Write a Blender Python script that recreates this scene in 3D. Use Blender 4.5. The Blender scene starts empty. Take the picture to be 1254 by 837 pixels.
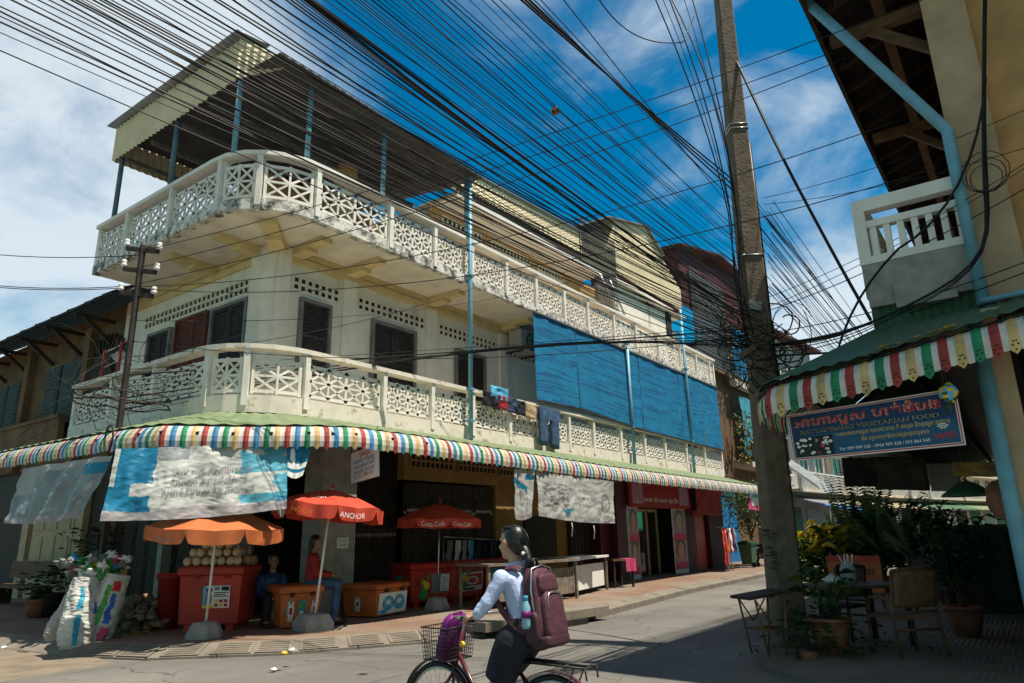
import bpy, math, random
from mathutils import Vector as V, Matrix, noise
rnd = random.Random(11)
SC = bpy.context.scene
COL = SC.collection
rad = math.radians

# ---------------------------------------------------------------- camera model (X runs down the right street, Y down the left one)
F, CX, CY, CH = 852., 627., 418.5, 1.55
_p, _r, _a = rad(15.5), rad(-1.15), rad(36.2)
FH = V((math.cos(_a), math.sin(_a), 0)); RH = V((math.sin(_a), -math.cos(_a), 0)); UP = V((0, 0, 1))
FW = FH*math.cos(_p) + UP*math.sin(_p); _u0 = -FH*math.sin(_p) + UP*math.cos(_p)
CR = RH*math.cos(_r) + _u0*math.sin(_r); CU = -RH*math.sin(_r) + _u0*math.cos(_r)
CAM = V((0, 0, CH))
def ray(x, y): return (FW + CR*((x-CX)/F) - CU*((y-CY)/F)).normalized()
def onz(x, y, z=0.): d = ray(x, y); return CAM + d*((z-CH)/d.z)
def ony(x, y, Y): d = ray(x, y); return CAM + d*(Y/d.y)
def onx(x, y, X): d = ray(x, y); return CAM + d*(X/d.x)
def onp(x, y, o, n): d = ray(x, y); return CAM + d*((V(o)-CAM).dot(V(n))/d.dot(V(n)))
def ond(x, y, dist): d = ray(x, y); return CAM + d*(dist/math.hypot(d.x, d.y))
def onl(x, y, px, py): d = ray(x, y); return CH + d.z*math.hypot(px, py)/math.hypot(d.x, d.y)

cam = bpy.data.cameras.new('camera'); co = bpy.data.objects.new('camera', cam); COL.objects.link(co)
cam.sensor_width = 36; cam.lens = F/1254*36; cam.clip_start = .05; cam.clip_end = 5000
m = Matrix((CR, CU, -FW)).transposed().to_4x4(); m.translation = CAM; co.matrix_world = m
SC.camera = co
SC.view_settings.view_transform = 'Standard'; SC.view_settings.look = 'None'; SC.view_settings.gamma = 1
SC.view_settings.exposure = 0.56
SC.cycles.max_bounces = 6; SC.cycles.diffuse_bounces = 3; SC.cycles.glossy_bounces = 2; SC.cycles.transparent_max_bounces = 8
SC.cycles.use_denoising = True

# ---------------------------------------------------------------- sun and sky
SDIR = V((.10, -.37, 1)).normalized()          # towards the sun
sun = bpy.data.lights.new('sun', 'SUN'); sun.energy = 4.9; sun.angle = rad(.53); sun.color = (1, .91, .77)
so = bpy.data.objects.new('sun', sun); COL.objects.link(so); so.location = (0, 0, 40)
so.rotation_euler = SDIR.to_track_quat('Z', 'Y').to_euler()
W = bpy.data.worlds.new('World'); SC.world = W; W.use_nodes = True
def world():
    nt = W.node_tree; N = nt.nodes; L = nt.links; N.clear()
    out = N.new('ShaderNodeOutputWorld'); bg = N.new('ShaderNodeBackground'); bg.inputs[1].default_value = .042
    sky = N.new('ShaderNodeTexSky'); sky.sky_type = 'NISHITA'; sky.sun_disc = False
    sky.sun_elevation = math.asin(SDIR.z); sky.sun_rotation = math.atan2(SDIR.x, SDIR.y)
    sky.altitude = 0; sky.air_density = 1.0; sky.dust_density = .25; sky.ozone_density = 3.0
    hs = N.new('ShaderNodeHueSaturation'); hs.inputs['Saturation'].default_value = 1.5; hs.inputs['Value'].default_value = 1.85
    L.new(sky.outputs[0], hs.inputs['Color'])
    tint = N.new('ShaderNodeMix'); tint.data_type = 'RGBA'; tint.blend_type = 'MULTIPLY'; tint.inputs[0].default_value = 1
    L.new(hs.outputs[0], tint.inputs[6]); tint.inputs[7].default_value = (.20, 1.36, 1.04, 1)
    tc = N.new('ShaderNodeTexCoord')
    def dotm(px, py, lo, hi):
        v = N.new('ShaderNodeVectorMath'); v.operation = 'DOT_PRODUCT'; v.inputs[1].default_value = ray(px, py)
        L.new(tc.outputs['Generated'], v.inputs[0])
        r = N.new('ShaderNodeMapRange'); r.interpolation_type = 'SMOOTHSTEP'; r.inputs[1].default_value = lo; r.inputs[2].default_value = hi
        L.new(v.outputs['Value'], r.inputs[0]); return r.outputs[0]
    def mth(op, a, b):
        n = N.new('ShaderNodeMath'); n.operation = op; n.use_clamp = True
        for i, q in enumerate((a, b)):
            if isinstance(q, (int, float)): n.inputs[i].default_value = q
            else: L.new(q, n.inputs[i])
        return n.outputs[0]
    mp = N.new('ShaderNodeMapping'); mp.inputs['Scale'].default_value = (2.6, 2.6, 4.6); mp.inputs['Location'].default_value = (.3, 1.7, .45)
    L.new(tc.outputs['Generated'], mp.inputs[0])
    nz = N.new('ShaderNodeTexNoise'); nz.inputs['Scale'].default_value = 1.5; nz.inputs['Detail'].default_value = 9; nz.inputs['Roughness'].default_value = .58; nz.inputs['Distortion'].default_value = .35
    L.new(mp.outputs[0], nz.inputs['Vector'])
    a = mth('MULTIPLY', dotm(-90, 250, .80, .97), .50)
    b = mth('MULTIPLY', dotm(1010, 260, .965, 1.0), .32)
    c = mth('MULTIPLY', dotm(745, 20, .965, 1.0), .22)
    d = mth('MULTIPLY', dotm(1050, 560, .95, 1.), .34)
    reg = mth('ADD', mth('ADD', a, b), mth('ADD', c, d))
    s = mth('ADD', nz.outputs['Fac'], reg)
    r = N.new('ShaderNodeMapRange'); r.interpolation_type = 'SMOOTHSTEP'; r.inputs[1].default_value = .62; r.inputs[2].default_value = 1.08
    L.new(s, r.inputs[0])
    k = N.new('ShaderNodeMix'); k.data_type = 'RGBA'
    L.new(mth('MULTIPLY', r.outputs[0], .9), k.inputs[0]); L.new(tint.outputs[2], k.inputs[6]); k.inputs[7].default_value = (13.5, 14.8, 15.6, 1)
    # an unseen bright cloud bank behind the camera, added to fill shaded walls
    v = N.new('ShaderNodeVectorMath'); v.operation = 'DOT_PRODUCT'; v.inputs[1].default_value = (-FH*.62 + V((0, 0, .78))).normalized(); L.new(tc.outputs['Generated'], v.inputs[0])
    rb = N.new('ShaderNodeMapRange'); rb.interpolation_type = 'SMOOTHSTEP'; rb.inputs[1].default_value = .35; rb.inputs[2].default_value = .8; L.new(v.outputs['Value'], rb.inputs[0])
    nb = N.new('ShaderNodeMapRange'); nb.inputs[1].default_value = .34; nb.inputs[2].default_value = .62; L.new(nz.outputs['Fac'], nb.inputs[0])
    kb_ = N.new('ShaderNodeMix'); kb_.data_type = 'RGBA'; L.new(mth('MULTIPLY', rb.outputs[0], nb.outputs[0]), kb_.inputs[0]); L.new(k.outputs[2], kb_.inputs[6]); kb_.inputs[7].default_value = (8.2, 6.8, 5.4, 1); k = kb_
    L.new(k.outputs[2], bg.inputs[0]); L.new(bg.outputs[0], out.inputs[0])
world()

# ---------------------------------------------------------------- mesh builder
class MB:
    def __init__(s): s.v = []; s.f = []; s.m = []; s.sm = []
    def add(s, vs, fs, mi=0, smooth=False):
        b = len(s.v); s.v += [V(x) for x in vs]
        for i, f in enumerate(fs):
            s.f.append([b+j for j in f]); s.m.append(mi[i] if isinstance(mi, (list, tuple)) else mi); s.sm.append(smooth)
        return s
    def hexa(s, p, mi=0):      # p: 8 points, bottom ring then top ring
        return s.add(p, [(3, 2, 1, 0), (4, 5, 6, 7), (0, 1, 5, 4), (1, 2, 6, 5), (2, 3, 7, 6), (3, 0, 4, 7)], mi)
    def box(s, x0, y0, z0, x1, y1, z1, mi=0):
        return s.hexa([(x0, y0, z0), (x1, y0, z0), (x1, y1, z0), (x0, y1, z0), (x0, y0, z1), (x1, y0, z1), (x1, y1, z1), (x0, y1, z1)], mi)
    def obox(s, o, ax, ay, az, mi=0):   # oriented box from a corner
        o, ax, ay, az = V(o), V(ax), V(ay), V(az)
        return s.hexa([o, o+ax, o+ax+ay, o+ay, o+az, o+ax+az, o+ax+ay+az, o+ay+az], mi)
    def bar(s, p, q, w, h, mi=0, up=(0, 0, 1)):
        p, q = V(p), V(q); d = (q-p)
        if d.length < 1e-6: return s
        d.normalize(); up = V(up); side = d.cross(up)
        if side.length < 1e-4: side = d.cross(V((1, 0, 0)))
        side.normalize(); u = side.cross(d).normalized()
        a = side*w/2; b = u*h/2
        return s.hexa([p-a-b, p+a-b, p+a+b, p-a+b, q-a-b, q+a-b, q+a+b, q-a+b], mi)
    def tube(s, pts, r, n=6, mi=0, smooth=True, caps=True):
        pts = [V(p) for p in pts]; k = len(pts); rs = r if isinstance(r, (list, tuple)) else [r]*k
        vs = []; prev = None
        for i, p in enumerate(pts):
            d = (pts[min(i+1, k-1)] - pts[max(i-1, 0)]).normalized()
            if prev is None:
                ref = V((0, 0, 1)) if abs(d.z) < .9 else V((1, 0, 0)); x = d.cross(ref).normalized()
            else:
                x = prev - d*prev.dot(d)
                x = x.normalized() if x.length > 1e-5 else d.cross(V((0, 0, 1))).normalized()
            prev = x; y = d.cross(x)
            for j in range(n):
                t = 2*math.pi*j/n; vs.append(p + (x*math.cos(t) + y*math.sin(t))*rs[i])
        fs = [(i*n+j, i*n+(j+1) % n, (i+1)*n+(j+1) % n, (i+1)*n+j) for i in range(k-1) for j in range(n)]
        s.add(vs, fs, mi, smooth)
        if caps: b = len(s.v)-k*n; s.f += [[b+j for j in range(n)][::-1], [b+(k-1)*n+j for j in range(n)]]; s.m += [mi]*2; s.sm += [False]*2
        return s
    def cyl(s, p, q, r, n=12, mi=0, r2=None): return s.tube([p, q], [r, r if r2 is None else r2], n, mi)
    def lathe(s, c, prof, n=14, mi=0, smooth=True, caps=True):
        c = V(c); vs = [c+V((r*math.cos(2*math.pi*j/n), r*math.sin(2*math.pi*j/n), z)) for r, z in prof for j in range(n)]; k = len(prof)
        s.add(vs, [(i*n+j, i*n+(j+1) % n, (i+1)*n+(j+1) % n, (i+1)*n+j) for i in range(k-1) for j in range(n)], mi, smooth)
        if caps: b = len(s.v)-k*n; s.f += [[b+j for j in range(n)][::-1], [b+(k-1)*n+j for j in range(n)]]; s.m += [mi]*2; s.sm += [False]*2
        return s
    def rings(s, rings, mi=0, smooth=True, caps=True):   # loft of equal-length closed rings
        n = len(rings[0]); k = len(rings)
        s.add([p for r in rings for p in r], [(i*n+j, i*n+(j+1) % n, (i+1)*n+(j+1) % n, (i+1)*n+j) for i in range(k-1) for j in range(n)], mi, smooth)
        if caps: b = len(s.v)-k*n; s.f += [[b+j for j in range(n)][::-1], [b+(k-1)*n+j for j in range(n)]]; s.m += [mi]*2; s.sm += [smooth]*2
        return s
    def ell(s, c, rx, ry, rz, n=12, m=8, mi=0, nz=0., seed=0, rot=None):
        c = V(c); vs = []
        for i in range(m+1):
            t = math.pi*i/m
            for j in range(n):
                p = 2*math.pi*j/n; d = V((math.sin(t)*math.cos(p), math.sin(t)*math.sin(p), math.cos(t)))
                k = 1 + nz*noise.noise(d*1.8 + V((seed*3.1, seed*1.7, 0)))
                q = V((d.x*rx*k, d.y*ry*k, d.z*rz*k))
                vs.append(c + (rot @ q if rot else q))
        return s.add(vs, [(i*n+j, (i+1)*n+j, (i+1)*n+(j+1) % n, i*n+(j+1) % n) for i in range(m) for j in range(n)], mi, True)
    def grid(s, fn, nu, nv, mi=0, smooth=True):     # fn(u,v) -> point; mi may be a function of (u,v)
        vs = [fn(i/nu, j/nv) for j in range(nv+1) for i in range(nu+1)]
        fs = [(j*(nu+1)+i, j*(nu+1)+i+1, (j+1)*(nu+1)+i+1, (j+1)*(nu+1)+i) for j in range(nv) for i in range(nu)]
        ms = [mi((i+.5)/nu, (j+.5)/nv) for j in range(nv) for i in range(nu)] if callable(mi) else mi
        return s.add(vs, fs, ms, smooth)
    def prism(s, poly, z0, z1, mi=0):
        n = len(poly)
        a = sum(poly[i][0]*poly[(i+1) % n][1]-poly[(i+1) % n][0]*poly[i][1] for i in range(n))
        if a < 0: poly = poly[::-1]
        s.add([(x, y, z0) for x, y in poly]+[(x, y, z1) for x, y in poly], [tuple(range(n))[::-1], tuple(range(n, 2*n))]+[(i, (i+1) % n, n+(i+1) % n, n+i) for i in range(n)], mi)
        return s
    def quad(s, a, b, c, d, mi=0): return s.add([a, b, c, d], [(0, 1, 2, 3)], mi)
    def leaf(s, p, d, L, w, mi=0, droop=.3, up=(0, 0, 1)):      # a pointed leaf of two bent quads
        p, d = V(p), V(d).normalized(); sd = d.cross(V(up))
        sd = sd.normalized()*w/2 if sd.length > 1e-3 else V((w/2, 0, 0))
        q = p + d*L*.5 + V((0, 0, L*droop*.15)); e = p + d*L - V((0, 0, L*droop))
        return s.add([p, q-sd, q+sd, e], [(0, 1, 3), (0, 3, 2)], mi)
    def build(s, name, mats, parent=None, solid=0.):
        me = bpy.data.meshes.new(name)
        org = root_loc(parent)
        me.from_pydata([v-org for v in s.v], [], s.f)
        if not isinstance(mats, (list, tuple)): mats = [mats]
        for q in mats: me.materials.append(q)
        for i, p in enumerate(me.polygons): p.material_index = min(s.m[i], len(mats)-1); p.use_smooth = s.sm[i]
        me.update()
        o = bpy.data.objects.new(name, me); COL.objects.link(o)
        if parent is not None: o.parent = parent
        if solid: md = o.modifiers.new('thickness', 'SOLIDIFY'); md.thickness = solid
        return o
def root_loc(o):
    p = V((0, 0, 0))
    while o is not None: p = p + V(o.location); o = o.parent
    return p
def tag(o, label, cat, group=None, kind=None):
    if label: o['label'] = label
    if cat: o['category'] = cat
    if group: o['group'] = group
    if kind: o['kind'] = kind
    return o
def thing(name, label, cat, loc=(0, 0, 0), group=None):
    o = bpy.data.objects.new(name, None); o.location = loc; o.empty_display_size = .2; COL.objects.link(o)
    return tag(o, label, cat, group)
def struct(o): o['kind'] = 'structure'; return o
def copy_thing(root, loc, rotz=0, label=None, group=None):
    def cp(o, par):
        c = o.copy(); COL.objects.link(c); c.parent = par
        for ch in [q for q in list(COL.objects) if q.parent == o]: cp(ch, c)
        return c
    r = cp(root, None); r.location = loc; r.rotation_euler = (0, 0, rotz)
    if label: r['label'] = label
    if group: r['group'] = group
    return r
def bez(a, b, c, n=8): a, b, c = V(a), V(b), V(c); return [a*(1-t)**2+b*2*t*(1-t)+c*t*t for t in [i/n for i in range(n+1)]]
def sag(a, b, k, n=10): a, b = V(a), V(b); return [a.lerp(b, i/n)-V((0, 0, 4*k*(i/n)*(1-i/n))) for i in range(n+1)]
def fr(p, q, r):           # frame on a surface: origin p, u towards q, v towards r
    return (V(p), (V(q)-V(p)), (V(r)-V(p)))

# ---------------------------------------------------------------- materials
def mat(name, c, rough=.75, var=.14, scale=5., bump=0., bscale=40., metal=0., dirt=0., dirtc=(.05, .045, .038), dscale=2., streak=False, spec=.35, c2=None, wave=None, alpha=None):
    m = bpy.data.materials.new(name); m.use_nodes = True; nt = m.node_tree; N = nt.nodes; L = nt.links
    b = N['Principled BSDF']; b.inputs['Roughness'].default_value = rough; b.inputs['Metallic'].default_value = metal; b.inputs['Specular IOR Level'].default_value = spec
    tc = N.new('ShaderNodeTexCoord'); o = tc.outputs['Object']
    nz = N.new('ShaderNodeTexNoise'); nz.inputs['Scale'].default_value = scale; nz.inputs['Detail'].default_value = 6; L.new(o, nz.inputs['Vector'])
    mx = N.new('ShaderNodeMix'); mx.data_type = 'RGBA'
    lo = [max(0, x*(1-var*1.6)) for x in c]; hi = [min(1, x*(1+var)) for x in (c2 or c)]
    rg = N.new('ShaderNodeMapRange'); rg.inputs[1].default_value = .3; rg.inputs[2].default_value = .7; L.new(nz.outputs['Fac'], rg.inputs[0])
    L.new(rg.outputs[0], mx.inputs[0]); mx.inputs[6].default_value = (*lo, 1); mx.inputs[7].default_value = (*hi, 1)
    outc = mx.outputs[2]
    if dirt > 0:
        d = N.new('ShaderNodeTexNoise'); d.inputs['Scale'].default_value = dscale; d.inputs['Detail'].default_value = 10; d.inputs['Roughness'].default_value = .72
        if streak:
            mp = N.new('ShaderNodeMapping'); mp.inputs['Scale'].default_value = (1, 1, .12); L.new(o, mp.inputs[0]); L.new(mp.outputs[0], d.inputs['Vector'])
        else: L.new(o, d.inputs['Vector'])
        r2 = N.new('ShaderNodeMapRange'); r2.inputs[1].default_value = .66-.3*dirt; r2.inputs[2].default_value = .76-.2*dirt; L.new(d.outputs['Fac'], r2.inputs[0])
        m2 = N.new('ShaderNodeMix'); m2.data_type = 'RGBA'; L.new(r2.outputs[0], m2.inputs[0]); L.new(outc, m2.inputs[6]); m2.inputs[7].default_value = (*dirtc, 1); outc = m2.outputs[2]
    L.new(outc, b.inputs['Base Color'])
    h = None
    if bump:
        bn = N.new('ShaderNodeTexNoise'); bn.inputs['Scale'].default_value = bscale; bn.inputs['Detail'].default_value = 5; L.new(o, bn.inputs['Vector']); h = bn.outputs['Fac']
    if wave:      # (axis, scale, depth) - corrugation or slats
        wv = N.new('ShaderNodeTexWave'); wv.bands_direction = wave[0]; wv.inputs['Scale'].default_value = wave[1]; L.new(o, wv.inputs['Vector']); h = wv.outputs['Fac']; bump = wave[2]
        if len(wave) > 3: wv.inputs['Distortion'].default_value = wave[3]
    if h is not None:
        bp = N.new('ShaderNodeBump'); bp.inputs['Strength'].default_value = min(1, bump); bp.inputs['Distance'].default_value = .02; L.new(h, bp.inputs['Height']); L.new(bp.outputs[0], b.inputs['Normal'])
    return m
def glass_mat(name, c, rough=.08):
    m = mat(name, c, rough, .05, spec=.6); return m
def translucent(m, k=.35):
    nt = m.node_tree; N = nt.nodes; L = nt.links; b = N['Principled BSDF']; out = N['Material Output']
    t = N.new('ShaderNodeBsdfTranslucent'); ms = N.new('ShaderNodeMixShader'); ms.inputs[0].default_value = k
    src = b.inputs['Base Color'].links[0].from_socket; L.new(src, t.inputs[0]); L.new(b.outputs[0], ms.inputs[1]); L.new(t.outputs[0], ms.inputs[2]); L.new(ms.outputs[0], out.inputs[0])
    return m
M = dict(
 white=mat('white_paint', (.80, .76, .69), .6, .06, 3, .12, 60, dirt=.16, dirtc=(.30, .25, .19), dscale=3.2),
 white_moldy=mat('moldy_white_concrete', (.78, .75, .68), .8, .1, 4, .3, 50, dirt=.74, dirtc=(.06, .055, .047), dscale=5.0),
 white_worn=mat('worn_white_concrete', (.78, .72, .62), .8, .1, 3, .2, 50, dirt=.40, dirtc=(.28, .20, .13), dscale=3),
 white_rail=mat('white_rail_paint', (.80, .765, .69), .65, .1, 3, dirt=.32, dirtc=(.33, .29, .24), dscale=6),
 soffit=mat('dirty_soffit', (.74, .67, .56), .85, .1, 2, dirt=.22, dirtc=(.42, .36, .28), dscale=1.5),
 wallw=mat('offwhite_wall', (.79, .725, .61), .8, .07, 2.5, .1, 40, dirt=.30, dirtc=(.46, .41, .32), dscale=2, streak=True),
 yellow=mat('yellow_paint', (.66, .52, .26), .8, .08, 3, dirt=.15, dirtc=(.45, .34, .18)),
 ochre=mat('ochre_wall', (.34, .20, .065), .85, .15, 2, .1, dirt=.3, dirtc=(.2, .13, .06), streak=True),
 orangew=mat('orange_wall', (.55, .34, .15), .85, .12, 2, dirt=.3, dirtc=(.36, .22, .1), streak=True),
 tan=mat('tan_plaster', (.45, .32, .195), .85, .14, 2.2, .15, 30, dirt=.34, dirtc=(.40, .29, .18), dscale=2.2, streak=True),
 orangeplaster=mat('orange_plaster', (.48, .27, .11), .85, .16, 2.2, .15, 30, dirt=.42, dirtc=(.40, .24, .10), dscale=1.6),
 dark=mat('black_and_opening_shade', (.02, .018, .016), .9, .3),  # near-black painted as shade inside holes and shop openings; plain black parts too
 shutter=mat('dark_shutter', (.045, .04, .04), .6, .3, 8, wave=('Z', 9, .6)),
 shutterframe=mat('grey_frame', (.19, .18, .17), .7, .2),
 redshutter=mat('red_brown_shutter', (.16, .045, .035), .6, .2, 8, wave=('Z', 9, .6)),
 bluepipe=mat('blue_painted_steel', (.16, .36, .46), .5, .12, 5, dirt=.2, dirtc=(.10, .2, .25), metal=.1),
 bluegrey=mat('bluegrey_steel', (.10, .17, .22), .5, .15, 5),
 cream=mat('cream_corrugated', (.76, .655, .44), .55, .08, 2, dirt=.15, dirtc=(.5, .43, .26), wave=('DIAGONAL', 6, .5)),
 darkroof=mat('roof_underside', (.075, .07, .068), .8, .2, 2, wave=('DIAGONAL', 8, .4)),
 greyroof=mat('grey_sheet', (.25, .25, .25), .5, .12, 2, metal=.3),
 greenroof=mat('green_roof_sheet', (.17, .225, .115), .6, .2, 2, dirt=.3, dirtc=(.11, .13, .075)),
 greenroof2=mat('dark_green_roof_sheet', (.055, .125, .07), .6, .12, 2, dirt=.2, dirtc=(.06, .09, .06)),
 blind=mat('blue_slat_blind', (.006, .235, .47), .55, .12, 2.2, wave=('Z', 11, .8, .6), dirt=.34, dirtc=(.012, .17, .36), dscale=1.2),
 bluetarp=mat('blue_tarp', (.02, .17, .45), .45, .15, 3, .4, 6),
 maroon=mat('maroon_sheet', (.085, .022, .022), .6, .15, 2, wave=('DIAGONAL', 6, .5)),
 mesh=mat('grey_mesh_metal', (.16, .16, .155), .6, .2),
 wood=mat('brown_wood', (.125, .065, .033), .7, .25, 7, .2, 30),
 woodgrey=mat('grey_wood', (.22, .18, .14), .8, .25, 7, .2, 30),
 darkwood=mat('dark_wood', (.038, .024, .017), .7, .3, 6, .2, 30),
 brownwall=mat('old_brown_wall', (.15, .085, .042), .85, .25, 1.6, .15, dirt=.35, dirtc=(.07, .045, .03), streak=True),
 tile=mat('old_roof_tile', (.026, .020, .018), .85, .3, 9, .3, 18),
 shuttergrey=mat('bluegrey_shutter', (.06, .08, .082), .7, .2, 6, wave=('Z', 9, .6)),
 black=mat('black_rubber', (.012, .012, .013), .5, .2),
 cable=mat('black_cable', (.004, .004, .005), .55, .1),
 chrome=mat('steel', (.5, .5, .5), .3, .1, metal=.9),
 concrete=mat('pole_concrete', (.145, .115, .085), .9, .2, 6, .5, 22, dirt=.3, dirtc=(.09, .075, .06), dscale=4),
 concretegrey=mat('grey_concrete', (.33, .31, .28), .9, .15, 5, .3, 30, dirt=.2, dirtc=(.2, .18, .16)),
 rust=mat('rusty_steel', (.035, .022, .020), .7, .3, 8, .2),
 ceramic=mat('white_ceramic', (.8, .79, .76), .25, .04),
 red=mat('red_paint', (.48, .030, .018), .45, .12, 4, dirt=.12, dirtc=(.25, .02, .015)),
 redplastic=mat('red_plastic', (.46, .040, .024), .5, .22, 2.5, .25, 14, dirt=.34, dirtc=(.20, .045, .03), dscale=4),
 orangeplastic=mat('orange_plastic', (.54, .125, .028), .5, .22, 2.5, .25, 14, dirt=.34, dirtc=(.24, .085, .04), dscale=4),
 orangecloth=mat('orange_cloth', (.64, .18, .06), .75, .1, 4, dirt=.12, dirtc=(.5, .17, .06)),
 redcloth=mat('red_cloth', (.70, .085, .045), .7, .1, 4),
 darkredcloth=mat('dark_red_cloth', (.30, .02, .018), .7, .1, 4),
 skin=mat('skin', (.46, .27, .17), .55, .06, 8),
 skindark=mat('skin_tanned', (.30, .16, .10), .55, .06, 8),
 hair=mat('black_hair', (.007, .006, .006), .36, .3, 60, .15, 120, spec=.5),
 shirt=mat('white_shirt', (.44, .53, .76), .75, .06, 12, .6, 18),
 navy=mat('navy_cloth', (.010, .012, .022), .8, .25, 14, .3, 30),
 plum=mat('plum_nylon', (.078, .026, .040), .6, .15, 14, .3, 60),
 plumdark=mat('dark_plum_nylon', (.05, .018, .028), .6, .15, 14),
 purple=mat('purple_bag', (.15, .012, .15), .5, .15, 8, .2, 20),
 maroonpaint=mat('maroon_enamel', (.09, .018, .025), .3, .1, spec=.6),
 leaf=mat('green_leaf', (.055, .12, .022), .5, .4, 9, spec=.4),
 leafdark=mat('dark_leaf', (.02, .05, .015), .5, .4, 9, spec=.4),
 leafyel=mat('yellow_leaf', (.42, .33, .02), .5, .3, 9, spec=.4),
 leafdry=mat('dry_straw_leaf', (.38, .27, .07), .8, .3, 12),
 terracotta=mat('terracotta', (.26, .10, .06), .8, .2, 6),
 s_white=mat('stripe_white', (.74, .71, .67), .6, .1, 6, dirt=.34, dirtc=(.45, .42, .38)),
 s_red=mat('stripe_red', (.42, .06, .05), .6, .3, 3, dirt=.22, dirtc=(.34, .14, .11)),
 s_blue=mat('stripe_blue', (.06, .27, .52), .6, .3, 3, dirt=.22, dirtc=(.22, .34, .46)),
 s_green=mat('stripe_green', (.025, .28, .13), .6, .3, 3, dirt=.22, dirtc=(.16, .28, .17)),
 s_yellow=mat('stripe_yellow', (.70, .50, .21), .6, .25, 3, dirt=.22, dirtc=(.46, .34, .18)),
 txt_black=mat('black_ink', (.02, .02, .022), .7, .05), txt_white=mat('white_ink', (.85, .85, .84), .6, .03),
 txt_red=mat('red_ink', (.50, .03, .03), .6, .05), txt_yellow=mat('yellow_ink', (.75, .48, .05), .6, .05), txt_orange=mat('orange_ink', (.70, .22, .05), .6, .05),
 txt_blue=mat('blue_ink', (.03, .12, .45), .6, .05), txt_grey=mat('grey_ink', (.22, .22, .22), .7, .05),
 signblue=mat('sign_blue', (.010, .038, .12), .5, .15, 3), signbluel=mat('sign_light_blue', (.016, .085, .18), .5, .1),
 paper=mat('white_paper', (.74, .74, .71), .7, .06, 8, dirt=.1, dirtc=(.5, .48, .45)), pink=mat('pink_cloth', (.55, .07, .17), .7, .12, 5),
 teal=mat('teal_print', (.02, .27, .40), .6, .2, 9), greenprint=mat('green_print', (.06, .30, .06), .6, .25, 14), skyblue=mat('sky_blue_print', (.10, .42, .66), .6, .25, 7),
 tarpgrey=mat('grey_tarp', (.29, .32, .33), .5, .15, 3, .35, 7, dirt=.25, dirtc=(.28, .28, .27), dscale=3), tarpwhite=mat('white_tarp', (.54, .56, .54), .5, .1, 3, .4, 6, dirt=.22, dirtc=(.48, .47, .43), dscale=4),
 tarpblue=mat('blue_printed_tarp', (.015, .20, .36), .45, .2, 4, .35, 6), tarphem=mat('grey_hem', (.30, .28, .29), .6, .15, 6), tarpcyan=mat('cyan_printed_tarp', (.10, .40, .54), .5, .15, 4),
 tarplight=mat('cloud_white_print', (.75, .76, .72), .5, .06, 6),
 sack=mat('white_sack', (.52, .51, .48), .45, .16, 8, 1.0, 14, dirt=.2, dirtc=(.36, .33, .28), dscale=7), sackgrey=mat('grey_sack', (.40, .37, .33), .5, .2, 8, .5, 20, dirt=.35, dirtc=(.2, .17, .14), dscale=7),
 coconut=mat('peeled_coconut', (.66, .48, .30), .75, .18, 16, .4, 40), husk=mat('coconut_husk', (.24, .15, .085), .9, .35, 14, .5, 25),
 creamdoor=mat('cream_door', (.42, .34, .21), .75, .12, 4, dirt=.2, dirtc=(.25, .2, .12)),
 salon=mat('magenta_wall', (.085, .009, .03), .6, .15, 3), salonpost=mat('salon_poster', (.42, .18, .30), .5, .3, 9),
 glass=mat('dark_glass', (.02, .024, .026), .08, .1, spec=.7), brick=mat('brick_red', (.30, .11, .06), .85, .2, 8, .2),
 jean=mat('blue_denim', (.05, .10, .19), .8, .3, 6, .2, 30), jeandark=mat('dark_denim', (.025, .05, .11), .8, .3, 6),
 rattan=mat('rattan', (.17, .085, .04), .6, .25, 12, .4, 40), pinkseat=mat('pink_wall_panel', (.30, .12, .15), .7, .1, 4), orangesign=mat('orange_sign', (.42, .12, .035), .6, .15, 5),
 bluebright=mat('bright_blue_awning', (.015, .20, .62), .5, .12, 3, .3, 8), farcream=mat('far_cream_wall', (.62, .53, .42), .8, .1, 1), farwhite=mat('far_white_wall', (.68, .66, .62), .8, .1, 1), fargrey=mat('far_grey_wall', (.36, .36, .35), .8, .12, 1),
)
LEAFS = [M['leaf'], M['leafdark'], M['leafyel'], M['leafdry']]
for k_ in ('leaf', 'leafyel', 'orangecloth', 'redcloth', 'tarpwhite', 'tarpcyan', 'tarpblue', 'bluetarp', 'bluebright', 'blind', 's_white', 's_red', 's_blue', 's_green', 's_yellow', 'tarpgrey'): translucent(M[k_], .22)

def lettering(txt, o, ux, uy, height, m, parent, name='lettering', center=False, width=None, fn=None, thick=.0, bold=0.):
    """text as a mesh: o = left baseline point, ux/uy = directions; fn maps (x, y) to a surface point instead"""
    cu = bpy.data.curves.new('t', 'FONT'); cu.body = txt; cu.size = 1.; cu.resolution_u = 2; cu.offset = bold
    if center: cu.align_x = 'CENTER'
    ob = bpy.data.objects.new('t', cu); COL.objects.link(ob); dg = bpy.context.evaluated_depsgraph_get()
    me = bpy.data.meshes.new_from_object(ob.evaluated_get(dg)); bpy.data.objects.remove(ob); bpy.data.curves.remove(cu)
    if len(me.vertices) == 0: return None
    xs = [v.co.x for v in me.vertices]; w = max(xs)-min(xs)
    sx = height*1.38; sy = height*1.38
    if width: sx = width/max(w, 1e-4)
    o, ux, uy = V(o), V(ux).normalized(), V(uy).normalized(); org = root_loc(parent)
    for v in me.vertices:
        x, y = v.co.x*sx, v.co.y*sy
        v.co = (fn(x, y) if fn else o+ux*x+uy*y) - org
    me.materials.append(m); me.name = name
    q = bpy.data.objects.new(name, me); COL.objects.link(q)
    if parent is not None: q.parent = parent
    return q
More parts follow.
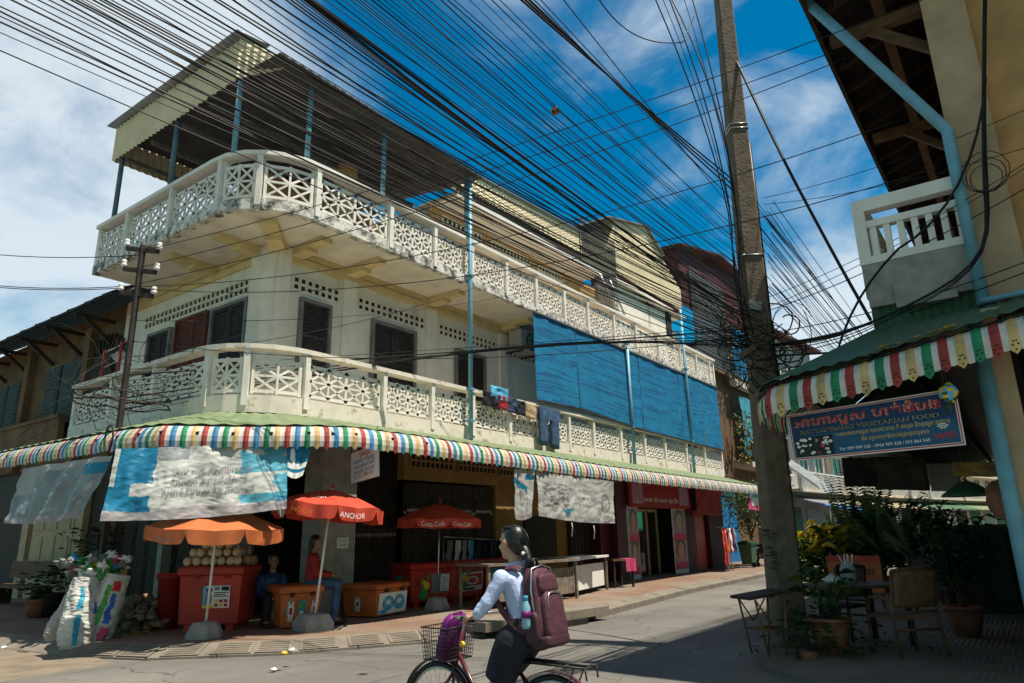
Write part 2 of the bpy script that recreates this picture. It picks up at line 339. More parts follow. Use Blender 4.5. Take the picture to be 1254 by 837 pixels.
# ================================================================ GROUND
def ground_mats():
    def base(name): 
        m = bpy.data.materials.new(name); m.use_nodes = True; return m, m.node_tree.nodes, m.node_tree.links
    def noise_(N, L, o, s, d=6, r=.6):
        n = N.new('ShaderNodeTexNoise'); n.inputs['Scale'].default_value = s; n.inputs['Detail'].default_value = d; n.inputs['Roughness'].default_value = r; L.new(o, n.inputs['Vector']); return n.outputs['Fac']
    def rng(N, L, i, a, b, c=0., d=1.):
        r = N.new('ShaderNodeMapRange'); r.inputs[1].default_value = a; r.inputs[2].default_value = b; r.inputs[3].default_value = c; r.inputs[4].default_value = d; L.new(i, r.inputs[0]); return r.outputs[0]
    def mix(N, L, f, a, b):
        k = N.new('ShaderNodeMix'); k.data_type = 'RGBA'
        L.new(f, k.inputs[0]) if not isinstance(f, float) else setattr(k.inputs[0], 'default_value', f)
        for i, q in ((6, a), (7, b)):
            if isinstance(q, tuple): k.inputs[i].default_value = (*q, 1)
            else: L.new(q, k.inputs[i])
        return k.outputs[2]
    # asphalt
    m, N, L = base('dusty_asphalt'); b = N['Principled BSDF']; b.inputs['Roughness'].default_value = .88; b.inputs['Specular IOR Level'].default_value = .25
    o = N.new('ShaderNodeTexCoord').outputs['Object']
    c = mix(N, L, rng(N, L, noise_(N, L, o, .35, 5), .35, .65), (.085, .082, .075), (.165, .158, .142))
    c = mix(N, L, rng(N, L, noise_(N, L, o, 55, 3, .7), .45, .75), c, (.25, .24, .215))
    c = mix(N, L, rng(N, L, noise_(N, L, o, 1.3, 8, .75), .6, .72, 0, .8), c, (.055, .052, .046))
    mp = N.new('ShaderNodeMapping'); mp.inputs['Rotation'].default_value = (0, 0, rad(-8)); mp.inputs['Scale'].default_value = (.12, 1.6, 1); L.new(o, mp.inputs[0])
    c = mix(N, L, rng(N, L, noise_(N, L, mp.outputs[0], .9, 5), .5, .72, 0, .45), c, (.10, .095, .085))
    vo = N.new('ShaderNodeTexVoronoi'); vo.feature = 'DISTANCE_TO_EDGE'; vo.inputs['Scale'].default_value = .33
    dn = N.new('ShaderNodeTexNoise'); dn.inputs['Scale'].default_value = .8; dn.inputs['Detail'].default_value = 6; L.new(o, dn.inputs['Vector'])
    va = N.new('ShaderNodeVectorMath'); va.operation = 'MULTIPLY_ADD'; va.inputs[1].default_value = (1.6, 1.6, 0); L.new(dn.outputs['Color'], va.inputs[0]); L.new(o, va.inputs[2]); L.new(va.outputs[0], vo.inputs['Vector'])
    c = mix(N, L, rng(N, L, vo.outputs['Distance'], .0, .006, .7, 0.), c, (.05, .045, .04))
    L.new(c, b.inputs['Base Color'])
    bp = N.new('ShaderNodeBump'); bp.inputs['Strength'].default_value = .45; bp.inputs['Distance'].default_value = .01; L.new(noise_(N, L, o, 70, 4), bp.inputs['Height']); L.new(bp.outputs[0], b.inputs['Normal'])
    M['asphalt'] = m
    # pavement tiles, terracotta and dusty
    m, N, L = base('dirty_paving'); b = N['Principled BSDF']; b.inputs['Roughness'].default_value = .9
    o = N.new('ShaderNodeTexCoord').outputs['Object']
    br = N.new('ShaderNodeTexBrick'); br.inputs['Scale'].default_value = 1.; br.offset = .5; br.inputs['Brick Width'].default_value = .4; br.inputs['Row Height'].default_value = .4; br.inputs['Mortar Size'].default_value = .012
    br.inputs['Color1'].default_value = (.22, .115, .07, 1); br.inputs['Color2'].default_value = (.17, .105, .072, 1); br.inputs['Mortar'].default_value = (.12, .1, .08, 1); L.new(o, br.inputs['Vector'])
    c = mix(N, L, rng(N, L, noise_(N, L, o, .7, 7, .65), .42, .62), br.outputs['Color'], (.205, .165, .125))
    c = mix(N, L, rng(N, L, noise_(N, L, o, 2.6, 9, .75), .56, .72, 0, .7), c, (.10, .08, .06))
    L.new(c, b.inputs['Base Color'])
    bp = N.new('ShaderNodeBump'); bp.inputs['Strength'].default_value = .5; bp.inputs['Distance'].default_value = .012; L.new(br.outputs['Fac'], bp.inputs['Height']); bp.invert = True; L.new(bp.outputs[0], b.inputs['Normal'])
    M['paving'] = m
    m, N, L = base('ridged_concrete_paving'); b = N['Principled BSDF']; b.inputs['Roughness'].default_value = .92
    o = N.new('ShaderNodeTexCoord').outputs['Object']
    ck = N.new('ShaderNodeTexChecker'); ck.inputs['Scale'].default_value = 1.6; L.new(o, ck.inputs['Vector'])
    wx = N.new('ShaderNodeTexWave'); wx.bands_direction = 'X'; wx.inputs['Scale'].default_value = 4.8; L.new(o, wx.inputs['Vector'])
    wy = N.new('ShaderNodeTexWave'); wy.bands_direction = 'Y'; wy.inputs['Scale'].default_value = 4.8; L.new(o, wy.inputs['Vector'])
    h = N.new('ShaderNodeMix'); h.data_type = 'FLOAT'; L.new(ck.outputs['Fac'], h.inputs[0]); L.new(wx.outputs['Fac'], h.inputs[2]); L.new(wy.outputs['Fac'], h.inputs[3])
    c = mix(N, L, rng(N, L, noise_(N, L, o, .9, 7), .4, .62), (.12, .105, .085), (.19, .165, .135))
    c = mix(N, L, rng(N, L, h.outputs[0], .1, .4, .28, 0), c, (.11, .09, .07))
    L.new(c, b.inputs['Base Color'])
    bp = N.new('ShaderNodeBump'); bp.inputs['Strength'].default_value = .7; bp.inputs['Distance'].default_value = .015; L.new(h.outputs[0], bp.inputs['Height']); L.new(bp.outputs[0], b.inputs['Normal'])
    M['ridged'] = m
    M['kerb'] = mat('kerb_concrete', (.20, .175, .14), .9, .2, 2.5, .4, 25, dirt=.35, dirtc=(.11, .09, .07), dscale=2.5)
    M['slot'] = mat('dirt_filled_slot', (.10, .085, .065), .95, .2, 6)
    M['dirtg'] = mat('dusty_earth', (.20, .165, .12), .95, .2, 3, .5, 30, dirt=.3, dirtc=(.14, .11, .08), dscale=3)
ground_mats()
SW = .15
road = MB(); road.grid(lambda u, v: V((-300+900*u, -400+900*v, 0)), 6, 6); struct(road.build('road', M['asphalt']))
KERB = [(3.9, 60), (4.35, 19), (4.6, 14), (4.75, 11.6), (5.25, 10.1), (6.5, 8.75), (8.25, 7.75), (9.3, 7.4), (12.3, 7.05), (17.7, 7.6), (27, 7.95), (42, 8.6), (75, 9.6)]
def off_poly(P, d):
    out = []
    for i, p in enumerate(P):
        a = V((*P[max(i-1, 0)], 0)); b = V((*P[min(i+1, len(P)-1)], 0)); t = (b-a).normalized(); n = V((-t.y, t.x, 0)); out.append((p[0]+n.x*d, p[1]+n.y*d))
    return out
KIN = off_poly(KERB, .34)
KZ = [.02, .02, .02, .025, .03, .035, .04, .10, .11, .11, .11, .11, .11]
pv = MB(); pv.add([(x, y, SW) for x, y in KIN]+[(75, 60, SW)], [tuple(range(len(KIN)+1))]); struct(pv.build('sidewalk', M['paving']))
kb = MB(); r_ = random.Random(3)
for i in range(len(KERB)-1):
    a, b, c, d = V((*KERB[i], 0)), V((*KERB[i+1], 0)), V((*KIN[i+1], 0)), V((*KIN[i], 0)); n = max(1, int((b-a).length/.9)); n = min(n, 40)
    for k in range(n):
        t0, t1 = (k+.008)/n, (k+.992)/n; z = SW+.004+r_.uniform(-.006, .008); z0 = KZ[i]+(KZ[i+1]-KZ[i])*t0
        p, q, s, w = a.lerp(b, t0), a.lerp(b, t1), d.lerp(c, t1), d.lerp(c, t0)
        kb.hexa([p+V((0, 0, -.05)), q+V((0, 0, -.05)), s+V((0, 0, -.05)), w+V((0, 0, -.05)), p+V((0, 0, z0)), q+V((0, 0, z0)), s+V((0, 0, z)), w+V((0, 0, z))])
struct(kb.build('kerb', M['kerb']))
# slotted drain covers in the kerb round the corner
def kerb_pt(L):      # point and frame on the sloping kerb, L metres along its corner part
    for i in range(3, 7):
        a, b = V((*KERB[i], KZ[i])), V((*KERB[i+1], KZ[i+1])); c, d = V((*KIN[i], SW)), V((*KIN[i+1], SW)); l = (b-a).length
        if L <= l: return a.lerp(b, L/l), c.lerp(d, L/l), (b-a).normalized()
        L -= l
    return a.lerp(b, 1), c.lerp(d, 1), (b-a).normalized()
for i, (l0, w) in enumerate([(.45, .55), (1.05, .55), (1.75, .5), (2.4, .55), (3.0, .5), (3.6, .55), (4.3, .5), (4.9, .5)]):
    p, q, t = kerb_pt(l0); dn = (q-p); up = t.cross(dn).normalized(); up = up if up.z > 0 else -up; g = MB()
    g.obox(p+dn*.05+up*.004, t*w, dn*.9, up*.012)
    for k in range(5): g.obox(p+dn*(.14+k*.16)+t*.05+up*.0165, t*(w-.1), dn*.055, up*.003, 1)
    tag(g.build('drain_cover', [M['kerb'], M['slot']]), 'slotted concrete drain cover set in the kerb at the market corner', 'drain cover', 'drain covers in the corner kerb')
# drain inlet block beyond the cyclist
g = MB(); g.prism([(9.0, 7.2), (12.1, 6.75), (12.2, 7.3), (9.1, 7.9)], .10, .24); g.prism([(9.25, 7.12), (11.4, 6.80), (11.45, 7.4), (9.3, 7.8)], .0, .098, 1)
tag(g.build('drain_inlet', [M['kerb'], M['dark']]), 'raised concrete slab over a dark drain opening, behind the cyclist', 'drain inlet')
# dirt apron left of the corner
g = MB(); g.grid(lambda u, v: V((3.0+u*1.9+.3*math.sin(v*7), 10.2+v*14, .0 if min(u, v, 1-v) < .02 else .006+.02*u+.008*math.sin(v*9+u*5))), 8, 10); struct(g.build('dirt_apron', M['dirtg']))
# pavement on the near side
NEAR = [(75, 3.9), (30, 3.5), (11.2, 3.35), (9.6, 3.25), (8.6, 2.85), (7.95, 2.1), (7.7, .8), (7.6, -14), (75, -14)]
g = MB(); g.prism(NEAR, -.05, .06); struct(g.build('pavement', M['ridged']))

# ================================================================ CORNER SHOPHOUSE
BX, BY, WX, WY, XE, YE, AR = 6.47, 10.46, 8.05, 12.0, 29.3, 16.85, 1.4
D1, R1, D2, R2 = 3.71, 4.93, 7.59, 8.80
def outline(d, n=10):
    P = [(BX+d, YE)]
    c = (BX+AR, BY+AR)
    for i in range(n+1):
        t = math.pi + math.pi/2*i/n; P.append((c[0]+(AR-d)*math.cos(t), c[1]+(AR-d)*math.sin(t)))
    P.append((XE, BY+d)); return P
L1 = YE-(BY+AR); LA = AR*math.pi/2; L2 = XE-(BX+AR); LT = L1+LA+L2
def path(s, d=0.):
    if s <= L1: return V((BX+d, YE-s, 0))
    if s <= L1+LA:
        t = math.pi+(s-L1)/AR; return V((BX+AR+(AR-d)*math.cos(t), BY+AR+(AR-d)*math.sin(t), 0))
    return V((BX+AR+s-L1-LA, BY+d, 0))
def s_of_x(X): return L1+LA+X-BX-AR
def s_of_y(Y): return YE-Y
H_ = thing('corner_shophouse', 'long cream corner shophouse with two white lattice balconies curving round its corner', 'shophouse', (WX, WY, 0))
b = MB()
b.box(WX, WY, D1, XE, 18.4, D2)                       # first floor block
b.box(12.7, WY, D2, XE, 18.4, 10.35)
b.build('wall', M['wallw'], H_)
b = MB(); b.box(9.2, 14.2, D2+.2, 12.7, 18.4, 10.5); b.box(10.0, 12.3, D2+.2, 10.4, 12.7, 10.5, 1); b.build('terrace_wall', [M['orangew'], M['orangew']], H_)
b = MB(); b.box(12.705, WY-.03, D2+.16, 22.0, WY-.002, 10.35); b.build('upper_wall', M['orangew'], H_)
# corner column and pilasters
b = MB(); b.prism([(7.95, 12.72), (7.95, 12.25), (8.16, 11.93), (8.40, 11.92), (8.42, 12.2), (8.2, 12.72)], D1, D2-.02); b.build('corner_column', M['wallw'], H_)
for X in (9.86, 12.62, 15.72, 19.3, 23): g = MB(); g.box(X, WY-.06, D1, X+.38, WY-.003, D2-.3); g.build('pilaster', M['wallw'], H_)
# yellow cornice under the upper deck and deck brackets
b = MB(); b.box(8.42, WY-.05, D2-.33, XE, WY-.003, D2-.004); b.box(WX-.05, 12.73, D2-.33, WX-.003, 18.3, D2-.004); b.build('cornice', M['yellow'], H_)
def bracket(p, q, w=.28):
    g = MB(); p, q = V(p), V(q); d = (q-p).normalized(); n = V((-d.y, d.x, 0)); z0, z1 = D2-.30, D2-.003; L = (q-p).length
    for a, z in ((.0, -.26), (.38, -.13), (.76, -.0)):
        pass
    g.obox(p-n*w/2+V((0, 0, -.20)), d*L*.42, n*w, V((0, 0, .197))); g.obox(p-n*w/2+d*L*.42+V((0, 0, -.11)), d*L*.4, n*w, V((0, 0, .107))); g.build('bracket', M['yellow'], H_)
for X in (10.05, 12.8, 15.9, 19.5, 23.2, 26.5): bracket((X, WY-.06, D2), (X, BY+.25, D2))
bracket((8.1, 12.0, D2), (7.05, 10.95, D2), .34); bracket((WX-.06, 14.3, D2), (BX+.25, 14.3, D2)); bracket((WX-.06, 12.55, D2), (BX+.3, 12.55, D2)); bracket((8.55, WY-.06, D2), (8.55, BY+.3, D2))

def sweep(mb, dA, dB, z0, z1, s0=0., s1=LT, n=70, mi=0):
    for i in range(n):
        a, c = s0+(s1-s0)*i/n, s0+(s1-s0)*(i+1)/n
        p, q, r, t = path(a, dA), path(c, dA), path(c, dB), path(a, dB)
        vs = [p+V((0, 0, z0)), q+V((0, 0, z0)), r+V((0, 0, z0)), t+V((0, 0, z0)), p+V((0, 0, z1)), q+V((0, 0, z1)), r+V((0, 0, z1)), t+V((0, 0, z1))]
        mb.hexa(vs, mi)
def lattice(s0, s1, z0, z1, d=.07):
    g = MB(); n = max(1, round((s1-s0)/.72)); cw = (s1-s0)/n; w = .034; zm = (z0+z1)/2
    P = lambda s, z: path(s, d)+V((0, 0, z))
    curved = s1 > L1-.01 and s0 < L1+LA+.01 and not (s1 <= L1+.01 or s0 >= L1+LA-.01)
    for k in range(n):
        a, c = s0+k*cw, s0+(k+1)*cw; mdl = (a+c)/2; no = path(mdl, 0)-path(mdl, 1)
        for p, q in ((P(a, z0), P(mdl, zm)), (P(mdl, zm), P(c, z1)), (P(a, z1), P(mdl, zm)), (P(mdl, zm), P(c, z0)), (P(a, zm), P(mdl, z0)), (P(mdl, z0), P(c, zm)), (P(c, zm), P(mdl, z1)), (P(mdl, z1), P(a, zm)), (P(a, zm), P(mdl, zm)), (P(mdl, zm), P(c, zm)), (P(mdl, z0-.05), P(mdl, z1+.05))): g.bar(p, q, .040, w, 0, no)
        for z in (z0, z1):
            g.bar(P(a, z), P(mdl, z), .06, w, 0, no); g.bar(P(mdl, z), P(c, z), .06, w, 0, no)
        g.bar(P(a, z0-.05), P(a, z1+.05), .06, w, 0, no)
    g.bar(P(s1, z0-.05), P(s1, z1+.05), .06, w, 0, path(s1, 0)-path(s1, 1))
    return g
def balcony(zd, zr, band, posts, mband, capm):
    b = MB(); 
    P = outline(.06); P += [(XE, WY), (WX, WY), (WX, YE)]
    b.prism(P, zd, zd+.14, 1)
    sweep(b, 0, .16, zd-.012, zd+band)
    B = b.build('balcony', [mband, M['soffit']], H_)
    c = MB(); sweep(c, -.05, .21, zr-.085, zr); 
    c.build('rail_cap', capm, B)
    g = MB(); g.box(BX+.01, YE-.12, zd+band, BX+.13, YE-.0, zr-.1); g.build('rail_post', M['white_rail'], B)
    for s in posts:
        p = path(s, 0); q = path(s, .17); t = (path(s+.02, 0)-path(s-.02, 0)).normalized()*.052
        g = MB(); o = p-(q-p)*.12-t; g.obox(o+V((0, 0, zd+band*.35)), t*2, (q-p)*1.24, V((0, 0, zr-.086-zd-band*.35))); g.build('rail_post', M['white_rail'], B)
    ss = [0.02]+list(posts)+[LT-.03]
    for a, c in zip(ss[:-1], ss[1:]):
        if c-a > .35: lattice(a+.11, c-.11, zd+band+.08, zr-.28).build('rail_panel', M['white_rail'], B)
    g = MB(); g.box(XE-.12, BY+.01, zd+band, XE, BY+.15, zr-.1); g.box(XE-.12, BY+.16, zd+band, XE, WY-.01, zr-.1); g.build('rail_post', M['white_rail'], B)
    return B
zm2 = (D2+R2)/2
pu = [s_of_y(onx(x, y, BX).y) for x, y in ((154.5, 278), (208, 250), (267.5, 221))] + [L1+LA*.47, L1+LA] + [s_of_x(ony(x, y, BY).x) for x, y in ((479.6, 272), (533.4, 300), (578.7, 320), (620.7, 340), (657, 359), (691.7, 378), (720.7, 393), (753, 410), (780, 424), (807.6, 437), (834, 446), (853.8, 455), (870, 462))]
pl = [s_of_y(onx(x, y, BX).y) for x, y in ((134, 492), (187, 472), (250.4, 452))] + [L1+LA*.5, L1+LA] + [s_of_x(ony(x, y, BY).x) for x, y in ((471, 487), (530, 500), (579.8, 510), (625, 520), (661, 528), (698, 536), (728, 541), (761.6, 548), (791, 555), (816, 561), (842, 567), (864.6, 572))]
B2 = balcony(D2, R2, .20, pu, M['white_moldy'], M['white'])
B1 = balcony(D1, R1, .30, pl, M['white_worn'], M['white_worn'])
# windows, shutters, vent blocks
def window(plane, a0, a1, z0, z1, shut, leaves=2, fm='shutterframe'):
    f = MB(); s = MB(); t = .07
    def bx(mb, u0, v0, u1, v1, d0, d1, mi=0):
        if plane == 'Y': mb.box(u0, WY-d1, v0, u1, WY-d0, v1, mi)
        else: mb.box(WX-d1, u0, v0, WX-d0, u1, v1, mi)
    for u0, v0, u1, v1 in ((a0-t, z0, a0, z1), (a1, z0, a1+t, z1), (a0-t, z1, a1+t, z1+t), (a0-t, z0-t, a1+t, z0)): bx(f, u0, v0, u1, v1, .002, .10)
    wn = f.build('window', M[fm], H_); w = (a1-a0)/leaves
    for k in range(leaves):
        q = MB(); u0, u1 = a0+k*w+.012, a0+(k+1)*w-.012
        for x in ((u0, u0+.06), (u1-.06, u1)): bx(q, x[0], z0, x[1], z1, .004, .05)
        for z in (z0, (z0+z1)/2-.03, z1-.06): bx(q, u0+.06, z, u1-.06, z+.06, .004, .05)
        zz = z0+.08
        while zz < z1-.1:
            bx(q, u0+.06, zz, u1-.06, zz+.03, .004, .035); zz += .06
        bx(q, u0+.05, z0+.05, u1-.05, z1-.05, .003, .012)
        q.build('shutter', M[shut], wn)
window('Y', 8.76, 9.46, 5.0, 6.47, 'shutter', 1); window('Y', 10.8, 12.15, 5.0, 6.47, 'shutter'); window('Y', 13.8, 14.95, 3.95, 6.36, 'shutter')
window('X', 12.85, 14.1, 5.0, 6.47, 'shutter'); window('X', 14.4, 15.6, 5.0, 6.5, 'redshutter', 2, 'redshutter'); window('X', 15.95, 16.9, 5.0, 6.4, 'shutter')
def vents(plane, a0, a1, z0, z1, rows, cols, off=.0):
    g = MB(); w = (a1-a0)/cols; h = (z1-z0)/rows; Y0 = WY-off
    def pt(a, z, d): return (a, Y0-d, z) if plane == 'Y' else (WX-off-d, a, z)
    def bx(u0, v0, u1, v1, d, mi):
        p0, p1 = pt(u0, v0, 0.002), pt(u1, v1, d); g.box(*[min(x, y) for x, y in zip(p0, p1)], *[max(x, y) for x, y in zip(p0, p1)], mi)
    bx(a0-.03, z0-.03, a1+.03, z1+.03, .012, 0)
    for i in range(cols):
        for j in range(rows):
            u0, u1 = a0+i*w+w*.2, a0+(i+1)*w-w*.2; v0, v1 = z0+j*h+h*.2, z0+(j+1)*h-h*.25
            bx(u0, v0, u1, v1, .016, 1); bx(u0-.012, v1, u1+.012, v1+.02, .05, 0); bx(u0-.012, v0, u0, v1, .035, 0); bx(u1, v0, u1+.012, v1, .035, 0)  # dark boxes painted as the shade of recessed vent holes
    g.build('vent_block', [M['wallw'], M['dark']], H_)
for a0, a1, c in ((8.5, 9.75, 7), (10.3, 12.55, 12), (13.1, 15.55, 13), (16.2, 19.1, 15)): vents('Y', a0, a1, 6.68, 7.0, 2, c); vents('Y', a0+.1, a1-.1, 7.32, 7.46, 1, c)
vents('X', 12.85, 17.3, 6.66, 7.0, 2, 24); vents('X', 12.85, 17.3, 7.32, 7.46, 1, 24)
for a0, a1, c in ((13.2, 14.9, 9), (15.4, 17.4, 11), (17.9, 19.4, 8)): vents('Y', a0, a1, 9.75, 10.15, 2, c, .03)
# terrace roof, fascias, upper storey boxes
g = MB()
g.grid(lambda u, v: V(((6.57 if v < .2 else 6.50)+(12.75-6.57)*u, 10.15+6.45*v, 10.50+.62*v+(.02 if round(u*60) % 2 else 0))), 60, 6, 0, False)
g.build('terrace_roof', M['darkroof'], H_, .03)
g = MB(); N_ = 44
def corr(mb, p, q, za, zb, amp=.022, n=44, mi=0):   # a corrugated sheet standing between two plan points, bottom za, top zb (pairs)
    p, q = V(p), V(q); d = (q-p).normalized(); no = V((-d.y, d.x, 0))
    mb.grid(lambda u, v: p.lerp(q, u)+no*(amp*(1 if round(u*n) % 2 else -1))+V((0, 0, (za[0]+(za[1]-za[0])*u)*(1-v)+(zb[0]+(zb[1]-zb[0])*u)*v)), n, 1, mi, False)
corr(g, (6.46, 16.6, 0), (6.46, 11.4, 0), (10.45, 10.42), (11.36, 11.36), n=60); corr(g, (6.46, 11.4, 0), (6.9, 10.5, 0), (10.42, 10.5), (11.36, 10.75), n=12); corr(g, (6.46, 16.6, 0), (9.2, 16.6, 0), (10.45, 10.45), (11.3, 11.3), n=30)
g.build('cream_fascia', M['cream'], H_, .012)
g = MB(); g.grid(lambda u, v: V((6.28+.75*u, 16.75-5.5*v, 11.37+.10*u)), 4, 1); g.build('top_roof', M['greyroof'], H_, .03)
g = MB(); g.grid(lambda u, v: V((8.2+2.3*u, 11.6+.02*(round(u*40) % 2), 10.65*(1-v)+v*(10.95+.30*math.sin(.25+u*2.7)))), 40, 2, 0, False); g.build('ridge_sheet', M['cream'], H_, .012)
for Y in (16.3, 13.78, 11.4): g = MB(); g.cyl((BX+.08, Y, R2-.02), (BX+.08, Y, 10.46), .055, 10); g.build('roof_post', M['bluegrey' if Y > 12 else 'bluepipe'], H_)
for X in (7.62, 9.66, 12.55): g = MB(); g.cyl((X, BY+.10, R2-.02), (X, BY+.10, 10.52), .055, 10); g.build('roof_post', M['bluepipe'], H_)
for k in range(5):
    Y = 11.4+k*1.2; g = MB(); g.bar((6.6, Y, 10.42), (12.7, Y, 10.42), .06, .10); g.build('roof_purlin', M['mesh'], H_)
# eave and cream parapet of the upper storey
g = MB(); g.box(12.75, 11.05, 10.30, 20.6, 12.5, 10.42); g.build('eave_slab', M['white'], H_)
g = MB(); corr(g, (13.0, 11.2, 0), (19.45, 11.2, 0), (10.72, 10.86), (11.28, 11.62), n=90); g.build('cream_parapet', M['cream'], H_, .012)
g = MB(); g.grid(lambda u, v: V((13.0+6.5*u, 11.12+1.6*v, 11.31+.33*u+.35*v+(.02 if round(u*80) % 2 else 0))), 80, 2); g.build('parapet_roof', M['greyroof'], H_, .02)
g = MB(); g.box(13.0, 11.24, 10.43, 19.4, 11.3, 11.25); g.build('parapet_back', M['darkwood'], H_)
# roof cage of grey mesh
g = MB()
def meshpanel(mb, o, u, v, nu, nv, t=.022):
    o, u, v = V(o), V(u), V(v); no = u.cross(v).normalized()
    for i in range(nu+1): mb.bar(o+u*(i/nu), o+u*(i/nu)+v, t, t, 0, no)
    for j in range(nv+1): mb.bar(o+v*(j/nv), o+v*(j/nv)+u, t, t, 0, no)
meshpanel(g, (19.4, 11.2, 10.3), (2.55, 0, 0), (0, 0, 1.9), 20, 12); meshpanel(g, (19.4, 11.2, 10.3), (0, 1.8, 0), (0, 0, 1.6), 10, 10)
meshpanel(g, (20.3, 11.2, 8.3), (1.65, 0, 0), (0, 0, 1.9), 13, 12)
g.build('roof_cage', M['mesh'], H_)
g = MB(); g.add([(19.2, 11.05, 11.8), (21.4, 11.05, 12.95), (24.8, 11.05, 13.78), (26.3, 11.05, 12.95), (19.2, 15, 11.8), (21.4, 15, 12.95), (24.8, 15, 13.78), (26.3, 15, 12.95)], [(0, 1, 5, 4), (1, 2, 6, 5), (2, 3, 7, 6)]); g.build('cage_roof', M['greyroof'], H_, .05)
g = MB()
g.grid(lambda u, v: V((22.0+6.1*u, 11.2-.018*(1 if round(u*90) % 2 else -1), 10.9*(1-v)+v*(13.0+.75*min(1, u/.47) if u < .47 else 13.75-1.9*(u-.47)/.53))), 90, 1, 0, False); g.grid(lambda u, v: V((22.0, 11.2+4*u, 10.9+2.1*v)), 4, 1)
g.build('cream_box_wall', M['cream'], H_, .012)
g = MB(); g.box(21.9, 11.35, 7.8, 26.5, 12.2, 10.55); g.build('white_annex', M['wallw'], H_)
g = MB(); g.box(21.8, 11.12, 10.56, 28.2, 12.0, 10.66); g.box(26.52, 11.3, 7.8, 27.0, 12, 10.5, 1); g.build('annex_eave', [M['white'], M['dark']], H_)
g = MB(); g.tube([(21.9, 10.8, 8.8), (21.0, 11.0, 10.3)], .04, 6); g.tube([(21.4, 10.8, 8.8), (20.3, 11.0, 10.3)], .04, 6); g.build('stay_bar', M['chrome'], H_)
# downpipes outside the rail
for (xa, ya), (xb, yb), m_ in (((577.5, 215), (574.5, 539), 'bluepipe'), ((766.3, 424.7), (779.2, 571), 'bluepipe'), ((834.5, 378), (849, 580), 'bluepipe')):
    p = ony((xa+xb)/2, (ya+yb)/2, BY-.12); x0, y0 = p.x, p.y; g = MB(); g.cyl((x0, y0, onl(xb, yb, x0, y0)), (x0, y0, onl(xa, ya, x0, y0)), .055, 10)
    for z in (4.1, 4.85, 7.7): g.box(x0-.08, y0-.07, z, x0+.08, y0+.1, z+.05)
    g.build('downpipe', M[m_], H_)
# ground floor
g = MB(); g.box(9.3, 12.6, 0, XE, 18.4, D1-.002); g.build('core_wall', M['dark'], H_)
g = MB(); g.box(14.2, 11.0, 0, 18.75, 11.2, 3.6); g.build('ground_wall', M['ochre'], H_)
g = MB(); g.box(10.95, 11.0, 2.75, 14.2, 11.2, 3.6); g.build('lintel_wall', M['ochre'], H_)
g = MB(); g.box(8.75, 10.95, 0, 9.6, 11.5, 3.6); g.build('grey_pillar', M['concretegrey'], H_)
def slatgate(X0, X1, Y, z1, m_, n, name):
    g = MB(); 
    for k in range(n): x = X0+(X1-X0)*(k+.5)/n; g.bar((x, Y, .17), (x, Y, z1), .045, .03)
    for z in (.2, z1/2, z1-.05): g.bar((X0, Y-.01, z), (X1, Y-.01, z), .03, .05)
    g.box(X0, Y+.04, .15, X1, Y+.07, z1, 1); return g.build(name, [M[m_], M['dark']], H_)
slatgate(9.62, 11.0, 11.25, 3.4, 'darkwood', 22, 'folding_gate')
def panel_doors(X0, X1, Y, z1, n, m_):
    for k in range(n):
        a, c = X0+(X1-X0)*k/n+.01, X0+(X1-X0)*(k+1)/n-.01; g = MB(); g.box(a, Y, .17, c, Y+.05, z1)
        for j in range(4):
            z = .3+j*(z1-.5)/4; g.box(a+.08, Y-.02, z, c-.08, Y-.002, z+(z1-.5)/4-.12)
        g.build('shop_door', M[m_], H_)
panel_doors(11.02, 14.15, 11.06, 2.7, 4, 'darkwood')
for a0, a1 in ((11.1, 12.5), (12.7, 14.1), (14.3, 15.6)):
    g = MB(); g.box(a0, 10.94, 3.0, a1, 10.99, 3.35); n = 9
    for i in range(n):
        for j in range(2): x = a0+(a1-a0)*(i+.2)/n; g.box(x, 10.93, 3.04+j*.16, x+(a1-a0)/n*.6, 10.939, 3.15+j*.16, 1)  # dark squares painted as vent-hole shade
    g.build('vent_block', [M['ochre'], M['dark']], H_)
g = MB(); g.box(15.35, 10.93, .95, 16.85, 10.997, 2.0); g.build('ground_window', M['darkwood'], H_)
for k in range(8):
    pass
g = MB(); g.box(17.5, 10.92, .17, 18.7, 10.997, 2.35); 
for k in range(6): g.box(17.55+k*.19, 10.90, .2, 17.70+k*.19, 10.918, 2.3)
g.build('wooden_door', M['darkwood'], H_)
# left ground floor, dark folding shutters
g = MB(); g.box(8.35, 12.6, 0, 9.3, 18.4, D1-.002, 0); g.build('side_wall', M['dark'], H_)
for k in range(9):
    g = MB(); y = 12.65+k*.62; g.box(8.27, y, .17, 8.33, y+.58, 2.9)
    for j in range(3): g.box(8.255, y+.08, .35+j*.85, 8.268, y+.5, 1.05+j*.85)
    g.build('folding_shutter', M['darkwood'], H_)
for Y in (12.45, 15.3, 18.0): g = MB(); g.box(8.05, Y, 0, 8.3, Y+.2, D1-.003); g.build('side_pillar', M['concretegrey'], H_)
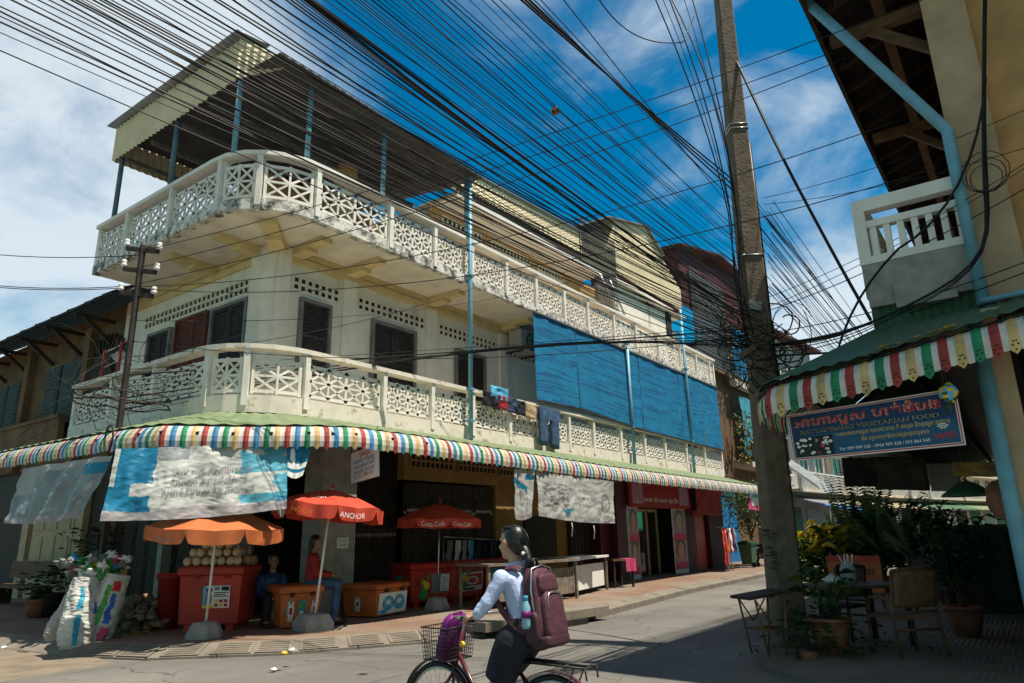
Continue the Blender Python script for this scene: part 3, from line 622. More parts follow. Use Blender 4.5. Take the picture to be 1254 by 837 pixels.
# salon front
g = MB(); g.box(19.3, 10.35, 0, 19.95, 11.9, 3.6); g.box(19.95, 10.36, 2.95, 28.6, 10.6, 3.6); g.box(24.45, 10.36, 0, 25.2, 10.6, 2.95); g.box(26.75, 10.36, 0, 28.3, 10.6, 2.95); g.box(18.7, 10.6, 0, 19.29, 11.9, 3.6); g.build('salon_wall', M['salon'], H_)
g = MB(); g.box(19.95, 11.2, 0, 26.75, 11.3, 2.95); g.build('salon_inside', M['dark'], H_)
g = MB(); g.box(20.75, 10.9, .15, 23.2, 10.93, 2.2); 
for x in (20.75, 21.55, 22.4, 23.2): g.box(x-.05, 10.86, .15, x+.05, 10.899, 2.25, 1)
g.box(20.7, 10.86, 2.2, 23.25, 10.899, 2.3, 1); g.build('glass_door', [M['glass'], M['creamdoor']], H_)
g = MB(); g.box(25.5, 10.5, .15, 26.6, 10.56, 2.3); g.box(25.62, 10.48, .3, 26.48, 10.499, 2.15); g.build('red_door', M['red'], H_)
for a, c in ((20.0, 20.68), (23.3, 24.4)):
    g = MB(); g.box(a, 10.33, .15, c, 10.359, 2.35)
    rr = random.Random(int(a*7)); w = c-a
    for (zc, sc) in ((1.75, 1.), (.8, 1.)):
        g.box(a+.03, 10.325, zc-.52, c-.03, 10.3295, zc+.52, 1)
        g.add([(a+w*.5+.24*w*math.cos(t)*sc, 10.322, zc+.1+.30*math.sin(t)*sc) for t in [i*.524 for i in range(12)]], [tuple(range(12))[::-1]], 2)
        g.add([(a+w*.5+.36*w*math.cos(t), 10.3236, zc+.18+.36*math.sin(t)) for t in [i*.524 for i in range(12)]], [tuple(range(12))[::-1]], 3)
        g.box(a+.05, 10.3215, zc-.5, c-.05, 10.324, zc-.28, 4)
    g.build('salon_poster', [M['paper'], M['salonpost'], M['skin'], M['hair'], M['pink']], H_)
# salon sign
sg = thing('salon_sign', 'long red salon sign with white lettering above the glass door', 'sign', (20.3, 10.3, 2.4))
g = MB(); g.box(20.0, 10.22, 2.3, 24.75, 10.30, 3.15); g.build('board', M['darkredcloth'], sg)
g = MB(); g.box(20.15, 10.205, 2.42, 20.9, 10.219, 3.03); g.build('photo_panel', M['salonpost'], sg); g = MB(); g.box(23.75, 10.205, 2.42, 24.55, 10.219, 3.03); g.build('photo_panel', M['salonpost'], sg)
lettering('សម្អាងការ កូនក្រមុំ', (20.95, 10.21, 2.78), (1, 0, 0), (0, 0, 1), .2, M['txt_red'], sg, width=2.7)
lettering('រចនា អ៊ុតសក់ ធ្វើម៉ូដ', (20.95, 10.21, 2.5), (1, 0, 0), (0, 0, 1), .12, M['txt_white'], sg, width=2.7)
# red curtain rolled over the red door, pavement heap ends
def cloth(o, u, v, nu, nv, amp=.03, freq=5., seed=0, sagk=0.):
    o, u, v = V(o), V(u), V(v); n = u.cross(v).normalized()
    def fn(a, b):
        q = noise.noise(V((a*freq, b*freq*.7, seed*3.7)))*amp + noise.noise(V((a*freq*3+b*4, b*freq*.9, seed*1.3+5)))*amp*.45
        return o+u*a+v*b+n*q-V((0, 0, sagk*4*a*(1-a)*(1-b)))
    return fn
g = MB(); g.grid(cloth((24.9, 10.05, 3.15), (2.6, 0, 0), (0, .05, -1.05), 0, 0, .07, 3, 2), 24, 12); tag(g.build('red_curtain', M['darkredcloth']), 'dark red cloth hung under the awning beside the salon sign', 'curtain')
g = MB(); g.grid(cloth((26.9, 8.75, 2.9), (1.8, .15, 0), (0, .05, -.62), 0, 0, .06, 3, 4), 20, 8, lambda u, v: 1 if (.25 < u < .8 and .25 < v < .7) else (2 if v < .2 else 0)); tag(g.build('vinyl_banner', [M['pink'], M['paper'], M['skyblue']]), 'small pink and white vinyl banner at the far end of the striped awning', 'banner')
# air conditioner
ac = thing('air_conditioner', 'outdoor air conditioner unit mounted high on the balcony wall beside the blue blinds', 'air conditioner', (15.9, 11.4, 6.7))
g = MB(); g.box(15.9, 11.3, 6.75, 16.9, 11.75, 7.35); g.build('casing', M['fargrey'], ac)
g = MB(); g.tube([(16.4+.24*math.cos(t*.4488), 11.28, 7.05+.24*math.sin(t*.4488)) for t in range(15)], .015, 5); [g.tube([(16.4, 11.285, 7.05), (16.4+.24*math.cos(k*1.047), 11.285, 7.05+.24*math.sin(k*1.047))], .01, 4) for k in range(6)]; g.build('fan_grille', M['dark'], ac)
g = MB(); g.bar((16.0, 11.3, 6.72), (16.0, 11.99, 6.72), .04, .04); g.bar((16.8, 11.3, 6.72), (16.8, 11.99, 6.72), .04, .04); g.build('wall_bracket', M['dark'], ac)
# blue blinds
M['blinddark'] = translucent(mat('blue_slat_blind_dark', (.005, .13, .34), .55, .12, 2.2, wave=('Z', 11, .8, .6)), .22)
edges = [(656.5, 490), (710, 501), (788, 527), (838, 539.5), (864.5, 546.5), (885.5, 551.5)]
places = ['nearest the air conditioner and clothes line', 'second from the clothes line, with a darker patch', 'in the middle, behind the short blue pipe', 'just right of the tall blue pipe', 'narrowest, at the far end of the balcony']
for k in range(5):
    a = ony(edges[k][0], edges[k][1], BY-.06).x+.015; c = ony(edges[k+1][0], edges[k+1][1], BY-.06).x-.015; za = ony(*edges[k], BY-.06).z; zc = ony(*edges[k+1], BY-.06).z
    g = MB(); r_ = random.Random(k); zt = D2-.03
    g.grid(lambda u, v: V((a+(c-a)*u, BY-.03-.05*v+.022*noise.noise(V((u*5, v*4, k*3.)))-.004*(round(v*60) % 2), zt*(1-v)+v*(za+(zc-za)*u+.03*math.sin(u*5+k)))), 24, 64, lambda u, v: 1 if (noise.noise(V((u*1.3, v*70, k*2.))) > .18 or (k == 1 and .55 < u < .8 and .55 < v < .75 and round(v*64) % 2)) else 0)
    bl = thing('blue_blind', 'blue slatted balcony blind '+places[k], 'blind', (a, BY, 5), 'blue slatted blinds across the balcony')
    g.build('slats', [M['blind'], M['blinddark']], bl)
    g = MB(); g.bar((a, BY-.05, zt-.02), (c, BY-.05, zt-.02), .05, .05); g.build('top_rail', M['mesh'], bl)
    g = MB(); g.bar((a, BY-.085, za-.01), (c, BY-.085, zc-.01), .04, .05); g.build('bottom_bar', M['darkwood'], bl)
# laundry over the lower rail
def garment(name, label, cat, x0, x1, y0, y1, m_, legs=False, seed=0):
    a, c = ony(x0, y0, BY-.09), ony(x1, y0+(x1-x0)*.24, BY-.09); zb = ony(x0, y1, BY-.09).z; g = MB()
    if not legs: g.grid(cloth(a, c-a, V((0, .0, zb-a.z)), 0, 0, .035, 4, seed), 10, 12)
    else:
        w = c-a
        for s0, s1, zz in ((0, .42, 0), (.55, 1., -.05)):
            rr = []
            for i in range(9):
                t = i/8; z = a.z+(zb+zz-a.z)*t; cx = a.x+w.x*((s0+s1)/2)*(1 if t > .3 else 1); r = w.x*(s1-s0)/2*(1.05-.12*t)
                rr.append([V((cx+r*math.cos(q*.785)+.01*math.sin(i*2+q), BY-.14+.055*math.sin(q*.785)+.012*math.sin(i*1.7+seed), z+(c.z-a.z)*.3)) for q in range(8)])
            g.rings(rr)
        g.box(a.x, BY-.2, a.z-.28, c.x, BY-.08, a.z+.02)
    tag(g.build(name, m_, solid=.012), label, cat, 'laundry over the balcony rail')
garment('dark_shirt', 'black shirt with white trim, leftmost on the balcony clothes line', 'shirt', 591, 606, 478, 496, M['navy'], seed=1)
garment('towel', 'pale blue patterned towel above the red cloth on the balcony rail', 'towel', 600, 622, 472, 488, M['skyblue'], seed=2)
garment('maroon_shirt', 'dark maroon shirt hanging left of the bright red cloth', 'shirt', 603, 612, 482, 501, M['plumdark'], seed=3)
garment('red_cloth', 'bright red cloth hung over the balcony rail', 'cloth', 610, 622, 484, 500, M['darkredcloth'], seed=4)
garment('navy_shirt', 'navy shirt hung between the red cloth and a black top', 'shirt', 621, 633, 486, 504, M['jeandark'], seed=5)
garment('black_top', 'black top hanging left of the cream cloth on the rail', 'shirt', 632, 644, 490, 508, M['navy'], seed=6)
garment('cream_cloth', 'cream patterned cloth hung beside the blue jeans', 'cloth', 643, 660, 493, 511, M['tan'], seed=7)
garment('blue_jeans', 'faded blue jeans hanging over the white balcony rail', 'jeans', 657, 682, 500, 544, M['jean'], True, 8)
# ================================================================ STRIPED AWNING OF THE SHOPHOUSE
STR = [M['s_red'], M['s_white'], M['s_blue'], M['s_green'], M['s_yellow'], M['dark']]
def valance(hem, h, bulge, wc, ww, seq, dots=False, tip=.045, sd=1):
    """corrugated striped strips along a hem polyline; outward side is to the right of travel"""
    g = MB(); pts = [V(p) for p in hem]; seg = []; tot = 0
    for a, c in zip(pts[:-1], pts[1:]): seg.append((tot, (c-a).length, a, c)); tot += (c-a).length
    def P(s):
        for t0, l, a, c in seg:
            if s <= t0+l+1e-6: return a.lerp(c, (s-t0)/l), (c-a)
        return seg[-1][3].copy(), seg[-1][3]-seg[-1][2]
    s = 0; i = 0; r = random.Random(sd)
    while s < tot-.02:
        w = wc if i % 2 == 0 else ww; mi = seq[(i//2) % len(seq)] if i % 2 == 0 else 1
        e = min(s+w, tot); p, d = P(s); q, d2 = P(e); mid, dm = P((s+e)/2)
        n = V((d.y, -d.x, 0)).normalized(); n2 = V((d2.y, -d2.x, 0)).normalized(); nm = V((dm.y, -dm.x, 0)).normalized()
        prof = [(0, -.0), (.25, .012), (.5, 0.0), (.72, -.25*bulge), (.9, -.62*bulge), (1.0, -1.15*bulge)]
        up = .012 if i % 2 == 0 else -.004; jz = r.uniform(-.012, .012)
        L, Rr, C = [], [], []
        for f, o in prof:
            z = V((0, 0, f*h)); L.append(p+n*o+z); Rr.append(q+n2*o+z); C.append(mid+nm*(o+up)+z)
        t = tip if i % 2 == 0 else tip*.1
        L[0].z += jz; Rr[0].z += jz; C[0].z += jz-t
        for k in range(len(prof)-1):
            g.add([L[k], C[k], C[k+1], L[k+1]], [(0, 1, 2, 3)], mi); g.add([C[k], Rr[k], Rr[k+1], C[k+1]], [(0, 1, 2, 3)], mi)
        if dots and i % 2 == 0:
            for dx, dz in ((-.25, .05), (.25, .05), (0, .0), (-.12, .085), (.12, .085)):
                cpt = mid+(q-p)*dx+nm*.022+V((0, 0, dz)); a = (q-p).normalized()*.008; b = V((0, 0, .008)); g.add([cpt-a-b, cpt+a-b, cpt+a+b, cpt-a+b], [(0, 1, 2, 3)], 5)
        s = e; i += 1
    return g
AW = thing('striped_awning', 'long awning with striped scalloped hem under the lower balcony of the shophouse', 'awning', (7, 9, 3))
hem = [(5.12, 21, 3.02), (5.13, 16, 3.0), (5.15, 13, 2.97), (5.17, 11.6, 2.96), (5.35, 10.6, 2.95), (6.1, 9.85, 2.93), (6.95, 9.1, 2.95), (7.64, 8.78, 2.97), (9, 8.48, 2.92), (12, 8.42, 2.86), (16, 8.5, 2.83), (22, 8.7, 2.86), (28.4, 8.72, 2.88)]
valance(hem, .34, .13, .085, .068, [0, 2, 3, 4]).build('valance', STR, AW)
inner = [(6.45, 21, 3.72), (6.45, 16, 3.72), (6.45, 13, 3.72), (6.44, 12.0, 3.70), (6.58, 11.2, 3.70), (7.0, 10.85, 3.7), (7.5, 10.5, 3.7), (8.3, 10.44, 3.70), (9.2, 10.44, 3.7), (12, 10.44, 3.7), (16, 10.44, 3.7), (22, 10.44, 3.7), (28.4, 10.44, 3.7)]
g = MB(); TP = []
for i, p in enumerate(hem):
    p = V(p); q = V(inner[i]); TP.append((p+(q-p).normalized()*.14*V((1, 1, 0)).length/1.41+V((0, 0, .30)), q))
for (a, b_), (c, d) in zip(TP[:-1], TP[1:]):
    n = max(2, int((c-a).length/.16))
    g.grid(lambda u, v: (a.lerp(c, u)).lerp(b_.lerp(d, u), v)+V((0, 0, .012*(1 if round(u*n) % 2 else -1))), n, 3, 0, False)
g.build('roof_sheet', M['greenroof'], AW, .006)
g = MB()
for i in range(len(hem)-1):
    a, c = V(hem[i]), V(hem[i+1]); g.tube([a+V((0, 0, .26))+(V(inner[i])-a)*.12, c+V((0, 0, .26))+(V(inner[i+1])-c)*.12], .022, 6)
g.build('front_rail', M['rust'], AW)
for i in range(1, len(hem)):
    for t in (0, .5):
        j = min(i+1, len(hem)-1); a = V(hem[i]).lerp(V(hem[j]), t); q = V(inner[i]).lerp(V(inner[j]), t); g = MB(); g.bar(a+V((0, 0, .2)), q+V((0, 0, -.1)), .04, .05); g.build('rafter', M['rust'], AW)

# ---------------------------------------------------------------- tarpaulins hung from the awning
PO, PN = V((5.33, 10.55, 0)), V((5.33-7.62, 10.55-8.70, 0)).cross(V((0, 0, 1))).normalized()
def tarp(px, plane, nu, nv, amp, freq, seed, pull=0.):
    (o, n) = plane; c = [onp(x, y, o, n) for x, y in px]; n = V(n).normalized()
    if n.dot(CAM-c[0]) < 0: n = -n
    def fn(u, v):
        p = c[0].lerp(c[1], u).lerp(c[3].lerp(c[2], u), v)
        w_ = noise.noise(V((u*2, v*2, seed+3)))*.12; q = noise.noise(V(((u+w_)*freq*1.1, v*freq*.16, seed)))*amp*.9+noise.noise(V(((u-w_)*freq*3.1+v*3, v*freq*.35, seed+9)))*amp*.35-abs(noise.noise(V(((u+w_)*9+v*5, v*7-u*2, seed+5))))*amp*.28-abs(noise.noise(V((u*17-v*8, v*14, seed+15))))*amp*.12
        return p+n*(q+pull*v)-V((0, 0, .05*math.sin(u*math.pi)*v))
    return fn, n
big, bn = tarp([(142, 550), (352, 543), (352, 624), (130, 639)], (PO, PN), 0, 0, .085, 6.5, 2.3, .30)
def bigm(u, v):
    w = .04*noise.noise(V((u*9, v*6, 4)))
    if v > .86+.03*math.sin(u*9)+w*.4: return 3
    if u < .24+w:
        if v < .52+w*2: return 1 if u > .03 else 0
        if u < .12: return 1
        return 0 if v < .68+w else 1
    if u > .93+w and v > .45: return 2 if v < .8 else 1
    if u > .72+w:
        if v < .2+w: return 2 if noise.noise(V((u*9, v*7, 1))) > -.12 else 0
        if v < .42: return 2
        if .73 < v < .86: return 2
        return 0
    if v < .2+w and u < .42: return 4
    return 0
T = thing('printed_tarp', 'big white and blue printed tarpaulin hanging from the awning corner above the orange umbrella', 'tarpaulin', big(.5, 0))
g = MB(); g.grid(big, 240, 90, bigm); g.build('sheet', [M['tarpwhite'], M['tarpblue'], M['tarpcyan'], M['tarphem'], M['tarpgrey']], T)
flap, _ = tarp([(353, 543), (384, 541), (371, 583), (352, 583)], (PO, PN), 0, 0, .03, 3, 5., .10)
g = MB(); g.grid(flap, 24, 20, lambda u, v: 2 if (u-.25)**2*3+(v-.55+.2*math.sin(u*9))**2 < .05 or (v > .6 and abs(v-.68) < .09) else (1 if v < .85 else 3)); g.build('flap', [M['tarpwhite'], M['tarpblue'], M['tarplight']], T)
flap2, _ = tarp([(331, 604), (353, 598), (347, 634), (338, 620)], (PO, PN), 0, 0, .05, 4, 7.)
g = MB(); g.grid(flap2, 12, 12, lambda u, v: 0 if v < .35 else 1); g.build('corner_flap', [M['tarpcyan'], M['tarpgrey']], T)
for txt, v0, u0, wd in (('ក្រុម លើក់: ភ៝ភពយេនឌយ', .40, .36, 1.05), ('កំពកក្លី ៩ ពន្លឺនៃគំហុន', .54, .34, 1.05), ('ស្ថាន៍និម្មល់ និង កិរិយាបថ', .68, .30, 1.25)):
    W_ = (big(1, .5)-big(0, .5)).length; Hh = abs(big(.5, 1).z-big(.5, 0).z)
    lettering(txt, (0, 0, 0), (1, 0, 0), (0, 0, 1), .085, M['txt_grey'], T, width=wd, fn=lambda x, y: big(u0+x/W_, v0-y/Hh)+bn*.014)
lt, ln = tarp([(26, 574), (136, 558), (106, 634), (17, 641)], (V((5.13, 14, 0)), V((-1, 0, 0))), 0, 0, .10, 6.5, 6.6, .15)
g = MB(); g.grid(lt, 70, 44, lambda u, v: 2 if v > .88 else (1 if (u > .78 and v < .28 and v > .1) else (3 if (u < .25 and v < .5) or (v < .12) else 0))); tag(g.build('grey_tarp', [M['tarpgrey'], M['tarpblue'], M['tarphem'], M['fargrey']]), 'crumpled grey tarpaulin hanging at the left end of the striped awning', 'tarpaulin')
FP = (V((0, 8.46, 0)), V((0, -1, 0)))
rt, rn = tarp([(656, 578), (752, 590), (753, 641), (660, 632)], FP, 0, 0, .06, 6.5, 11.)
def rtm(u, v):
    q = noise.noise(V((u*11, v*7, 2.)))
    if v > .9 and q > -.2: return 1
    if .05 < u < .36 and .2 < v < .78 and noise.noise(V((u*26, v*16, 5))) > .02: return 2
    if .3 < u < .44 and .72 < v < .9 and q > 0: return 3
    if .78 < u < .96 and abs(((u-.87)/.09)**2+((v-.55)/.22)**2-.7) < .3: return 2
    if .5 < u < .72 and (.28 < v < .34 or .44 < v < .5 or .6 < v < .65) and noise.noise(V((u*60, v*8, 3))) > -.1: return 2
    return 0
g = MB(); g.grid(rt, 90, 48, rtm); tag(g.build('printed_canvas', [M['tarpwhite'], M['tarphem'], M['txt_grey'], M['tarpcyan']]), 'white canvas sheet with faded grey print hung from the awning above the plank tables', 'canvas')
rs, _ = tarp([(630, 574), (655, 577), (653, 632), (633, 636)], FP, 0, 0, .08, 3.5, 15.)
g = MB(); g.grid(rs, 26, 40, lambda u, v: 1 if (.1 < v < .2 and u > .5) or (abs(v-.35-.3*u+.12) < .06 and u < .6) else (2 if v > .9 or noise.noise(V((u*12, v*9, 7))) > .28 else 0)); tag(g.build('canvas_strip', [M['tarpwhite'], M['tarpblue'], M['tarphem']]), 'narrow folded canvas strip with a blue band beside the printed canvas', 'canvas')
for x, y, L_ in ((700, 640, 18), (727, 644, 24)):
    a = onp(x, y, *FP); g = MB(); g.tube([a, a+V((.03, 0, -.12)), a+V((.02, .02, -.3))], .012, 5); tag(g.build('tie_cord', M['paper']), 'short white tie cord dangling below the printed canvas', 'cord', 'tie cords of the printed canvas')

# ---------------------------------------------------------------- hanging sign
HX = 8.15; c4 = [onx(x, y, HX) for x, y in ((430, 556), (461.5, 543.5), (462, 583), (430, 592.5))]
S = thing('hanging_sign', 'small white Khmer sign with red and blue lettering hung edge-on below the awning', 'sign', c4[0])
g = MB(); g.hexa([c4[3], c4[2], c4[2]+V((.05, 0, 0)), c4[3]+V((.05, 0, 0)), c4[0], c4[1], c4[1]+V((.05, 0, 0)), c4[0]+V((.05, 0, 0))]); g.build('board', M['paper'], S)
ux = (c4[1]-c4[0]); uy = (c4[0]-c4[3])
def signtext(t, u, v, h, m_, w, S=S):
    lettering(t, c4[3]+ux*u+uy*v+V((-.006, 0, 0)), ux, uy, h, m_, S, width=w*ux.length)
signtext('ថ្មជូរ', .33, .76, .09, M['txt_red'], .42); signtext('ចាក់ធ្មេញ ដាក់ធ្មេញ', .1, .58, .07, M['txt_blue'], .8); signtext('ព្យាបាលធ្មេញ រោគមាត់', .1, .41, .07, M['txt_blue'], .8); signtext('ធ្មេញដែក គ្រប់ប្រភេទ', .1, .24, .07, M['txt_blue'], .8); signtext('Tel: 012 989 123', .1, .07, .07, M['txt_red'], .75)
g = MB(); g.tube([c4[0], c4[0]+V((0, 0, .45))], .01, 4); g.tube([c4[1], c4[1]+V((0, 0, .3))], .01, 4); g.build('hanger', M['rust'], S)
# paper notice on the grey pillar
a = ony(412, 672, 10.94); g = MB(); g.box(a.x, 10.925, a.z, a.x+.28, 10.945, a.z+.2); nt_ = thing('paper_notice', 'small white paper notice pasted on the grey pillar', 'notice', a); g.build('sheet', M['paper'], nt_)
for k in range(2): lettering('ដាក់ជួល', (a.x+.04, 10.921, a.z+.12-.08*k), (1, 0, 0), (0, 0, 1), .05, M['txt_grey'], nt_, width=.2)

# ---------------------------------------------------------------- parasols
def parasol(label, base, hub, R, drop, val, cloth_, under, bm, texts=(), rot=0., wob=.05, seed=0, stone=0):
    base, hub = V(base), V(hub); ax = (hub-base).normalized()
    X = ax.cross(V((0, 1, 0))).normalized(); Y = ax.cross(X).normalized()
    T_ = thing('parasol', label, 'parasol', base)
    def P(t, f, dz=0.): # angle, radial fraction
        k = 8; ph = ((t-rot)/(2*math.pi)*k) % 1; sagf = 1-.075*(1-abs(2*ph-1))*f
        r = R*f*sagf; h = -drop*(f**1.35)-.035*(1-abs(2*ph-1))*f+wob*.3*noise.noise(V((math.cos(t)*1.5, math.sin(t)*1.5, seed+f)))*f
        return hub+X*(r*math.cos(t))+Y*(r*math.sin(t))+ax*(h+dz)
    n = 64
    g = MB(); g.grid(lambda u, v: P(2*math.pi*u+rot, .02+.98*v), 16, 7, 0, False)
    g.build('canopy', [cloth_], T_)
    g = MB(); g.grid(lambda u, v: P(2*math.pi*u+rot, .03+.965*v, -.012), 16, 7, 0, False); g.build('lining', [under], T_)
    g = MB()
    def Vn(u, v):
        t = 2*math.pi*u+rot; ph = (u*8) % 1; e = min(1, (min(ph, 1-ph)/.09)); L = val*(.35+.65*math.sqrt(max(0, e)))
        return P(t, 1.0)-ax*(L*v)+(X*math.cos(t)+Y*math.sin(t))*(.015+.02*v*math.sin(u*90+seed))
    g.grid(Vn, 128, 3, 0); g.build('valance', [cloth_], T_)
    g = MB(); g.tube([base, hub+ax*.06], .019, 8); g.build('pole', M['chrome' if bm != 'w' else 'white_rail'], T_)
    g = MB(); g.ell(hub+ax*.05, .03, .03, .045, 8, 6); g.build('finial', cloth_, T_)
    for k in range(8):
        t = rot+2*math.pi*k/8; g = MB(); g.tube([P(t, .03, -.02), P(t, .5, -.02), P(t, .98, -.02)], .006, 4); g.build('rib', M['chrome'], T_)
    g = MB()
    if stone == 0: g.rings([[V((base.x+s*math.cos(q*.7854+.39), base.y+s*math.sin(q*.7854+.39), z)) for q in range(8)] for s, z in ((.27, SW), (.26, SW+.06), (.20, SW+.19), (.17, SW+.22), (.03, SW+.225))], 0, False)
    else: g.rings([[V((base.x+s*math.cos(q*1.5708+.6), base.y+s*math.sin(q*1.5708+.6), z)) for q in range(4)] for s, z in ((.33, SW), (.34, SW+.10), (.25, SW+.24), (.2, SW+.25))], 0, False)
    g.build('foot', M['concretegrey'], T_)
    for tx, ang, f, hgt, w, m_ in texts:
        if f is None:
            lettering(tx, (0, 0, 0), (1, 0, 0), (0, 0, 1), hgt, m_, T_, width=w, center=True, fn=lambda x, y: (lambda t: P(t, 1.0)-ax*(val*.78-y)+(X*math.cos(t)+Y*math.sin(t))*.045)(ang+x/R*sgn))
        else:
            lettering(tx, (0, 0, 0), (1, 0, 0), (0, 0, 1), hgt, m_, T_, width=w, center=True, fn=lambda x, y: P(ang+x/(R*f)*sgn, f-y/R, .012))
    return T_, (X, Y)
def facing(base, X, Y, d=None):
    d = (CAM-V(base)); return math.atan2(d.dot(Y), d.dot(X))
sgn = 1
def ang_to(base, hub, off=0.):
    ax = (V(hub)-V(base)).normalized(); X = ax.cross(V((0, 1, 0))).normalized(); Y = ax.cross(X).normalized(); d = V(base)-CAM; return math.atan2(-d.dot(Y), -d.dot(X))+off
b1 = onz(250, 781, SW); h1 = V((b1.x-.02, b1.y-.12, onl(265, 620, b1.x, b1.y)))
b2 = onz(383, 772, SW); h2 = V((b2.x+.16, b2.y-.12, onl(406, 600, b2.x, b2.y)))
b3 = onz(535, 751, .07); b3.z = SW; h3 = V((b3.x+.02, b3.y-.05, onl(535, 617, b3.x, b3.y)))
a1, a2, a3 = ang_to(b1, h1), ang_to(b2, h2), ang_to(b3, h3)
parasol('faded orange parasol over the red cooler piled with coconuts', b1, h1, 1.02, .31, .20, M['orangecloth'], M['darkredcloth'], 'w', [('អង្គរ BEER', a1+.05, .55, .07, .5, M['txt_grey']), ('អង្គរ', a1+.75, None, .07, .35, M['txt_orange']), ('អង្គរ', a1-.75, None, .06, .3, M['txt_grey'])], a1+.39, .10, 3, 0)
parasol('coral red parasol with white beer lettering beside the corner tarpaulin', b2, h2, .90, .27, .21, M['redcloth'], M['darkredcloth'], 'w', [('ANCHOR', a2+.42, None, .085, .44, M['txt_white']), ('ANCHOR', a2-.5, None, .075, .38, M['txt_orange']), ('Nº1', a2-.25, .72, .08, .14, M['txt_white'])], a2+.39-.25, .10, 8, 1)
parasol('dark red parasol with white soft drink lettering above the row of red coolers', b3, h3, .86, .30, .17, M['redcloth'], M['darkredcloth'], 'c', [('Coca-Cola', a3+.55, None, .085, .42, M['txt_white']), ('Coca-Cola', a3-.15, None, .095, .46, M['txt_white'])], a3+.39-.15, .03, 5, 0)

# ---------------------------------------------------------------- ice coolers
def cooler(name, label, L, R_, depth, h, m_, lid=.12, feet=True, posters=(), flare=.04, z=SW):
    L, R_ = V((L[0], L[1], 0)), V((R_[0], R_[1], 0)); t = (R_-L); w = t.length; t.normalize(); n = V((-t.y, t.x, 0))
    T_ = thing(name, label, 'ice cooler', (L+R_)/2+n*depth/2+V((0, 0, z)))
    z0 = z+(.10 if feet else .015); zl = z+h-lid
    def ring(e, zz): return [L-t*e-n*e+V((0, 0, zz)), R_+t*e-n*e+V((0, 0, zz)), R_+t*e+n*(depth+e)+V((0, 0, zz)), L-t*e+n*(depth+e)+V((0, 0, zz))]
    g = MB(); g.rings([ring(-flare, z0), ring(-flare*.9, z0+.02), ring(0, zl)], 0, False); o = g.build('body', m_, T_)
    md = o.modifiers.new('bevel', 'BEVEL'); md.width = .02; md.segments = 2
    g = MB(); g.rings([ring(.03, zl+.002), ring(.035, zl+lid*.75), ring(.0, z+h)], 0, False); o = g.build('lid', m_, T_); md = o.modifiers.new('bevel', 'BEVEL'); md.width = .015; md.segments = 2
    for q in (.22, .72): g = MB(); g.obox(L+t*w*q-n*.034+V((0, 0, zl-.05)), t*w*.1, n*.03, V((0, 0, .07))); g.build('latch', M['darkredcloth'] if m_ is M['redplastic'] else M['rust'], T_)
    if feet:
        for q in (.12, .78):
            g = MB(); g.obox(L+t*w*q+n*.06+V((0, 0, z)), t*w*.12, n*(depth-.12), V((0, 0, .101))); g.build('runner', m_, T_)
    for kind, u0, v0, u1, v1, side in posters:
        if side == 'f': o_, a = L-n*.004, t*w
        else: o_, a = L+n*depth-t*.004, -n*depth
        nn = -n if side == 'f' else -t
        H = zl-z0; sl = lambda v: nn*(-flare*(1-v)+.012)
        A = o_+a*u0+V((0, 0, z0+H*v0))+sl(v0); B = o_+a*u1+V((0, 0, z0+H*v0))+sl(v0); D = o_+a*u0+V((0, 0, z0+H*v1))+sl(v1); C_ = B+(D-A)
        poster(T_, A, B-A, D-A, nn, kind)
    return T_
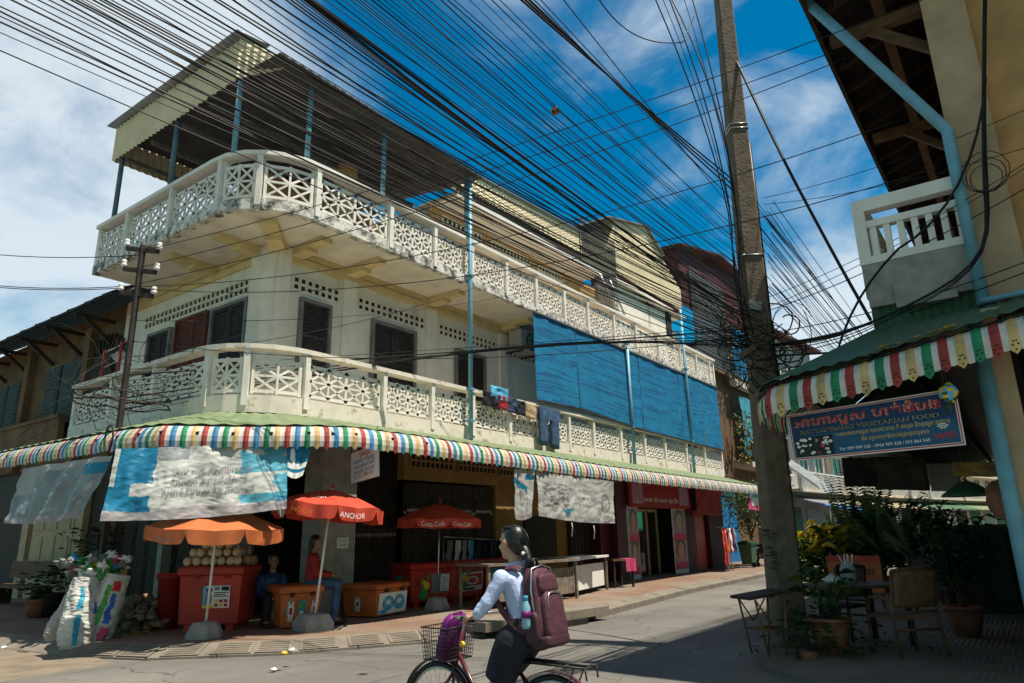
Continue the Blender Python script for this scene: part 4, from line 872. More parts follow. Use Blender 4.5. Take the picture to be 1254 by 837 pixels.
def poster(T_, o, u, v, n, kind):
    R = random.Random(hash_(kind)); g = MB()
    mats_ = [M['paper'], M['txt_black'], M['txt_red'], M['teal'], M['greenprint'], M['skyblue'], M['txt_yellow'], M['skin'], M['pink'], M['txt_grey']]
    def rect(u0, v0, u1, v1, mi, d=.002): 
        p = o+u*u0+v*v0+n*d; g.add([p, p+u*(u1-u0), p+u*(u1-u0)+v*(v1-v0), p+v*(v1-v0)], [(0, 1, 2, 3)], mi)
    def disc(cu, cv, ru, rv, mi, d): g.add([o+u*(cu+ru*math.cos(i*.524))+v*(cv+rv*math.sin(i*.524))+n*d for i in range(12)], [tuple(range(12))], mi)
    if kind == 'menu':
        rect(0, 0, 1, 1, 0); rect(0, 0, .12, 1, 5, .004); rect(.0, 0, .42, .16, 6, .005); disc(.22, .42, .13, .3, 9, .006); disc(.22, .7, .09, .14, 7, .007); disc(.24, .82, .11, .12, 1, .008)
        rect(.42, .80, .62, .95, 9, .004); rect(.68, .78, .97, .96, 1, .004)
        for k in range(3): rect(.42, .68-k*.08, .95-.1*(k % 2), .72-k*.08, 1, .004)
        for i in range(3):
            for j in range(2): rect(.44+i*.18, .08+j*.18, .58+i*.18, .22+j*.18, (2, 6, 2)[(i+j) % 3], .004)
        rect(.0, .0, 1, .03, 2, .005)
    elif kind == 'figure':
        disc(.5, .8, .24, .17, 0, .002); disc(.5, .8, .14, .1, 7, .004); disc(.5, .88, .2, .09, 9, .005); rect(.25, .25, .75, .66, 0, .002); rect(.36, .3, .64, .6, 2, .004); rect(.3, 0, .46, .3, 0, .003); rect(.54, 0, .7, .3, 0, .003); rect(.08, .35, .26, .62, 9, .003); rect(.74, .35, .92, .62, 9, .003)
    elif kind == 'blue':
        rect(0, 0, 1, 1, 0); 
        for cu in (.33, .72): disc(cu, .5, .2, .36, 3, .004); rect(cu-.15, .2, cu+.15, .78, 5, .005); disc(cu, .55, .08, .12, 0, .006)
        rect(.02, .02, .3, .2, 5, .003)
    elif kind == 'bagposter':
        rect(0, 0, 1, 1, 9); rect(.5, .1, .98, .95, 0, .003)
        for k in range(6): rect(.55, .18+k*.12, .9-.06*(k % 3), .22+k*.12, 3, .005)
        rect(.34, .0, .5, 1.05, 3, .004)
    elif kind == 'redad':
        rect(0, 0, 1, 1, 0); rect(.05, .25, .95, .9, 2, .003); disc(.5, .55, .3, .24, 0, .005); disc(.5, .55, .2, .16, 8, .006); rect(.1, .05, .6, .16, 1, .004)
    elif kind == 'green':
        for k in range(14): disc(R.uniform(.15, .85), R.uniform(.1, .9), R.uniform(.12, .25), R.uniform(.08, .2), R.choice((4, 4, 4, 6)), .003+k*.001)
    else:
        rect(0, 0, 1, 1, 3); rect(.1, .5, .9, .9, 4, .003); rect(.15, .1, .7, .35, 0, .004)
    g.build('poster', mats_, T_)
def hash_(s): return sum(ord(c)*(i+3) for i, c in enumerate(s))
cR = cooler('ice_cooler', 'big red ice cooler on runners piled with peeled coconuts', onz(213, 775, SW), onz(291, 773, SW), .9, 1.0, M['redplastic'], .14, True, [('menu', .40, .32, .83, .78, 'f')], .03)
pa, pb = onz(341, 772, SW), onz(389, 768, SW); pc = onz(316, 769, SW)
cooler('ice_cooler', 'low orange ice cooler with peeling stickers in front of the seated women', (pa.x, pa.y), (pb.x+.05, pb.y), .85, .66, M['orangeplastic'], .12, False, [('figure', .12, .18, .4, .86, 'f'), ('dark', .45, .3, .62, .8, 'f'), ('figure', .7, .2, .95, .85, 'f'), ('figure', .3, .2, .62, .85, 's')])
pa, pb = onz(461, 758, SW), onz(499, 751, SW)
cooler('ice_cooler', 'small orange ice cooler with a blue and white poster, left of the red row', (pa.x, pa.y), (pb.x, pb.y), .8, .58, M['orangeplastic'], .1, False, [('blue', .06, .08, .96, .86, 'f'), ('figure', .3, .2, .6, .8, 's')])
pa, pb = onz(503, 746, SW), onz(552, 741, SW)
cooler('ice_cooler', 'red ice cooler behind the dark red parasol, leftmost of the red row', (pa.x, pa.y), (pb.x, pb.y), .95, .86, M['redplastic'], .12, True, [('bagposter', .5, .25, .96, .85, 'f'), ('dark', .4, .3, .7, .8, 's'), ('green', .2, .08, .5, .9, 'f')])
pa, pb = onz(554, 741, SW), onz(593, 734, SW)
cooler('ice_cooler', 'red ice cooler with green bag and red advert, in the middle of the red row', (pa.x, pa.y), (pb.x, pb.y), .95, .86, M['redplastic'], .12, True, [('redad', .28, .2, .95, .8, 'f'), ('green', .14, .28, .58, .92, 'f')])
pa, pb = onz(596, 733, SW), onz(640, 726, SW)
cooler('ice_cooler', 'red ice cooler half hidden behind the cyclist, last of the red row', (pa.x, pa.y), (pb.x, pb.y), .95, .86, M['redplastic'], .12, True, [('dark', .1, .3, .55, .85, 'f')])
# coconuts on the big cooler
cL, cRr = onz(213, 775, SW), onz(291, 773, SW); t_ = V((cRr.x-cL.x, cRr.y-cL.y, 0)); w_ = t_.length; t_.normalize(); n_ = V((-t_.y, t_.x, 0)); first = None; rr = random.Random(5)
k = 0
for row, (cnt, z, off) in enumerate(((7, 0, 0), (6, .135, .065), (4, .265, .2))):
    for dep in range(3 if row < 2 else 2):
        for i in range(cnt):
            p = V((cL.x, cL.y, 0))+t_*(.07+off+i*.135+(.03 if dep % 2 else 0))+n_*(.10+.065*row+dep*.14)+V((0, 0, SW+1.005+z)); p += V((rr.uniform(-.01, .01), rr.uniform(-.01, .01), 0))
            if first is None:
                g = MB(); rs = [(.005, 0), (.045, .008), (.066, .045), (.07, .08), (.055, .115), (.02, .14), (.002, .142)]
                g.lathe((0, 0, 0), rs, 10); first = g.build('peeled_coconut', M['coconut']); tag(first, 'peeled tan coconut in the stacked pile on the big red cooler', 'coconut', 'coconuts stacked on the red cooler'); o = first
            else: o = first.copy(); COL.objects.link(o)
            o.location = p; o.rotation_euler = (rr.uniform(-.3, .3), rr.uniform(-.3, .3), rr.uniform(0, 6))
p = V((cL.x, cL.y, SW+1.0))+t_*(w_*.86)+n_*.2
bt = thing('plastic_bottle', 'clear plastic bottle standing right of the coconut pile', 'bottle', p); g = MB(); g.lathe(p, [(.035, 0), (.037, .1), (.035, .14), (.012, .18), (.012, .2)], 10); g.build('bottle_body', M['paper'], bt); g = MB(); g.lathe(p+V((0, 0, .2)), [(.014, 0), (.014, .03)], 8); g.build('cap', M['skyblue'], bt)
p = V((cL.x, cL.y, SW+1.0))+t_*(w_*.99)+n_*.3; g = MB(); g.lathe(p, [(.12, 0), (.15, .05), (.15, .12), (.12, .15)], 12); bk = thing('straw_basket', 'small basket with drinking straws at the right end of the red cooler', 'basket', p); g.build('bowl', M['husk'], bk)
for i in range(7): g = MB(); g.tube([p+V((rr.uniform(-.05, .05), rr.uniform(-.05, .05), .1)), p+V((rr.uniform(-.16, .16), rr.uniform(-.1, .1), .3))], .005, 4); g.build('straw', M[rr.choice(('paper', 'leaf', 'txt_red'))], bk)
# red plastic bin, husk heap, block, sacks
p = onz(204, 770, SW); g = MB(); g.rings([[p+V((s*math.cos(q*.524), s*math.sin(q*.524), z)) for q in range(12)] for s, z in ((.17, 0), (.21, .78), (.25, .80), (.25, .86), (.2, .87))]); bn_ = thing('waste_bin', 'dark red plastic bin just left of the big red cooler', 'bin', p); g.build('bin_body', M['darkredcloth'], bn_)
g = MB(); g.tube([p+V((.25*math.cos(i*.524), .25*math.sin(i*.524), .865)) for i in range(13)], .015, 5); g.build('rim', M['red'], bn_)
hc = onz(182, 772, SW); g = MB(); rr = random.Random(9)
for i in range(95):
    a = rr.uniform(0, 6.28); r = .5*math.sqrt(rr.random()); z = rr.random()*(.72*(1-r/.6)); c = hc+V((r*math.cos(a), r*math.sin(a)+.2, z)); R = Matrix.Rotation(rr.uniform(0, 6), 3, 'X') @ Matrix.Rotation(rr.uniform(0, 6), 3, 'Z')
    g.ell(c, .10, .075, .035, 7, 4, rr.choice((0, 0, 1)), .5, i, R)
tag(g.build('coconut_husks', [M['husk'], M['woodgrey']]), 'heap of brown coconut husks left of the red cooler', 'husks', kind='stuff')
g = MB(); p0, p1 = onz(134, 771, .12), onz(163, 768, .14); t = (p1-p0); t.z = 0; n = V((-t.y, t.x, 0)).normalized()
def slabs(g, o, t, n, w, h, d): g.rings([[o-n*.0+V((0, 0, 0)), o+t*w, o+t*w+n*d, o+n*d], [o+t*.03+V((0, 0, h)), o+t*(w-.05)+V((0, 0, h)), o+t*(w-.04)+n*d*.9+V((0, 0, h)), o+t*.04+n*d*.9+V((0, 0, h))]], 0, False)
slabs(g, p0, t.normalized(), n, t.length, .52, .3); tag(g.build('wooden_block', M['woodgrey']), 'weathered wooden block standing behind the white rubbish sacks', 'block')
def sack(label, base, top, r, m_, stripes, seed):
    base, top = V(base), V(top); ax = (top-base); h = ax.length; ax.normalize(); X = ax.cross(V((0, 1, 0))).normalized(); Y = ax.cross(X); T_ = thing('rubbish_sack', label, 'sack', base, 'stuffed rubbish sacks at the corner')
    prof = [(.0, .45), (.03, .75), (.1, .95), (.25, 1.06), (.45, 1.05), (.65, .98), (.82, .86), (.93, .80), (1.0, .78)]; n = 120; rows = 130
    def fn(u, v):
        f = v; k = 0
        for (z0, r0), (z1, r1) in zip(prof[:-1], prof[1:]):
            if z0 <= f <= z1+1e-6: k = r0+(r1-r0)*(f-z0)/(z1-z0)
        t = 2*math.pi*u; q = V((math.cos(t)*1.7, math.sin(t)*1.7, f*5+seed)); k *= 1+.15*noise.noise(q)+.05*noise.noise(V((q.x*1.2, q.y*1.2, q.z*4.5)))+.045*noise.noise(V((q.x*2, q.y*2, q.z*11)))+.02*noise.noise(q*9)
        return base+ax*(h*f)+X*(r*k*math.cos(t))+Y*(r*k*.85*math.sin(t))
    d = V(base)-CAM; fa = math.atan2(-d.dot(Y), -d.dot(X)) % (2*math.pi)
    def mi(u, v):
        a = (2*math.pi*u-fa+math.pi) % (2*math.pi)-math.pi
        for j, (c, w, v0, v1) in enumerate(stripes):
            if abs(a-c+.10*noise.noise(V((v*9, j*3., seed)))) < w*(1+.25*noise.noise(V((v*8, j, seed)))) and v0+.02*noise.noise(V((a*9, 0, seed))) < v < v1+.03*noise.noise(V((a*9, 5, seed))): return j+1
        return 0
    g = MB(); g.grid(fn, n, rows, mi); g.build('sack_body', [m_]+STM[:len(stripes)] if not isinstance(stripes, tuple) else m_, T_); return T_
STM = [M['teal'], M['teal'], M['txt_blue'], M['txt_red']]
sack('bulging grey-white rubbish sack with blue stripes, middle of three on the kerb', onz(90, 799, .02), onz(88, 799, .02)+V((.10, .10, 1.02)), .235, M['sack'], [(.0, .16, .08, .48), (.0, .16, .55, .86), (1.0, .14, .5, .65)], 3)
STM = [M['teal'], M['greenprint'], M['txt_red']]
sack('dirty grey rubbish sack slumped at the left of three', onz(68, 792, .03), onz(68, 792, .03)+V((.34, -.06, .90)), .24, M['sackgrey'], [(.4, .2, .1, .25), (-.1, .12, .3, .6)], 8)
STM = [M['greenprint'], M['txt_blue'], M['txt_red'], M['pink']]
sack('clean white rubbish sack with green and blue stripes, right of three', onz(110, 793, .04), onz(110, 793, .04)+V((.20, -.13, 1.04)), .25, M['sack'], [(-.1, .17, .32, .85), (.38, .17, .35, .75), (.35, .3, .78, .92), (.5, .28, .08, .3)], 13)
# loose rubbish spilling out of the sack mouths
g = MB(); rr = random.Random(21); top = onz(97, 795, .02)+V((.18, .05, 1.04))
for i in range(120):
    c = top+V((rr.gauss(0, .19), rr.gauss(0, .19), rr.uniform(-.10, .26))); s = rr.uniform(.04, .10); R = Matrix.Rotation(rr.uniform(0, 6), 3, 'X') @ Matrix.Rotation(rr.uniform(0, 6), 3, 'Z'); g.ell(c, s*1.25, s*.9, s*.4, 10, 7, rr.choice((0, 0, 0, 0, 1, 1, 2, 3, 4, 5, 5, 5)), 1.9, i*1.3, R)
tag(g.build('loose_rubbish', [M['paper'], M['skyblue'], M['greenprint'], M['pink'], M['txt_yellow'], M['tarpgrey']]), 'blue, white and green plastic rubbish heaped on top of the sacks', 'rubbish', kind='stuff')
g = MB()
for i in range(420):
    t = rr.random(); c = onz(138+38*t, 795-18*t, .03+.08*t)+V((rr.gauss(0, .10), rr.gauss(0, .12), rr.uniform(0, .10*t+.03))); a = rr.uniform(0, 6.28); g.leaf(c, (math.cos(a), math.sin(a), rr.uniform(-.1, .5)), rr.uniform(.05, .13), .022, 0, .2)
tag(g.build('straw_litter', M['leafdry']), 'dry yellow straw and flower heads scattered beside the rubbish sacks', 'straw', kind='stuff')
for (x, y, m_, lb) in ((348, 800, 'txt_yellow', 'crumpled yellow wrapper on the drain cover'), (357, 796, 'paper', 'crumpled white paper on the drain cover beside a yellow wrapper'), (335, 820, 'paper', 'white scrap of paper on the asphalt before the corner'), (5, 793, 'paper', 'white paper scrap on the road at the far left')):
    g = MB(); g.ell(onz(x, y, .03 if y > 805 or x < 10 else SW+.05), .045, .035, .02, 8, 5, 0, .9, x); tag(g.build('litter_scrap', M[m_]), lb, 'litter')
# ---------------------------------------------------------------- tables and stall bits along the right street
def table(name, label, L, R_, d, h, top, leg, cloth_=None, solid=False):
    L, R_ = V((*L[:2], 0)), V((*R_[:2], 0)); t = (R_-L); w = t.length; t.normalize(); n = V((-t.y, t.x, 0)); T_ = thing(name, label, 'table', (L+R_)/2+n*d/2+V((0, 0, SW)))
    g = MB(); g.obox(L+V((0, 0, SW+h-.05)), t*w, n*d, V((0, 0, .05))); g.build('tabletop', top, T_)
    for a in (.04, w-.09):
        for c in (.04, d-.09): g = MB(); g.obox(L+t*a+n*c+V((0, 0, SW)), t*.05, n*.05, V((0, 0, h-.052))); g.build('leg', leg, T_)
    if solid: g = MB(); g.obox(L+n*.12+t*.1+V((0, 0, SW+.12)), t*(w-.2), n*.04, V((0, 0, h-.3))); g.build('front_board', top, T_)
    if cloth_: g = MB(); g.grid(lambda u, v: L-n*.012+t*(w*.55+w*.45*u)+V((0, 0, SW+h+.004-.32*v))+n*(-.02*math.sin(u*9)*v), 12, 4); g.grid(lambda u, v: L+t*(w*.55+w*.45*u)+n*(d*v)+V((0, 0, SW+h+.006)), 4, 4); g.build('cloth', cloth_, T_)
    return T_
p = onz(712, 733, SW); table('plank_table', 'long weathered plank table under the printed canvas behind the cyclist', (p.x-3.0, p.y+.25), (p.x, p.y+.0), .9, .85, M['woodgrey'], M['woodgrey'], None, True)
q = onz(750, 722, SW); table('plank_table', 'shorter plank table with a pale top, next to the pink-covered table', (p.x+.1, p.y+.15), (q.x-.1, q.y), .8, .85, M['paper'], M['woodgrey'], None, True)
q = onz(753, 721, SW); q2 = onz(780, 719, SW); table('small_table', 'small table half covered by a bright pink cloth outside the salon', (q.x, q.y), (q2.x, q2.y), .6, .72, M['wood'], M['rust'], M['pink'])
# clothes display behind the red coolers
for i, (x, c) in enumerate(((548, 'tarpgrey'), (558, 'paper'), (566, 'fargrey'), (574, 'skyblue'), (583, 'jeandark'), (592, 'navy'), (601, 'jeandark'), (609, 'navy'))):
    a = ony(x, 662, 10.9); g = MB(); g.grid(cloth(a, (.22, .05, 0), (0, .05, -.62+.05*(i % 3)), 0, 0, .06, 4, i), 6, 10)
    tag(g.build('hanging_shirt', M[c], solid=.02), 'dim shirt on the clothes rack in the shade behind the red coolers', 'shirt', 'shirts on the rack behind the red coolers')
g = MB(); a, c = ony(543, 660, 10.92), ony(616, 664, 10.92); g.tube([a+V((0, 0, .04)), c+V((0, 0, .04))], .015, 6); g.tube([a+V((0, 0, .04)), V((a.x, a.y, SW))], .015, 6); g.tube([c+V((0, 0, .04)), V((c.x, c.y, SW))], .015, 6); tag(g.build('clothes_rack', M['chrome']), 'metal clothes rack standing behind the red coolers', 'clothes rack')
# ================================================================ RESTAURANT BUILDING ON THE NEAR CORNER
RX = 9.5
RB = thing('restaurant_building', 'tan and orange plastered building with dark timber eaves on the near right corner', 'building', (RX, .1, 0))
g = MB(); g.box(RX+.12, -9, 4.05, 36, .10, 9.6); g.build('upper_wall', M['orangeplaster'], RB)
yb = onx(1181, 0, RX).y; g = MB(); g.box(RX, yb, 4.05, RX+.4, .125, 9.6); g.build('corner_pilaster', M['tan'], RB)
# roof with timber eaves over the side street
k_ = .95; EY, EZ = 1.5*k_, CH+7.5*k_
g = MB(); g.grid(lambda u, v: V((8.55+15*u, EY-5.5*v, EZ+2.1*v)), 30, 10); g.build('roof', M['tile'], RB, .10)
for i in range(22): X = 8.7+i*.7; g = MB(); g.bar((X, EY-.05, EZ-.11), (X, EY-4.5, EZ-.11+1.72), .07, .10); g.build('rafter', M['darkwood'], RB)
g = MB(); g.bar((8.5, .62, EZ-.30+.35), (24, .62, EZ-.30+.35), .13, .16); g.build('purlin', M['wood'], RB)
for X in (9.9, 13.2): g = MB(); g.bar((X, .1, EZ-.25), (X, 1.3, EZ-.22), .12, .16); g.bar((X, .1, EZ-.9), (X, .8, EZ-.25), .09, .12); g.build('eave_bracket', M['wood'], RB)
g = MB(); g.box(8.5, EY-.03, EZ-.16, 24, EY+.03, EZ+.02); g.build('eave_board', M['darkwood'], RB)
g = MB()
for i in range(150): x, t = rnd.uniform(9, 13), rnd.random(); g.leaf((x, EY-3*t, EZ-.06+1.14*t), (rnd.uniform(-1, 1), rnd.uniform(-1, 1), -1), rnd.uniform(.06, .18), .05, 0, .2)
tag(g.build('roof_straw', M['darkwood'], RB), None, None, None, 'stuff')
# balcony: end rail seen from the street
def rp(x, y, X=RX): return onx(x, y, X)
A, B, C_, D = rp(1043, 254), rp(1166, 221), rp(1183, 298), rp(1073, 322)      # rail frame corners
A.z = (A.z+B.z)/2+.06; B.z = A.z-.1
y0, y1 = .12, A.y; zt = A.z; zb = (C_.z+D.z)/2; zf = rp(1070, 384).z+.08
bal = MB(); bal.box(RX, y0, zf, 36, y1-.02, zf+.13); bal.box(RX, y0, zf+.131, RX+.16, y1, zb-.001, 0); bal.box(RX+.161, y1-.16, zf+.131, 17, y1, zb-.001, 0)
bal.box(RX-.05, .35, zf-.07, RX+.3, 1.0, zf+.22, 0)
BL = bal.build('balcony', M['concretegrey'], RB)
rl = MB(); rl.box(RX-.01, y0, zt-.17, RX+.15, y1+.01, zt); rl.box(RX-.01, y1-.13, zb, RX+.15, y1+.01, zt-.171); rl.box(RX-.01, y0, zb, RX+.15, y1-.131, zb+.10); rl.box(RX+.0, y0, zt-.40, RX+.13, y1-.131, zt-.31); rl.build('end_rail', M['fargrey' if 0 else 'white'], BL)
for i in range(7):
    y = y0+.02+(y1-.16-y0)*i/6.6; g = MB(); g.box(RX+.02, y, zb+.101, RX+.11, y+.075, zt-.401); g.build('baluster', M['white'], BL)
g = MB(); g.box(RX+.16, y1-.14, zt-.13, 17, y1, zt); g.box(RX+.16, y1-.12, zb, 17, y1-.02, zb+.08)
for i in range(24): g.box(RX+.45+i*.3, y1-.11, zb+.08, RX+.53+i*.3, y1-.03, zt-.131)
g.build('side_rail', M['white'], BL)
g = MB(); corr(g, (RX+.08, .12, 0), (RX+.08, y1-.03, 0), (3.9, 3.9), (zf-.005, zf-.005), n=22); corr(g, (RX+.1, y1-.03, 0), (36, y1-.03, 0), (3.9, 3.9), (zf+.02, zf+.02), n=200); g.build('green_panel', M['greenroof2'], RB, .01)
# downpipe from the eave to the awning
pb = rp(1160, 160, RX-.12); P0 = V((RX-.12, pb.y, pb.z)); Pe = rp(1203, 374, RX-.12); Pe = V((P0.x, P0.y, Pe.z)); ptop = onp(985, 0, (0, EY, 0), (0, 1, 0))
g = MB(); g.tube([Pe, P0-V((0, 0, .1)), P0, P0.lerp(ptop, .05), P0.lerp(ptop, 1.12)], .068, 12); g.build('downpipe', M['bluepipe'], RB)
g = MB(); a = rp(1201, 369, RX-.2); c = rp(1300, 349, RX-.2); g.tube([a, c], .035, 8); g.build('water_pipe', M['bluepipe'], RB)
# ground floor shell
g = MB(); g.box(RX, -9, 3.95, 36, .10, 4.049); g.box(11.2, -9, .05, 36, -.1, 3.95); g.build('ground_floor', M['darkwood'], RB)
g = MB(); g.box(8.95, -5, .05, 9.3, -.28, 3.9); g.build('ochre_wall', M['ochre'], RB)
lo = onx(1235, 560, 8.8); g = MB(); g.box(8.80, lo.y-.20, .05, 9.0, lo.y-.02, 3.8); g.build('tan_post', M['tan'], RB)
g = MB(); g.cyl((8.74, lo.y+.05, .05), (8.74, lo.y+.05, 3.7), .075, 12); g.build('corner_pipe', M['bluepipe'], RB)
# ---------------------------------------------------------------- awning
A2 = thing('green_awning', 'dark green sheet awning with broad striped hem on the restaurant corner', 'awning', (8.0, 1, 3))
hL, hR = onx(920, 514, 8.0), onx(1254, 426, 8.0); sl = (hR.z-hL.z)/(hR.y-hL.y)
hy = lambda y: hL.z+sl*(y-hL.y)
hem2 = [(32, hL.y+.02, hL.z-.02), (12, hL.y+.02, hL.z-.02), (8.3, hL.y+.0, hL.z), (8.02, hL.y-.18, hy(hL.y-.18)), (8.0, 1.2, hy(1.2)-.02), (8.0, 0, hy(0)), (8.0, -3.2, hy(-3.2))]
hem2 = hem2[::-1]
valance([V((2*8.0-p[0], p[1], p[2])) for p in hem2] if False else hem2[::-1], .40, .26, .092, .058, [3, 0, 4], True, .05, 5).build('valance', STR, A2)
tops = [V(p)+V((0, 0, .385)) for p in hem2]
inn = [V((RX+.1, -3.2, 4.05+sl*-3.2*.4)), V((RX+.1, 0, 4.05)), V((RX+.1, 1.0, 4.0)), V((RX+.1, y1-.02, 3.97)), V((RX+.3, y1+.0, 3.97)), V((12, y1, 3.97)), V((32, y1, 3.97))]
g = MB()
for i in range(len(tops)-1):
    a, c, d, b_ = tops[i]+V((.05, 0, 0)), tops[i+1]+V((.05, 0, 0)), inn[i+1], inn[i]; n = max(2, int((c-a).length/.09))
    g.grid(lambda u, v: a.lerp(c, u).lerp(b_.lerp(d, u), v)+V((0, 0, .012*(1 if round(u*n) % 2 else -1))), n, 3, 0, False)
g.build('roof_sheet', M['greenroof2'], A2, .006)
for a, c in zip(hem2[:-1], hem2[1:]): g = MB(); g.tube([V(a)+V((.14, -.0, .33)), V(c)+V((.14, -.0, .33))], .025, 6); g.build('front_rail', M['rust'], A2)
for i in range(len(hem2)): g = MB(); g.bar(V(hem2[i])+V((.1, 0, .3)), inn[i]-V((0, 0, .06)), .04, .05); g.build('rafter', M['rust'], A2)
r_ = random.Random(4)
g = MB()
for i in range(60):
    y = r_.uniform(.35, 1.1); z = hy(y)+.41; g.leaf((8.06+r_.uniform(0, .08), y, z), (r_.uniform(-1, 1), r_.uniform(-1, 1), .2), r_.uniform(.05, .1), .03, 0, .3)
tag(g.build('dry_leaves', M['leafdry']), 'dry brown leaves caught on top of the restaurant awning', 'leaves', kind='stuff')
# ---------------------------------------------------------------- restaurant sign
c4 = [onx(963, 509, 8.3), onx(1170, 475.5, 8.3), onx(1183, 545, 8.3), onx(972, 565, 8.3)]
S2 = thing('restaurant_sign', 'wide dark blue vegetarian restaurant sign with red, yellow and white lettering under the awning', 'sign', c4[3])
sn = V((-1, 0, 0))
def sp(u, v, d=0.): return c4[3].lerp(c4[2], u).lerp(c4[0].lerp(c4[1], u), v)+sn*d
g = MB(); g.hexa([sp(0, 0)-sn*.05, sp(1, 0)-sn*.05, sp(1, 0), sp(0, 0), sp(0, 1)-sn*.05, sp(1, 1)-sn*.05, sp(1, 1), sp(0, 1)]); g.build('board', M['fargrey'], S2)
def srect(u0, v0, u1, v1, d): return [sp(u0, v0, d), sp(u1, v0, d), sp(u1, v1, d), sp(u0, v1, d)]
g = MB()
for mi, e, d in ((0, .0, .002), (1, .008, .004), (0, .017, .006)): g.add(srect(e*.8, e*2.6, 1-e*.8, 1-e*2.6, d), [(0, 1, 2, 3)], mi)
g.build('border', [M['paper'], M['txt_red']], S2)
g = MB(); g.add(srect(.018, .055, .982, .5, .008), [(0, 1, 2, 3)], 0); g.add(srect(.018, .5, .982, .945, .008), [(0, 1, 2, 3)], 1); g.build('blue_ground', [M['signbluel'], M['signblue']], S2)
WS = (c4[1]-c4[0]).length; HS = (c4[0]-c4[3]).length
def st(txt, u, v, w, h, m_, bold=0., d=.012, nm='lettering'): lettering(txt, (0, 0, 0), (1, 0, 0), (0, 0, 1), h*HS, m_, S2, nm, width=w*WS, fn=lambda x, y: sp(u+x/WS, v+y/HS, d), bold=bold)
M['txt_pink'] = mat('pale_pink_ink', (.62, .28, .22), .6, .05); M['txt_gold'] = mat('gold_ink', (.72, .50, .10), .6, .05); M['txt_cream'] = mat('cream_ink', (.70, .66, .42), .6, .05)
st('អាហារបួស បាត់ដំបង', .045, .70, .86, .17, M['txt_pink'], .035, .012, 'khmer_outline'); st('អាហារបួស បាត់ដំបង', .045, .70, .86, .17, M['txt_red'], .0, .016, 'khmer_title')
st('BATTAMBANG VEGETARIAN FOOD', .07, .535, .82, .085, M['txt_cream'], .02, .012, 'title_outline'); st('BATTAMBANG VEGETARIAN FOOD', .07, .535, .82, .085, M['txt_black'], -.004, .016, 'title')
st('មានលក់អាហារបួស គុយទាវ បាយ មី កាហ្វេ ទឹកក្រឡុក គ្រប់មុខ', .29, .41, .65, .075, M['txt_gold']); st('និង ទទួលកម្មង់អាហារបួសគ្រប់ប្រភេទ', .44, .27, .38, .075, M['txt_gold'])
st('Tel: 099 990 328 - 0966 909 328 / 092 864 545', .30, .12, .52, .06, M['txt_white']); st('WiFi', .845, .14, .115, .12, M['txt_red'], .01)
g = MB()
for r in (.018, .032, .046):
    P_ = [sp(.90+r*.75*math.cos(t), .29+r*2.6*math.sin(t), .012) for t in [rad(35+i*11) for i in range(11)]]; g.tube(P_, .006, 4)
g.build('wifi_arcs', M['txt_white'], S2)
for u0, u1, cs in ((.03, .155, ('paper', 'leafdark')), (.16, .27, ('paper', 'txt_red'))):
    g = MB(); g.add(srect(u0, .07, u1, .47, .011), [(0, 1, 2, 3)], 0); rr = random.Random(int(u0*100))
    for k in range(26):
        uu, vv = rr.uniform(u0+.012, u1-.012), rr.uniform(.11, .43); ru = rr.uniform(.006, .013); g.add([sp(uu+ru*math.cos(t), vv+ru*2.6*math.sin(t), .013+k*.0003) for t in [i*.785 for i in range(8)]], [tuple(range(8))], rr.choice((1, 1, 2)))
    g.build('photo_inset', [M['txt_black'], M['paper'], M[cs[1]]], S2)
for u in (.06, .94): g = MB(); g.tube([sp(u, 1, -.02), sp(u, 1, -.02)+V((0, 0, .5))], .008, 4); g.build('hanger', M['rust'], S2)
# hanging glass charm
p = onx(1161, 481, 8.2); ch = thing('hanging_charm', 'yellow, green and blue woven charm hanging by the right end of the restaurant sign', 'charm', p)
g = MB(); rr = random.Random(2); g.ell(p, .085, .085, .10, 10, 10, 0, .3); g.m = [rr.choice((0, 1, 2, 0)) for _ in g.m]; g.build('ball', [M['txt_yellow'], M['leaf'], M['skyblue']], ch); g = MB(); g.tube([p+V((0, 0, .1)), p+V((.1, 0, .6))], .006, 4); g.build('string', M['black'], ch)
for i in range(5): g = MB(); g.leaf(p+V((0, 0, -.08)), (rr.uniform(-.4, .4), rr.uniform(-.4, .4), -1), .12, .03, 0, .1); g.build('tassel', M['leaf'], ch)

# ================================================================ UTILITY POLE
PB = onz(968, 790, .06); PX, PY = PB.x, PB.y
ptp = ond(885, 0, math.hypot(PX, PY)+.1); lean = (ptp-V((PX, PY, .06)))/(ptp.z-.06)
PP = lambda z: V((PX, PY, .06))+lean*(z-.06)
UPO = thing('utility_pole', 'tall weathered concrete utility pole carrying a tangle of black cables', 'utility pole', PB)
g = MB(); hd = (FH*-1)
def sq(z, w):
    c = PP(z); a = RH*w/2; b_ = FH*w/2; ch_ = .82
    return [c-a*ch_-b_, c+a*ch_-b_, c+a-b_*ch_, c+a+b_*ch_, c+a*ch_+b_, c-a*ch_+b_, c-a+b_*ch_, c-a-b_*ch_]
g.rings([sq(-.1+i*.5, .40-.0165*i*.5*.9) for i in range(28)], 0, False); g.build('shaft', M['concrete'], UPO)
g = MB(); q = RH*.215; g.tube([PP(.05)+q, PP(2)+q*.97, PP(4)+q*.93, PP(6.2)+q*.86, PP(7.6)+q*.8], .042, 8); g.build('conduit', M['black'], UPO)
for z in (7.9, 5.6, 7.82, 4.3): g = MB(); P_ = sq(z, .42-.0165*z); g.tube(P_+[P_[0]], .012, 5); g.build('steel_band', M['chrome'], UPO)
g = MB(); c = PP(4.72)-FH*.2-RH*.06; g.obox(c-RH*.09, RH*.18+V((0, 0, -.03)), FH*.05, V((.0, 0, .13))); g.build('small_plate', M['fargrey'], UPO)
